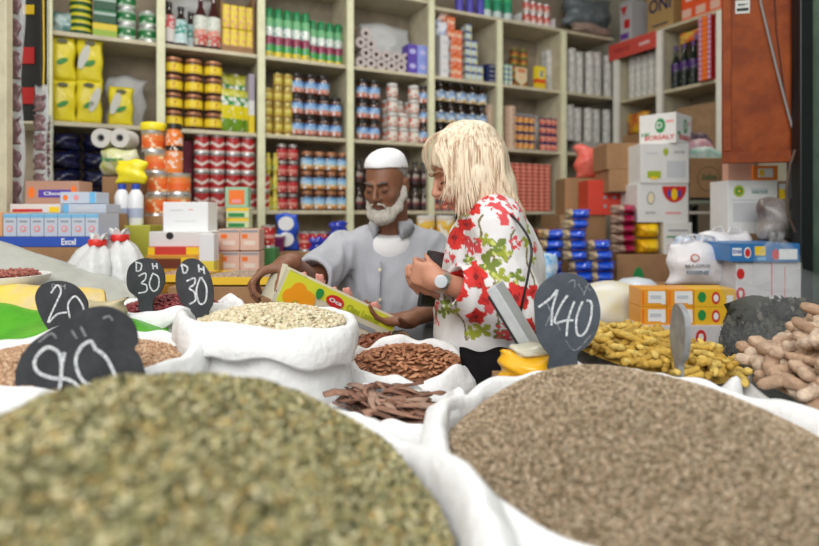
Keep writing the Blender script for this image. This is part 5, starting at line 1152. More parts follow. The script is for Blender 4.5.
# 3 middle: pale seeds (split beans)
r3, H3 = sack(-.30, 1.29, .168, .165, -.222, 14, 'white sack with folded rim holding pale cream seeds, centre left', fold=.062, lipw=.016, wob=.03, ztilt=lambda a: -.006*math.sin(a)-.014*math.cos(a), zwob=.005)
def z3(x, y): return -.012+.034*(1-EX(x, y, .165, .16)**2)
f3 = fill(r3, H3, .162, .16, z3, mat('pale base', (.5, .42, .28), .9))
stuffed(r3, 'pale_seeds', grains(3800, scatter(.158, .155, f3, .006), .0105, cols('pale seed', [(.68, .6, .42), (.75, .68, .5), (.55, .5, .3), (.62, .5, .34)], .6), 13, 'lens', tilt=.7))
# 4 almonds
r4, H4 = sack(-.005, 1.48, .145, .155, -.355, 21, 'white sack of brown almonds in the middle, below the held box', fold=.06, lipw=.02, wob=.04, ztilt=lambda a: .01*math.sin(a))
def z4(x, y): return -.014+.035*(1-EX(x, y, .14, .15)**2)
f4 = fill(r4, H4, .14, .15, z4, mat('almond base', (.2, .08, .035), .8))
def almond_me(seed):
    vs = []; fs = []; n, m_ = 8, 9; rr = random.Random(seed)
    for i in range(m_+1):
        t = i/m_; r = (math.sin(math.pi*t)**.75)*(1-.45*t)*.0068; x = (t-.5)*.023
        for k in range(n): a = 2*math.pi*k/n; vs.append((x, r*math.cos(a)*1.1, r*math.sin(a)*.62))
    for i in range(m_):
        for k in range(n): fs.append((i*n+k, i*n+(k+1) % n, (i+1)*n+(k+1) % n, (i+1)*n+k))
    return mk('almond', vs, fs, True)
am = [mat(f'almond skin {i}', c, .6, var=.3, scale=160) for i, c in enumerate([(.47, .2, .095), (.58, .28, .14), (.36, .14, .065)])]
alm = [almond_me(i) for i in range(3)]
for i in range(3): alm[i].materials.append(am[i])
ar = random.Random(5)
r4.location
def strew(n, root, rx, ry, f, meshes, name, label, cat, group, lift, tilt, smin=.85, smax=1.15, layers=1, emin=0.):
    pts = []; tries = 0
    while len(pts) < n and tries < n*200:
        tries += 1
        a = ar.random()*6.283; q = math.sqrt(ar.random()); x, y = rx*q*math.cos(a), ry*q*math.sin(a)
        dmin = lift[1]
        if all((x-u)**2+(y-v)**2 > dmin**2 for u, v, _ in pts[-400:]): pts.append((x, y, f(x, y)))
    for x, y, z in pts:
        o = bpy.data.objects.new(name, meshes[ar.randrange(len(meshes))]); C.objects.link(o)
        o.location = Vector(root.location)+Vector((x, y, z+lift[0]*(.6+.8*ar.random())))
        o.rotation_euler = (ar.uniform(-tilt, tilt), ar.uniform(-tilt, tilt), ar.random()*6.283); s_ = ar.uniform(smin, smax); o.scale = (s_,)*3
        tag(o, label, cat, group)
strew(290, r4, .137, .147, f4, alm, 'almond', 'brown shelled almond in the heap of the middle white sack', 'almond', 'almonds in the middle sack', (.006, .0105), .55)
# 5 bark strips
r5, H5 = sack(-.025, 1.13, .115, .11, -.36, 25, 'low white sack filled with dark bark strips, in front of the almonds', fold=.05, wob=.03)
f5 = fill(r5, H5, .112, .108, lambda x, y: -.03+.02*(1-EX(x, y, .11, .1)**2), mat('bark base', (.06, .03, .02), .9))
bm_ = [mat(f'bark {i}', c, .75, var=.45, scale=40, bump=.5, bscale=120) for i, c in enumerate([(.26, .12, .075), (.36, .19, .125), (.15, .065, .04), (.4, .25, .18)])]
for i in range(42):
    L = ar.uniform(.07, .2); bend = ar.uniform(-.03, .03); w_ = ar.uniform(.006, .015)
    pts = [(L*(t-.5), bend*math.sin(math.pi*t)+.004*math.sin(t*9+i), .006*math.sin(t*7+i)) for t in [k/8 for k in range(9)]]
    me = mk('bark', *tube(pts, [w_*(.7+.3*math.sin(k*.9+i)) for k in range(9)], 7, True, .28), True); me.materials.append(bm_[i % 4])
    a = ar.random()*6.283; q = .06*math.sqrt(ar.random())
    x, y = q*math.cos(a), q*math.sin(a)*1.2
    o = O('bark_strip', me); o.location = Vector(r5.location)+Vector((x, y, f5(x, y)+.006+.028*ar.random())); o.rotation_euler = (ar.uniform(-.25, .25), ar.uniform(-.12, .12), ar.choice([0, 0, math.pi])+ar.gauss(-.5, .6))
    tag(o, 'dark brown strip of dried bark in the low sack before the almonds', 'bark', 'bark strips in the low sack')
# 6 turmeric
r6, H6 = sack(.55, 1.40, .195, .2, -.35, 31, 'white sack of yellow turmeric roots at the right, behind the brown seeds', fold=.06, wob=.03, ztilt=lambda a: -.015*math.cos(a))
def z6(x, y): return -.03+.1*(1-EX(x+.06, y+.03, .27, .22)**2)
f6 = fill(r6, H6, .183, .188, z6, mat('turmeric base', (.42, .26, .04), .9, bump=1., bscale=80))
def rootmesh(seed, L, w_, knobs, br=0.):
    rr = random.Random(seed); n = 12; bend = rr.uniform(-.25, .25)*L
    pts = [(L*(k/(n-1)-.5), bend*math.sin(math.pi*k/(n-1)), rr.uniform(-.06, .06)*w_) for k in range(n)]
    rs = [w_*(.45 if k in (0, n-1) else 1)*(1+.16*math.sin(k*2.4+seed)) for k in range(n)]
    parts = [tube(pts, rs, 9, True, .9)]
    for i in range(knobs):
        k = rr.randrange(3, n-3); p = Vector(pts[k]); a = rr.choice((-1, 1)); l2 = L*rr.uniform(.22, .4)*(1+br)
        d = Vector((rr.uniform(-.3, .5), a, rr.uniform(-.2, .3))).normalized()
        parts.append(tube([p+d*l2*t for t in (0, .3, .6, .85, 1.)], [w_*.9, w_*.85, w_*.8, w_*.7, w_*.35], 8))
    return mk('root', *join(parts), True)
tm = [mat(f'turmeric skin {i}', c, .7, var=.4, scale=60, bump=.4, bscale=140) for i, c in enumerate([(.68, .43, .07), (.76, .54, .13), (.52, .31, .04)])]
tms = []
for i in range(9):
    me = rootmesh(i, [.066, .08, .055][i % 3], .0084, [0, 0, 1][i % 3]); me.materials.append(tm[i % 3]); tms.append(me)
for lay in range(2):
    strew([120, 150][lay], r6, .185, .19, lambda x, y, l=lay: f6(x, y)+.008*l, tms, 'turmeric_root', 'yellow-brown turmeric root in the heaped sack behind the brown seeds', 'turmeric', 'turmeric roots in the right sack', (.01, .0165), .4, .8, 1.15)
# 7 ginger
r7, H7 = sack(.985, 1.2, .27, .25, -.385, 37, 'white sack of beige dried ginger at the right edge', fold=.07, wob=.03, ztilt=lambda a: .035*math.sin(a))
def z7(x, y): return -.01+.2*(1-EX(x-.05, y-.02, .36, .27)**1.5)
f7 = fill(r7, H7, .25, .235, z7, mat('ginger base', (.42, .28, .18), .9, bump=1., bscale=60))
gm = [mat(f'ginger skin {i}', c, .8, var=.35, scale=45, bump=.5, bscale=110) for i, c in enumerate([(.6, .42, .29), (.7, .54, .4), (.48, .31, .2)])]
gms = []
for i in range(9):
    me = rootmesh(50+i, [.12, .09, .14][i % 3], .017, [2, 1, 2][i % 3], .4); me.materials.append(gm[i % 3]); gms.append(me)
for lay in range(2):
    strew([75, 85][lay], r7, .258, .24, lambda x, y, l=lay: f7(x, y)+.012*l, gms, 'ginger_root', 'beige dried ginger root in the sack at the right edge', 'ginger', 'dried ginger roots in the right edge sack', (.016, .029), .45, .7, 1.05)
# 8 red beans bag, behind the two thirty signs
r8, H8 = sack(-.64, 1.62, .165, .13, -.25, 41, 'white plastic-lined sack of dark red beans behind the round thirty sign', fold=.04, lipw=.012, wob=.06, base=.42)
r8.location.z = .42
f8 = fill(r8, H8, .145, .125, lambda x, y: -.008+.035*(1-EX(x, y, .14, .12)**2), mat('bean base', (.1, .012, .015), .6))
stuffed(r8, 'red_beans', grains(1500, scatter(.138, .118, f8, .006), .013, cols('red bean', [(.2, .02, .025), (.3, .035, .04), (.12, .01, .015)], .3), 14, 'bean', tilt=.6))
# 9 coriander
r9, H9 = sack(-.625, 1.10, .215, .19, -.255, 45, 'white sack of round brown coriander seeds behind the eighty sign', fold=.06, wob=.035, ztilt=lambda a: .006*math.sin(a)-.004)
f9 = fill(r9, H9, .21, .185, lambda x, y: -.02+.03*(1-EX(x, y, .2, .19)**2), mat('coriander base', (.2, .11, .06), .9))
stuffed(r9, 'coriander_seeds', grains(11000, scatter(.205, .18, f9, .006), .0062, cols('coriander', [(.42, .25, .14), (.52, .33, .2), (.33, .18, .1), (.58, .4, .26)], .6), 15, 'ball1', tilt=.6))
# 10 dried chillies behind the held box
r10, H10 = sack(-.12, 1.78, .12, .1, -.375, 49, 'low sack of dried red-brown peppers under the held box', fold=.03, wob=.03, base=0.0, m=mat('brown jute', (.35, .25, .15), .9, var=.2, scale=40))
f10 = fill(r10, H10, .13, .105, lambda x, y: -.02+.03*(1-EX(x, y, .13, .1)**2), mat('pepper base', (.1, .03, .02), .9))
pms = []
for i in range(5):
    n = 8; rr = random.Random(i); L = .045
    me = mk('pepper', *tube([(L*(k/(n-1)-.5), .01*math.sin(k*.8+i), .004*math.sin(k)) for k in range(n)], [.003, .008, .01, .009, .0085, .006, .004, .0015], 7, True, .6), True)
    me.materials.append(mat(f'dried pepper {i%3}', [(.2, .05, .025), (.3, .09, .04), (.13, .03, .02)][i % 3], .35, var=.4, scale=60)); pms.append(me)
strew(120, r10, .128, .103, f10, pms, 'dried_pepper', 'dried red-brown pepper in the low sack under the held box', 'pepper', 'dried peppers in the low sack', (.008, .015), .5)
# 11 left: green cloth, yellow bag, reddish seeds bowl
blanket('green_cloth', [P(-30, 376, 1.3), P(172, 364, 1.32), P(168, 327, 1.48), P(-30, 303, 1.55)], .04, mat('bright green plastic cloth', (.1, .42, .02), .35, col2=(.05, .3, .01), scale=9, bump=.3, bscale=16), 'bright green plastic cloth lying beneath the twenty sign', 'cloth', nz=.006, seed=3)
blanket('yellow_sack', [P(-30, 318, 1.5), P(106, 312, 1.5), P(104, 289, 1.6), P(-30, 283, 1.62)], .03, mat('yellow printed sack', (.82, .58, .08), .4, col2=(.6, .5, .3), scale=9, bump=.4, bscale=22), 'yellow printed sack folded behind the twenty sign', 'sack', nz=.005, seed=5)
q = O('cream_bag', pillow_mesh(.2, .1, .07, 121, crimp=False), mat('cream film', (.6, .52, .33), .4, col2=(.4, .33, .2), scale=14)); q.location = (at(85, 1.46), 1.46, zz(328, 1.46)); q.rotation_euler.z = .1; tag(q, 'cream rumpled bag just below the yellow printed sack', 'bag')
tb = table('wooden bench behind the left sacks', -1.35, -.83, 1.56, 1.78, zz(330, 1.47)-.004)
bw_ = O('seed_bowl', lathe([(0, 0), (.08, 0), (.12, .03), (.125, .045), (.115, .045), (.08, .012), (0, .01)], 28), L_wht); bw_.location = (at(14, 1.72), 1.66, zz(290, 1.68)+.0); tag(bw_, 'shallow bowl of reddish seeds at the left edge', 'bowl')
gq = O('red_seeds', grains(900, lambda r, n: np.stack([(.1*np.sqrt(r.rand(n)))*np.cos(q_ := r.rand(n)*6.28), (.1*np.sqrt(r.rand(n)))*np.sin(q_), .038+.015*r.rand(n)], 1), .012, cols('red seed', [(.3, .08, .06), (.4, .14, .1)], .5), 19, 'bean'), None, bw_); gq['kind'] = 'stuff'
# 12 dark dried herb in a clear bag at the right edge
hb = E('herb_bag', (.99, 1.68, 1.0)); tag(hb, 'clear crumpled plastic bag of dark dried herb behind the ginger', 'bag')
hb.location = (at(790, 1.66), 1.72, .98)
tb2 = table('wooden bench under the bag of dark dried herb', .78, 1.5, 1.56, 1.98, .97)
sh_ = pillow_mesh(.32, .24, .28, 131, crimp=False, nz=.02)
O('film', sh_, mat('thin clear film', (.6, .63, .66), .2, alpha=.1, bump=1., bscale=26), hb)
O('contents', pillow_mesh(.29, .2, .22, 132, crimp=False, nz=.012), mat('dark herb mass', (.035, .035, .022), .9, bump=1, bscale=70), hb, (0, 0, .006))
def fnb(r, n):
    a = r.rand(n)*6.283; z = r.rand(n); k = np.sqrt(np.maximum(.02, 1-(2*z-1)**2))**.5
    return np.stack([.145*k*np.cos(a), .1*k*np.sin(a), .01+.215*z], 1)
g = O('dark_leaves', grains(2500, fnb, .022, cols('dark leaf', [(.03, .03, .02), (.06, .06, .035), (.015, .015, .01), (.12, .11, .08)], .7), 23, 'flake', tilt=1.5), None, hb); g['kind'] = 'stuff'
O('knot', knotbag(0, 0, 0, .12, .13, 5, 'x', MATS['thin clear film']).data, None, hb, (0, 0, .25))
hb.scale.z = 1.22
for o in [o for o in C.objects if o.name.startswith('knotted_bag') and o.get('label') == 'x']: bpy.data.objects.remove(o)
# 13 yellow goods packed between the woman and the brown seeds
q = O('yellow_bag', pillow_mesh(.16, .12, .13, 141, crimp=False, nz=.006), mat('amber liquid bag', (.8, .42, .01), .25, coat=.4)); q.location = (at(525, 1.22)+.0, 1.24, zz(383, 1.2)-.02); tag(q, 'yellow bag with frosted top between the woman and the brown seeds', 'bag')
O('frosted_top', pillow_mesh(.1, .09, .06, 142, crimp=False, nz=.004), mat('frosted film', (.6, .58, .45), .3, alpha=.8), q, (0, .0, .1))
pbox('cardboard_carton', 500, 552, 386, 520, 1.19, .12, M_card, 'narrow brown case under the yellow bag', zb=PT)
q.location.z = zz(386, 1.19)+.001; q.location.x += .012; q.scale = (.8, .9, .45)
q = O('black_bag', pillow_mesh(.12, .1, .3, 143, crimp=False, nz=.006), mat('dull black plastic', (.008, .007, .008), .8, spec=.1)); q.location = (at(487, 1.42), 1.42, .95); tag(q, 'dull black bag standing between the almonds and the yellow bag', 'bag')
q.location.z = .86; pbox('cardboard_carton', 470, 508, 486, 620, 1.37, .1, M_card, 'brown case under the dull black bag', zb=PT); q.location.z = zz(486, 1.37)+.001
# ================================================================ price boards
M_slate = mat('black slate paint', (.018, .02, .024), .6, var=.0, col2=(.04, .043, .05), scale=14, bump=.15, bscale=60)
M_slate2 = mat('chalk-dusted slate', (.075, .09, .11), .7, col2=(.045, .055, .07), scale=10, bump=.2, bscale=60)
def chalk_mat():
    m = mat('white chalk', (.78, .8, .82), .95, col2=(.3, .32, .34), scale=220); return m
M_chalk = chalk_mat(); M_dim = mat('faint chalk', (.3, .31, .33), .95, col2=(.08, .085, .09), scale=160)
def smooth_poly(pts, k=6):
    out = []; n = len(pts)
    for i in range(n):
        p0, p1, p2, p3 = [Vector((*pts[(i+j-1) % n], 0)) for j in range(4)]
        for q in range(k):
            t = q/k; v = .5*((2*p1)+(-p0+p2)*t+(2*p0-5*p1+4*p2-p3)*t*t+(-p0+3*p1-3*p2+p3)*t**3); out.append((v.x, v.y))
    return out
def smooth_line(pts, k=5):
    p = [Vector((*q, 0)) for q in pts]; p = [p[0]]+p+[p[-1]]; out = []
    for i in range(1, len(p)-2):
        for q in range(k):
            t = q/k; out.append(.5*((2*p[i])+(-p[i-1]+p[i+1])*t+(2*p[i-1]-5*p[i]+4*p[i+1]-p[i+2])*t*t+(-p[i-1]+3*p[i]-3*p[i+1]+p[i+2])*t**3))
    out.append(p[-2]); return out
def board(pts, Y, m, label, strokes, wst, tilt=0., yaw=0., th=.006, faint=(), stake=None, nm='price_board'):
    """pts, strokes in photo pixels; board stands upright at distance Y"""
    xs = [p[0] for p in pts]; ys = [p[1] for p in pts]; cx, cy = (min(xs)+max(xs))/2, max(ys)
    L = lambda p: ((p[0]-cx)/F*Y, -(p[1]-cy)/F*Y)
    me = poly_prism(smooth_poly([L(p) for p in pts]), th)
    r = E(nm, P(cx, cy, Y)); r.rotation_euler = (tilt, 0, yaw)
    O('slate', me, m, r)
    for s_, mm, k in [(q, M_chalk, 1) for q in strokes]+[(q, M_dim, .6) for q in faint]:
        ln = smooth_line([L(p) for p in s_]); pts3 = [(v.x, -th/2-.0006, v.y) for v in ln]
        v, f = tube(pts3, wst/F*Y*.5*k, 6); v = [Vector((q.x, -th/2-.0006+(q.y+th/2+.0006)*.12, q.z)) for q in v]
        O('chalk_mark', mk('chalk', v, f), mm, r)
    if stake: O('stake', rbox(.012, .004, stake, .001), M_slate, r, (0, .004, -stake+.01))
    tag(r, label, 'price sign'); return r
# twenty
board([(36, 300), (40, 287), (53, 281), (70, 283), (82, 292), (88, 305), (84, 318), (76, 330), (58, 336), (44, 322)], 1.32, M_slate, 'small black price sign chalked 20, left of the round thirty sign',
      [[(52, 293), (58, 285), (62, 291), (57, 303), (49, 322), (58, 314), (68, 312)], [(71, 318), (69, 304), (76, 296), (83, 304), (85, 313)]], 2.2, stake=.12,
      faint=[[(54, 289), (53, 284), (57, 285)], [(62, 284), (62, 289)], [(66, 284), (66, 289)], [(62, 286), (66, 286)]])
# eighty
board([(17, 392), (18, 366), (30, 345), (50, 330), (64, 322), (82, 310), (104, 306), (122, 312), (134, 324), (138, 342), (134, 349), (140, 358), (145, 378), (140, 400), (110, 425), (60, 432), (28, 420)], .93, M_slate, 'largest black price sign chalked 80, in the heap of green herb',
      [[(63, 366), (60, 352), (48, 347), (37, 358), (38, 370), (52, 377), (70, 379), (82, 388)], [(63, 366), (66, 352)], [(63, 362), (62, 380), (58, 402)],
       [(98, 385), (84, 380), (77, 362), (82, 347), (92, 341), (97, 350)], [(98, 349), (108, 358), (117, 376)]], 4.2,
      faint=[[(40, 342), (52, 333), (58, 338)], [(73, 330), (78, 338)], [(82, 326), (87, 336)], [(104, 318), (110, 316), (114, 320)]], stake=.1)
# thirty, round
board([(127, 278), (130, 266), (140, 259), (152, 259), (162, 267), (165, 280), (161, 292), (155, 298), (153, 304), (152, 312), (140, 311), (139, 303), (137, 297), (129, 290)], 1.5, M_slate, 'round black price sign chalked 30 DH standing in the red beans',
      [[(139, 276), (146, 273), (146, 279), (142, 283), (147, 285), (147, 291), (139, 293)], [(153, 274), (150, 284), (154, 291), (159, 287), (159, 277), (153, 273)], [(137, 263), (137, 271)], [(136, 262), (142, 264), (141, 270), (137, 271)], [(153, 263), (154, 269)], [(157, 263), (158, 269)], [(153, 266), (158, 266)]], 1.7, stake=.08)
# thirty, oval
board([(176, 284), (178, 268), (187, 259), (198, 260), (208, 271), (213, 287), (213, 303), (209, 312), (210, 322), (199, 326), (195, 315), (187, 308), (180, 299)], 1.3, M_slate, 'oval black price sign chalked 30 DH standing in the pale cream seeds',
      [[(187, 281), (195, 278), (195, 284), (190, 288), (195, 292), (196, 300), (190, 304)], [(201, 277), (197, 290), (200, 303), (206, 301), (207, 287), (202, 277)], [(182, 264), (184, 273)], [(182, 264), (188, 267), (187, 272), (184, 273)], [(199, 264), (200, 272)], [(204, 266), (205, 274)], [(199, 268), (205, 270)]], 2.0, stake=.06)
# one hundred and forty
board([(535, 318), (535, 295), (546, 280), (562, 273), (580, 276), (594, 290), (600, 310), (597, 330), (588, 345), (577, 354), (576, 370), (549, 370), (549, 356), (541, 345), (536, 333)], 1.17, M_slate2, 'grey-dusted price sign chalked 140, beside the turmeric roots',
      [[(538, 307), (550, 298), (557, 290), (552, 308), (551, 325)], [(567, 295), (560, 306), (554, 322), (566, 320), (573, 320)], [(574, 301), (568, 318), (566, 336)], [(582, 301), (576, 318), (577, 334), (584, 333), (590, 319), (591, 303), (586, 300)]], 2.6,
      faint=[[(568, 282), (574, 280), (574, 288)], [(578, 284), (583, 292)], [(584, 286), (590, 290)], [(583, 295), (588, 283)], [(550, 315), (545, 325)], [(565, 340), (575, 350), (590, 335)], [(545, 300), (560, 330)]], stake=.1)
# thirty-something seen from the edge and the dark one behind the cream seeds
board([(636, 312), (648, 305), (662, 302), (676, 312), (682, 335), (678, 352), (668, 362), (667, 378), (655, 378), (654, 362), (640, 350), (634, 332)], 1.2, mat('silver grey board', (.3, .31, .32), .5, col2=(.2, .2, .2), scale=30), 'grey price board seen edge-on among the turmeric roots', [], 2, yaw=R(83), th=.011).location = P(680, 380, 1.2)
board([(318, 316), (330, 310), (344, 312), (353, 322), (354, 340), (348, 350), (330, 352), (318, 340)], 1.5, M_slate, 'dark price sign standing behind the folded rim of the cream seed sack', [], 2, yaw=R(0))
wb = E('price_board', P(534, 350, 1.32)); wb.rotation_euler = (0, R(-32), R(-18)); O('slate', rbox(.024, .1, .165, .003), mat('pale board edge', (.5, .52, .53), .5, var=.2, scale=30), wb); O('dark_face', rbox(.004, .1, .15, .0), M_black, wb, (-.0145, 0, 0))
tag(wb, 'tilted price board with pale edge leaning before the woman, over the yellow bag', 'price sign')
# ================================================================ people
def V3(*a): return np.array(a, float)
def head(s, c, Rm, k=1., female=False):
    T = lambda x, y, z: c+Rm@(V3(x, y, z)*k)
    e = lambda x, y, z, a, b, d, kk=.01, op='add': s.ell(T(x, y, z), V3(a, b, d)*k, Rm, kk, op)
    cp = lambda a, b, ra, rb, kk=.008, op='add': s.cap(T(*a), T(*b), ra*k, rb*k, kk, op)
    e(0, .018, .035, .075, .096, .085); e(0, -.015, -.02, .064, .08, .09, .02); e(0, -.035, -.075, .046, .046, .036, .02)
    e(0, -.062, -.098, .022, .022, .018, .015)
    for q in (-1, 1):
        e(q*.042, -.06, -.025, .024, .024, .024, .015)
        e(q*.033, -.1, .004, .019, .02, .013, .01, 'sub')
        e(q*.032, -.08, .002, .0145, .013, .0115, .004)
        cp((q*.012, -.094, .026), (q*.046, -.082, .024), .007, .006, .008)
        e(q*.011, -.104, -.033, .009, .011, .0075, .004)
        e(q*.079, .012, -.012, .007, .019, .032, .006); cp((q*.083, .024, .01), (q*.084, .022, -.01), .005, .005, .003); e(q*.085, .004, -.008, .006, .008, .012, .004, 'sub')
    cp((0, -.092, .016), (0, -.118, -.027), .007, .0115, .008)
    cp((-.019, -.088, -.0575), (.019, -.088, -.0575), .0055, .0055, .005); cp((-.004, -.097, -.056), (.004, -.097, -.056), .006, .006, .005)
    cp((-.015, -.09, -.068), (.015, -.09, -.068), .007, .007, .005)
    cp((-.022, -.1, -.0625), (.022, -.1, -.0625), .0016, .0016, .002, 'sub')
    return T
def hand(s, wrist, f, n, t, L=1., curl=(25, 30, 20), spread=.1, thumb=(.8, .5, .35), tcurl=.3):
    """f towards the fingertips, n out of the palm, t towards the thumb"""
    f = V3(*f)/np.linalg.norm(f); n = V3(*n); n = n-f*(n@f); n /= np.linalg.norm(n)
    tt = V3(*t); tt = tt-f*(tt@f)-n*(tt@n); tt /= np.linalg.norm(tt)
    W = V3(*wrist); B = np.stack([tt, f, n], 1)
    s.box(W+f*.046*L, V3(.038, .046, .0125)*L, B, .011*L, .012)
    s.cap(W-f*.01, W+f*.02*L, .024*L, .026*L, .015); s.ell(W+f*.03*L+tt*.026*L+n*.006, V3(.018, .028, .014)*L, B, .012)
    for i in range(4):
        ln = [.04, .044, .041, .032][i]*L; base = W+f*(.086-[.002, 0, .003, .009][i])*L+tt*(.029-.0195*i)*L
        d = f+tt*spread*(1.5-i)*.5; d /= np.linalg.norm(d); a = 0; p = base
        rr = [.0092, .0088, .0078, .0066]
        for j, c_ in enumerate(curl):
            cj = c_[i] if hasattr(c_, '__len__') else c_
            a += R(cj); dd = d*math.cos(a)+n*math.sin(a); l = ln*[1, .68, .52][j]; q = p+dd*l
            s.cap(p, q, rr[j]*L, rr[j+1]*L, .003 if j else .006); p = q
    p = W+f*.022*L+tt*.03*L; d = tt*thumb[0]+f*thumb[1]+n*thumb[2]; d /= np.linalg.norm(d)
    q = p+d*.034*L; s.cap(p, q, .013*L, .0105*L, .01); d2 = d+(f*.6+n*.4)*tcurl; d2 /= np.linalg.norm(d2)
    q2 = q+d2*.03*L; s.cap(q, q2, .0105*L, .009*L, .003); d3 = d2+n*tcurl*.4; d3 /= np.linalg.norm(d3); s.cap(q2, q2+d3*.022*L, .009*L, .007*L, .003)
def PV(px, py, Y): return np.array(P(px, py, Y))
def shoe(name, par, loc, rz, m):
    s = Sdf((-.07, -.2, -.01), (.07, .12, .12), .008); s.cap((0, .06, .045), (0, -.1, .03), .042, .036, .02); s.cap((0, .06, .09), (0, .05, .05), .04, .045, .02); s.cut((0, 0, .004), (0, 0, -1))
    o = O(name, s.mesh(name), m, par, loc, (0, 0, rz)); return o
# ---------------------------------------------------------------- the man
SK1 = mat('brown skin', (.235, .098, .05), .5, var=.18, scale=18, bump=.12, bscale=160)
man = E('person', (-.06, 2.18, 0)); tag(man, 'bearded man in white cap and pale grey shirt, bending over a held carton', 'person')
mo = V3(-.06, 2.18, 0)
hc1 = PV(386, 184, 2.06); R1 = vrot(-22, 18, 0); K1 = .9
nb = PV(391, 223.5, 2.15); shR = PV(341, 253, 2.12); shL = PV(430, 252, 2.18)
elR = PV(313, 283, 1.95); wrR = PV(290, 263, 1.70); elL = PV(444, 305, 2.06); wrL = PV(408, 320, 1.86)
chest = PV(391, 285, 2.17); pel = V3(-.05, 2.20, .93)
s = Sdf((-.62, 1.42, 0), (.3, 2.42, 1.78), .0056)
s.ell(chest, (.16, .1, .19), None, .05).ell((chest+pel)/2, (.15, .1, .2), None, .05).ell(pel, (.155, .11, .13), None, .05)
s.cap(shR+V3(.02, 0, -.01), shL+V3(-.02, 0, -.01), .05, .05, .05); s.cap(nb+V3(0, .01, -.05), hc1+R1@V3(0, .03, -.05), .062, .055, .03)
s.path([shR, elR, wrR], [.047, .04, .026], .02); s.path([shL, elL, wrL], [.047, .04, .026], .02)
for q in (-1, 1):
    s.path([pel+V3(q*.085, 0, -.04), V3(-.05+q*.1, 2.16, .5), V3(-.05+q*.11, 2.2, .08)], [.085, .056, .04], .03); s.cap(V3(-.05+q*.11, 2.2, .05), V3(-.05+q*.12, 2.08, .035), .04, .032, .02)
T1 = head(s, hc1, R1, K1)
hand(s, wrR, (-.75, -.32, -.22), (.15, -.1, -1), (.35, -1, .1), 1., curl=((30, 35, 40, 45), (55, 50, 45, 40), (30, 30, 30, 30)), thumb=(.5, .55, .75), tcurl=.2)
hand(s, wrL, (-.9, -.35, .1), (.1, -.15, 1), (-.2, -1, .1), .95, curl=(22, 25, 15))
body = O('body', s.mesh('man body'), SK1, man, -Vector(mo))
def child(nm, me, m): return O(nm, me, m, man, -Vector(mo))
M_beard = mat('white beard', (.72, .68, .6), .9, col2=(.5, .46, .4), scale=160, bump=1., bscale=220)
s = Sdf(hc1-.17, hc1+.17, .004)
for q in (-1, 1): s.path([T1(q*.074, -.0, -.01), T1(q*.069, -.012, -.045), T1(q*.054, -.04, -.078), T1(q*.03, -.074, -.099), T1(0, -.088, -.105)], [.007, .011, .017, .02, .021], .015)
s.ell(T1(0, -.078, -.105), (.036, .026, .024), R1, .02); s.cap(T1(-.018, -.098, -.083), T1(.018, -.098, -.083), .006, .006, .01); 
for q in (-1, 1): s.path([T1(q*.008, -.108, -.0475), T1(q*.026, -.1, -.055), T1(q*.036, -.088, -.08)], [.003, .004, .0055], .006)
s.disp(lambda p: .003*snoise(p*np.array([1, 1, .5]), 260, 3))
child('beard', s.mesh('beard', 0), M_beard)
s = Sdf(hc1-.16, hc1+.16, .0042)
s.ell(T1(0, .018, .035), V3(.0775, .098, .087)*K1, R1, .0)
s.cut(T1(0, -.0, .008), R1@V3(0, .0, -1.)); s.cut(T1(0, -.02, .062), R1@V3(0, -1, -.75)); s.f = np.maximum(s.f, -1)
child('hair', s.mesh('hair'), mat('short grey hair', (.3, .28, .26), .9, col2=(.16, .14, .12), scale=90))
s = Sdf(hc1-.2, hc1+.2, .0042)
s.ell(T1(0, .02, .04), V3(.081, .102, .085)*K1, R1, 0).ell(T1(0, .018, .085), V3(.066, .08, .042)*K1, R1, .03)
s.cut(T1(0, 0, .062), R1@V3(0, -.25, -1), 0)
s.disp(lambda p: .0016*snoise(p, 70, 5))
child('cap', s.mesh('cap'), mat('white cotton cap', (.8, .8, .82), .85, bump=.2, bscale=150))
def facebits(T, Rm, par, off, browm, lipm, eyem, lid=.0, k=1., brow=True, shut=True):
    rm = Matrix(Rm.tolist())
    for q in (-1, 1):
        if brow:
            v, f = tube([T(q*.012, -.1035, .024), T(q*.03, -.101, .031), T(q*.048, -.087, .027)], [.003, .0042, .002], 6); O('eyebrow', mk('b', v, f, True), browm, par, off)
        v, f = tube([T(q*.02, -.0935, -.003), T(q*.032, -.0965, -.0065), T(q*.044, -.0895, -.003)], [.0012, .002, .0012], 6); O('eyelashes', mk('b', v, f, True), eyem, par, off)
    v, f = tube([T(-.018, -.0945, -.0655), T(0, -.1045, -.0675), T(.018, -.0945, -.0655)], [.002, .0052, .002], 7, True, .7); O('lips', mk('b', v, f, True), lipm, par, off)
facebits(T1, R1, man, -Vector(mo), mat('grey brow hair', (.12, .1, .085), .9), mat('dark lips', (.2, .065, .05), .5), M_black)
# shirt
def stripe_mat():
    m = mat('pale grey striped shirt', (.45, .46, .5), .8); nt = m.node_tree; b = nt.nodes['Principled BSDF']
    tc = nt.nodes.new('ShaderNodeTexCoord'); wv = nt.nodes.new('ShaderNodeTexWave'); wv.inputs['Scale'].default_value = 55; wv.inputs['Distortion'].default_value = .6; wv.inputs['Detail'].default_value = 1
    r = nt.nodes.new('ShaderNodeValToRGB'); r.color_ramp.elements[0].color = (.33, .34, .385, 1); r.color_ramp.elements[1].color = (.47, .48, .505, 1)
    nt.links.new(tc.outputs['Object'], wv.inputs['Vector']); nt.links.new(wv.outputs['Fac'], r.inputs['Fac']); nt.links.new(r.outputs['Color'], b.inputs['Base Color']); return m
s = Sdf((-.55, 1.68, .78), (.32, 2.42, 1.62), .0052)
s.ell(chest, (.19, .135, .2), None, .06).ell((chest+pel)/2, (.185, .13, .22), None, .06).ell(pel, (.19, .14, .12), None, .05)
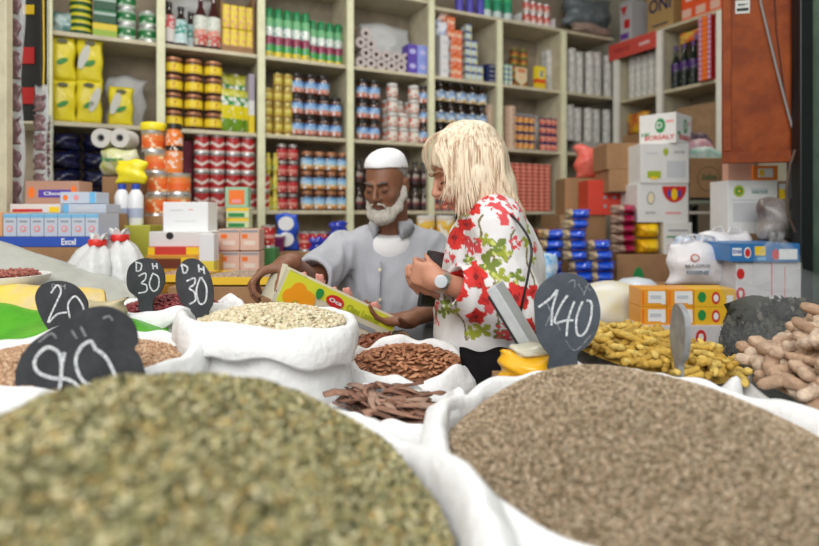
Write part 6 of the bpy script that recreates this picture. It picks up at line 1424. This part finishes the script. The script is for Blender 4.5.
s.cap(shR+V3(.0, 0, -.0), shL+V3(-.0, 0, -.0), .058, .056, .06); s.cap(nb+V3(-.0, .01, -.035), shR+V3(.03, .0, .01), .052, .055, .05); s.cap(nb+V3(0, .01, -.035), shL+V3(-.03, 0, .01), .052, .055, .05)
elRs = elR+(wrR-elR)*.12+V3(0, 0, .0)
s.path([shR, elRs], [.064, .076], .04); s.path([shL, elL], [.07, .078], .04)
def folds(p):
    d = np.zeros(len(p))
    d += .009*np.abs(snoise(p*np.array([1., 1., .45]), 62, 21))-.004
    d += .0022*snoise(p*np.array([1, 1, .6]), 150, 22)
    return d
dR = elR-shR; dR /= np.linalg.norm(dR); dF = wrR-elR; dF /= np.linalg.norm(dF)
s.disp(folds, .03)
q = elR+dF*.055; g = None
c0 = elR+dF*.05; ax = dF*.8+dR*.2
sl, pp = s._sl(c0-.16, c0+.16); m_ = (np.linalg.norm(pp-c0, axis=-1) < .15); s.f[sl] = np.where(m_, np.maximum(s.f[sl], (pp-c0)@(ax/np.linalg.norm(ax))), s.f[sl])
s.cap(elR-dR*.02, c0+ax*.03, .05, .066, .0, 'sub')
dL = elL-shL; dL /= np.linalg.norm(dL)
s.cut(V3(0, 0, .82), V3(0, 0, -1))
# open neck
s.cap(nb+V3(-.01, -.03, .02), nb+V3(-.03, -.13, -.07), .055, .026, .008, 'sub'); s.cap(nb+V3(0, 0, -.02), nb+V3(0, 0, .1), .066, .07, .01, 'sub')
child('shirt', s.mesh('shirt'), stripe_mat())
s = Sdf(nb-.2, nb+.2, .006); s.ell(nb+V3(-.01, .0, -.085), (.1, .1, .085), None, 0); s.cap(nb+V3(0, 0, 0), nb+V3(0, 0, .1), .06, .065, .02, 'sub'); s.cut(nb+V3(0, 0, -.02), V3(0, -.35, 1)); child('undershirt', s.mesh('u'), mat('white undershirt', (.75, .75, .76), .85))
def collar(c, r0, r1, h, tip, rz, tiltx, m, par, off, lean=0.):
    vs = []; fs = []; n = 36; Rm = Matrix.Rotation(rz, 3, 'Z') @ Matrix.Rotation(tiltx, 3, 'X')
    for i in range(n+1):
        a = R(-90)+R(28)+(R(360-56))*i/n; fr = min(i, n-i)/n; tp = max(0, 1-fr*7)
        for rr, z in ((r0, .0), (r0*1.0, h), (r1*.93, h*1.05), (r1*1.12+tip*tp*.5, -h*.25-tip*tp), (r1*1.04+tip*tp*.45, -h*.2-tip*tp)):
            vs.append(Vector(c)+Rm@Vector((rr*math.cos(a), rr*math.sin(a), z)))
    k = 5
    for i in range(n):
        for j in range(k):
            j2 = (j+1) % k; fs.append((i*k+j, i*k+j2, (i+1)*k+j2, (i+1)*k+j))
    fs.append(tuple(range(k))[::-1]); fs.append(tuple(n*k+j for j in range(k)))
    return O('collar', mk('collar', vs, fs, True), m, par, off)
collar(nb+V3(0, .0, -.014), .066, .08, .026, .026, R(-6), R(4), MATS['pale grey striped shirt'], man, -Vector(mo))
v, f = tube([chest+V3(-.03, -.145, .10), chest+V3(-.035, -.15, -.02), chest+V3(-.03, -.147, -.14)], [.013, .013, .013], 8, True, .15); child('button_placket', mk('p', v, f, True), MATS['pale grey striped shirt'])
for i in range(3): O('button', lathe([(0, -.002), (.0055, -.002), (.0055, .002), (0, .002)], 12), M_cream, man, Vector(chest+V3(-.033, -.158, .07-.1*i))-Vector(mo), (R(90), 0, 0))
s = Sdf((-.32, 1.98, .04), (.22, 2.42, 1.0), .009); s.ell(pel, (.17, .125, .12), None, .04)
for q in (-1, 1): s.path([pel+V3(q*.085, 0, -.04), V3(-.05+q*.1, 2.16, .5), V3(-.05+q*.11, 2.2, .12)], [.105, .08, .07], .03)
child('trousers', s.mesh('tr'), mat('grey trousers', (.12, .12, .13), .8))
for q in (-1, 1): shoe('shoe', man, Vector((-.05+q*.115, 2.16, 0))-Vector(mo), 0, mat('dark shoe leather', (.03, .02, .015), .4))
# held carton
A_, B_ = P(287, 266, 1.62), P(398, 318, 1.84)
X_ = (B_-A_).normalized(); Y_ = Vector((0, 1, 0)); Y_ = (Y_-X_*Y_.dot(X_)); Y_ = (Y_+Vector((0, 0, -.25))); Y_ = (Y_-X_*Y_.dot(X_)).normalized(); Z_ = X_.cross(Y_)
Lb = (B_-A_).length
hbx = E('held_carton'); hbx.matrix_world = Matrix.Translation(A_+X_*Lb/2-Z_*.1) @ Matrix((X_, Y_, Z_)).transposed().to_4x4()
tag(hbx, 'long yellow-green carton with oranges printed on it, held by the man', 'carton')
th = .004; hh = .1; dd = .075
M_cy = mat('print_lime yellow', (.68, .68, .04), .4); M_co = mat('print_pale card', (.6, .56, .42), .5)
O('front_panel', mk('fp', *bx(-Lb/2, 0, 0, Lb, th, hh)), M_co, hbx); O('back_panel', mk('bp', *bx(-Lb/2, dd-th, 0, Lb, th, hh*.9)), M_co, hbx)
O('bottom_panel', mk('bo', *bx(-Lb/2, th, 0, Lb, dd-2*th, th)), M_card, hbx); O('end_panel', mk('e1', *bx(-Lb/2, th, th, th, dd-2*th, hh)), M_co, hbx); O('end_panel', mk('e2', *bx(Lb/2-th, th, th, th, dd-2*th, hh)), M_co, hbx)
dm = (Lb, 0, hh)
deco(hbx, dm, 'front', Lb*.08, hh*.74, Lb*.83, hh*.38, M_cy, 'rect', 'printed_band'); deco(hbx, dm, 'front', 0, hh*.965, Lb*.98, hh*.07, mat('print_cream edge', (.75, .7, .5), .5), 'rect', 'printed_band', lift=.001)
deco(hbx, dm, 'front', -Lb*.4, hh*.5, Lb*.14, hh*.9, M_cy, 'rect', 'printed_band', lift=.001)
for u, v_, r_ in ((-.35, .5, .5), (-.27, .36, .55), (-.4, .3, .4)): deco(hbx, dm, 'front', Lb*u, hh*v_, hh*r_, hh*r_, mat('print_orange fruit', (.85, .32, .01), .4), 'ell', 'printed_orange', lift=.002+.0005*abs(u)*10)
deco(hbx, dm, 'front', -Lb*.2, hh*.68, .03, .03, M_green, 'leaf', 'printed_leaf', lift=.006)
for u, v_ in ((-.06, .66), (-.08, .28)):
    deco(hbx, dm, 'front', Lb*u, hh*v_, .062, .034, M_red, 'ell', 'printed_logo', lift=.004); deco(hbx, dm, 'front', Lb*u, hh*v_, .045, .016, M_white, 'Oca', lift=.006)
deco(hbx, dm, 'front', Lb*.2, hh*.66, .13, .026, mat('print_olive', (.35, .4, .02), .5), 'Chau Lamour', lift=.004)
deco(hbx, dm, 'front', Lb*.2, hh*.34, .12, .012, M_grey, 'rect', lift=.003)
kk = O('sachet', pillow_mesh(.05, .016, .085, 151), mat('pink sachet', (.75, .2, .15), .4, col2=(.8, .55, .45), scale=40)); 
kk.parent = hbx
for i in range(9):
    o = kk if i == 0 else kk.copy()
    if i: C.objects.link(o); o.parent = hbx
    o.location = (-Lb*.38+i*.038, dd*.5+.008*(i % 2), .006+.014*(i % 3)); o.rotation_euler = (0, R(-12+9*(i % 4)), R(20))
# ---------------------------------------------------------------- the woman
SK2 = mat('tanned fair skin', (.56, .26, .165), .5, var=.12, scale=14, bump=.08, bscale=160)
wom = E('person', (.24, 1.74, 0)); tag(wom, 'blonde woman in a white blouse with red flowers, looking down, holding a phone', 'person')
wo = V3(.24, 1.74, 0)
hc2 = PV(466, 170, 1.68); R2 = vrot(-78, 24, 0)
nb2 = PV(489, 210, 1.72); sN = PV(496, 222, 1.58); sF = PV(486, 222, 1.85); ch2 = PV(492, 262, 1.73); pe2 = V3(.24, 1.76, .95)
elN = PV(508, 306, 1.58); wrN = PV(437, 280, 1.50); elF = PV(474, 305, 1.84); wrF = PV(446, 292, 1.62)
s = Sdf((-.05, 1.28, 0), (.52, 2.06, 1.82), .0056)
s.ell(ch2, (.105, .15, .17), None, .05).ell((ch2+pe2)/2, (.1, .13, .18), None, .05).ell(pe2, (.12, .165, .13), None, .05)
s.cap(sN, sF, .045, .045, .05); s.cap(nb2+V3(0, 0, -.05), hc2+R2@V3(0, .03, -.05), .052, .048, .03)
s.path([sN, elN, wrN], [.043, .037, .024], .02); s.path([sF, elF, wrF], [.043, .037, .024], .02)
for q in (-1, 1):
    s.path([pe2+V3(0, q*.085, -.04), V3(.22, 1.75+q*.09, .5), V3(.25, 1.75+q*.09, .08)], [.088, .056, .038], .03); s.cap(V3(.25, 1.75+q*.09, .05), V3(.13, 1.75+q*.09, .035), .038, .03, .02)
T2 = head(s, hc2, R2, .93)
hand(s, wrN, (-.8, .5, .25), (.5, .85, .0), (-.1, -.2, 1), .82, curl=((50, 55, 60, 65), (75, 75, 75, 75), (50, 50, 50, 50)), thumb=(.3, .8, .6))
hand(s, wrF, (-.8, -.5, .1), (-.2, 0, 1), (-.5, -1, .1), .9, curl=(30, 30, 20))
O('body', s.mesh('woman body'), SK2, wom, -Vector(wo))
def wch(nm, me, m): return O(nm, me, m, wom, -Vector(wo))
facebits(T2, R2, wom, -Vector(wo), mat('brown brow', (.25, .14, .07), .9), mat('red lips', (.5, .08, .07), .4), M_black)
# hair
def hairmat():
    m = mat('blonde hair', (.66, .5, .32), .45); nt = m.node_tree; b = nt.nodes['Principled BSDF']
    tc = nt.nodes.new('ShaderNodeTexCoord'); mp = nt.nodes.new('ShaderNodeMapping'); mp.inputs['Scale'].default_value = (1, 1, .07)
    n = nt.nodes.new('ShaderNodeTexNoise'); n.inputs['Scale'].default_value = 150; n.inputs['Detail'].default_value = 3
    r = nt.nodes.new('ShaderNodeValToRGB'); r.color_ramp.elements[0].position = .34; r.color_ramp.elements[0].color = (.5, .33, .2, 1); r.color_ramp.elements[1].position = .52; r.color_ramp.elements[1].color = (.85, .71, .53, 1)
    nt.links.new(tc.outputs['Object'], mp.inputs[0]); nt.links.new(mp.outputs[0], n.inputs['Vector']); nt.links.new(n.outputs['Fac'], r.inputs['Fac']); nt.links.new(r.outputs['Color'], b.inputs['Base Color'])
    return m
HM = hairmat()
s = Sdf(hc2-V3(.2, .2, .3), hc2+V3(.3, .2, .2), .0045)
s.ell(hc2+V3(.004, 0, .03), (.108, .096, .11), None, .0)
K = lambda px, py, Y: PV(px, py, Y)
for side in (0, 1):
    Yn = 1.60 if side == 0 else 1.78
    s.path([K(468, 140, Yn+.03*(1-2*side)), K(476, 175, Yn), K(484, 205, Yn+.01), K(488, 222, Yn+.02)], [.045, .034, .028, .014], .03)
    s.path([K(480, 140, Yn+.05*(1-2*side)), K(490, 175, Yn+.02), K(502, 208, Yn+.03), K(514, 220, 1.68)], [.042, .032, .032, .018], .03)
    s.path([K(446, 140, Yn+.03*(1-2*side)), K(451, 158, Yn-.0), K(460, 184, Yn-.01), K(467, 208, Yn+.01)], [.028, .02, .013, .006], .02)
s.path([K(488, 150, 1.69), K(502, 185, 1.69), K(518, 216, 1.69)], [.042, .034, .018], .03)
fc = T2(0, -.09, -.045); s.ell(fc, V3(.075, .055, .085), R2, .01, 'sub')
s.disp(lambda p: .0013*snoise(p*np.array([1.2, 1.2, .14]), 230, 7)+.002*snoise(p*np.array([1, 1, .3]), 60, 8), .02)
wch('hair', s.mesh('hair', 2), HM)
hr = random.Random(3)
def lock(pts, r0, seg=6):
    n = 12; P_ = [Vector(q) for q in pts]; out = smooth_line3(P_, 5); rs = [r0*(.5+.5*min(1, i*3/len(out)))*(1-.85*(i/(len(out)-1))**2) for i in range(len(out))]
    return tube(out, rs, seg, True, .6)
def smooth_line3(p, k=5):
    p = [p[0]]+p+[p[-1]]; out = []
    for i in range(1, len(p)-2):
        for q in range(k):
            t = q/k; out.append(.5*((2*p[i])+(-p[i-1]+p[i+1])*t+(2*p[i-1]-5*p[i]+4*p[i+1]-p[i+2])*t*t+(-p[i-1]+3*p[i]-3*p[i+1]+p[i+2])*t**3))
    out.append(p[-2]); return out
crown = K(468, 122, 1.66)
ls = []
for i in range(190):   # near-side locks fanned from the crown
    u = .16+.84*i/189; j = lambda a: hr.uniform(-a, a)
    endx = 424+u*104; endy = (200 if u < .3 else 215)+j(5); mx_ = 430+u*68
    ls.append(lock([K(462+u*12+j(2), 123+j(1.5), 1.68), K(mx_+(-4 if u < .3 else 4)+j(2), 146+j(3)-(8*(1-abs(u-.5)*2)), 1.575+.05*abs(u-.5)), K(mx_+j(3)+(2 if u < .15 else 6), 176+j(3), 1.562+.04*abs(u-.5)+(.03 if u < .15 else 0)), K(endx+(8 if u < .15 else 0)+j(3), endy, 1.575+.06*abs(u-.5))], .0015+hr.random()*.0018))
for i in range(14):   # fringe hanging before the face
    a = hr.random(); ls.append(lock([K(458, 124, 1.66), K(430+a*5, 137, 1.62+.1*a), K(422+a*6, 156+a*4, 1.62+.12*a), K(431+a*9, 176+a*10, 1.64+.12*a)], .0018))
wch('hair_locks', mk('locks', *join(ls), True), HM)
# blouse with painted flower pattern
s = Sdf((-.02, 1.33, 1.02), (.5, 2.08, 1.62), .0036)
s.ell(ch2, (.128, .175, .17), None, .05); s.cap(sN, sF, .06, .06, .06); s.cap(nb2+V3(0, 0, -.03), ch2, .07, .11, .05)
hemz = zz(347, 1.66)
s.path([ch2+V3(0, 0, -.02), V3(.235, 1.74, hemz-.05)], [.135, .155], .05); s.ell(V3(.235, 1.74, hemz+.04), (.158, .2, .14), None, .04)
s.path([sN, elN], [.068, .088], .03); s.path([elN, elN+(wrN-elN)*.86], [.086, .058], .04)
s.path([sF, elF], [.066, .082], .03); s.path([elF, elF+(wrF-elF)*.6], [.08, .068], .04)
s.disp(lambda p: .008*np.abs(snoise(p*np.array([1., 1., .35]), 60, 31))-.003+.002*snoise(p*np.array([1, 1, .6]), 140, 32))
s.cut(V3(0, 0, hemz), V3(-.06, 0, -1)); s.cap(nb2+V3(0, 0, -.02), nb2+V3(-.03, 0, .1), .062, .07, .01, 'sub')
dN = (wrN-elN)/np.linalg.norm(wrN-elN); c0 = elN+(wrN-elN)*.80
sl, pp = s._sl(c0-.11, c0+.11); s.f[sl] = np.maximum(s.f[sl], np.where(np.linalg.norm(pp-c0, axis=-1) < .1, (pp-c0)@dN, -1)); s.cap(c0-dN*.06, c0+dN*.03, .045, .052, 0, 'sub')
bl = s.mesh('blouse')
co = np.zeros(len(bl.vertices)*3); bl.vertices.foreach_get('co', co); co = co.reshape(-1, 3)
def pattern(co):
    n = len(co); col = np.tile(np.array([.76, .74, .74]), (n, 1)); near = co[:, 1] < 1.72
    X = np.where(near, co[:, 0], .5-co[:, 0]*1.0+.03); Z = co[:, 2]; Yp = 1.50
    ns = snoise(co, 190, 41); n2 = snoise(co, 420, 42)
    def paint(m, c): col[m] = np.array(c)
    Q = lambda px, py: ((px-409.5)/F*Yp, CZ-(py-215)/F*Yp)
    W = lambda px, py: Q(px, py)
    # thin stems
    for (a, b, c_, d_) in [(478, 262, 500, 330), (500, 240, 488, 300), (455, 300, 470, 345), (530, 250, 536, 300), (470, 345, 500, 320), (516, 230, 508, 262), (484, 215, 478, 245), (440, 300, 436, 340), (455, 283, 492, 288)]:
        (x0, z0), (x1, z1) = W(a, b), W(c_, d_); dx, dz = x1-x0, z1-z0; t = np.clip(((X-x0)*dx+(Z-z0)*dz)/(dx*dx+dz*dz), 0, 1)
        dist = np.hypot(X-x0-t*dx+.006*np.sin(t*7), Z-z0-t*dz); paint(dist < .0028, (.2, .16, .06))
    G = [(497, 248, 15), (505, 254, 10), (531, 242, 9), (490, 266, 15), (500, 277, 12), (452, 314, 11), (446, 304, 7), (484, 333, 12), (474, 338, 9), (517, 277, 11), (474, 203, 9), (466, 214, 8), (500, 335, 9), (540, 262, 7), (520, 322, 8), (472, 262, 7), (486, 240, 8), (536, 230, 8), (447, 322, 8), (505, 300, 7), (462, 232, 6)]
    for i, (px, py, r_) in enumerate(G):
        x0, z0 = W(px, py); th_ = np.arctan2(Z-z0, X-x0); d_ = np.hypot(X-x0, Z-z0)
        rr = r_*.85/F*Yp*(.25+.75*np.abs(np.sin(2.0*th_+i*1.3)))
        paint(d_ < rr, (.32, .36, .03) if i % 3 else (.16, .22, .03)); paint((d_ < rr) & (n2 > .5), (.55, .58, .15))
    Rf = [(486, 192, 9, 0), (498, 203, 17, 1), (509, 217, 15, 1), (459, 240, 16, 0), (474, 247, 13, 1), (476, 208, 9, 0), (517, 243, 9, 1), (475, 276, 15, 0), (459, 279, 9, 0), (458, 291, 11, 0), (489, 297, 15, 0), (515, 297, 18, 0), (476, 317, 12, 0), (488, 308, 7, 1), (507, 331, 15, 1), (527, 325, 10, 0), (534, 292, 9, 0), (436, 317, 9, 1), (523, 206, 9, 1), (536, 218, 8, 1), (443, 255, 9, 0), (470, 225, 8, 0), (545, 250, 8, 1), (437, 335, 8, 1), (541, 330, 9, 0), (453, 262, 8, 1), (517, 190, 9, 1)]
    for i, (px, py, r_, sk) in enumerate(Rf):
        x0, z0 = W(px, py); th_ = np.arctan2(Z-z0, X-x0); d_ = np.hypot(X-x0, Z-z0)
        rr = r_*.9/F*Yp*(.84+.12*np.sin(5*th_+i)+.05*np.sin(9*th_+2*i)); m = d_ < rr
        if sk: paint(m & (n2+ns*.5 > -.12), (.68, .07, .08))
        else:
            paint(m, (.66, .025, .02)); paint(m & (n2 > .45), (.42, .01, .015)); paint(m & (d_ < rr*.25), (.25, .01, .01))
    return col
colr = pattern(co); at_ = bl.color_attributes.new('cloth_print', 'FLOAT_COLOR', 'POINT'); at_.data.foreach_set('color', np.concatenate([colr, np.ones((len(colr), 1))], 1).astype(np.float32).ravel())
bm__ = mat('flower printed blouse', (.76, .74, .74), .7, bump=.12, bscale=200); an = bm__.node_tree.nodes.new('ShaderNodeAttribute'); an.attribute_name = 'cloth_print'
bm__.node_tree.links.new(an.outputs['Color'], bm__.node_tree.nodes['Principled BSDF'].inputs['Base Color'])
wch('blouse', bl, bm__)
s = Sdf((.02, 1.5, .04), (.45, 2.02, 1.2), .009); s.ell(pe2, (.135, .18, .12), None, .04); s.cap(pe2, pe2+V3(0, 0, .12), .13, .12, .03)
for q in (-1, 1): s.path([pe2+V3(0, q*.085, -.04), V3(.22, 1.75+q*.09, .5), V3(.25, 1.75+q*.09, .1)], [.105, .07, .055], .03)
wch('trousers', s.mesh('tr'), mat('black trousers', (.008, .008, .009), .9, spec=.1))
for q in (-1, 1): shoe('shoe', wom, Vector((.25, 1.75+q*.09, 0))-Vector(wo), R(-90), MATS['dark shoe leather'])
# watch, phone, strap
wr = Vector(wrN)+Vector((elN-wrN)/np.linalg.norm(elN-wrN))*.012; dv = Vector(dN)
wt = O('wristwatch', mk('w', *tube([wr-dv*.009, wr+dv*.009], [.0305, .0305], 20)), mat('steel bracelet', (.6, .58, .52), .3, metal=.9), wom, -Vector(wo))
fcw = lathe([(0, -.004), (.016, -.004), (.016, .004), (.013, .005), (0, .005)], 20); O('watch_face', fcw, mat('pale watch dial', (.55, .58, .6), .2), wt, wr+Vector((-.002, -.0335, .004)), (R(88), 0, 0))
ph = E('mobile_phone', P(431, 279, 1.60)); ph.rotation_euler = (R(-8), R(8), R(-35)); O('case', rbox(.012, .074, .15, .004, False), mat('black phone case', (.012, .012, .014), .3), ph); O('screen', rbox(.001, .066, .135, 0, False), mat('dark glass screen', (.01, .012, .02), .08), ph, (-.0067, 0, 0))
tag(ph, 'black mobile phone in the blonde woman\'s hand', 'phone')
v, f = tube(smooth_line3([Vector(q) for q in (K(500, 206, 1.545), K(518, 222, 1.50), K(531, 245, 1.485), K(529, 270, 1.475), K(523, 300, 1.475), K(517, 330, 1.50), K(514, 350, 1.56))], 6), .0032, 6); hb_ = O('handbag_strap', mk('st', v, f, True), mat('black strap leather', (.012, .01, .01), .4), wom, -Vector(wo))
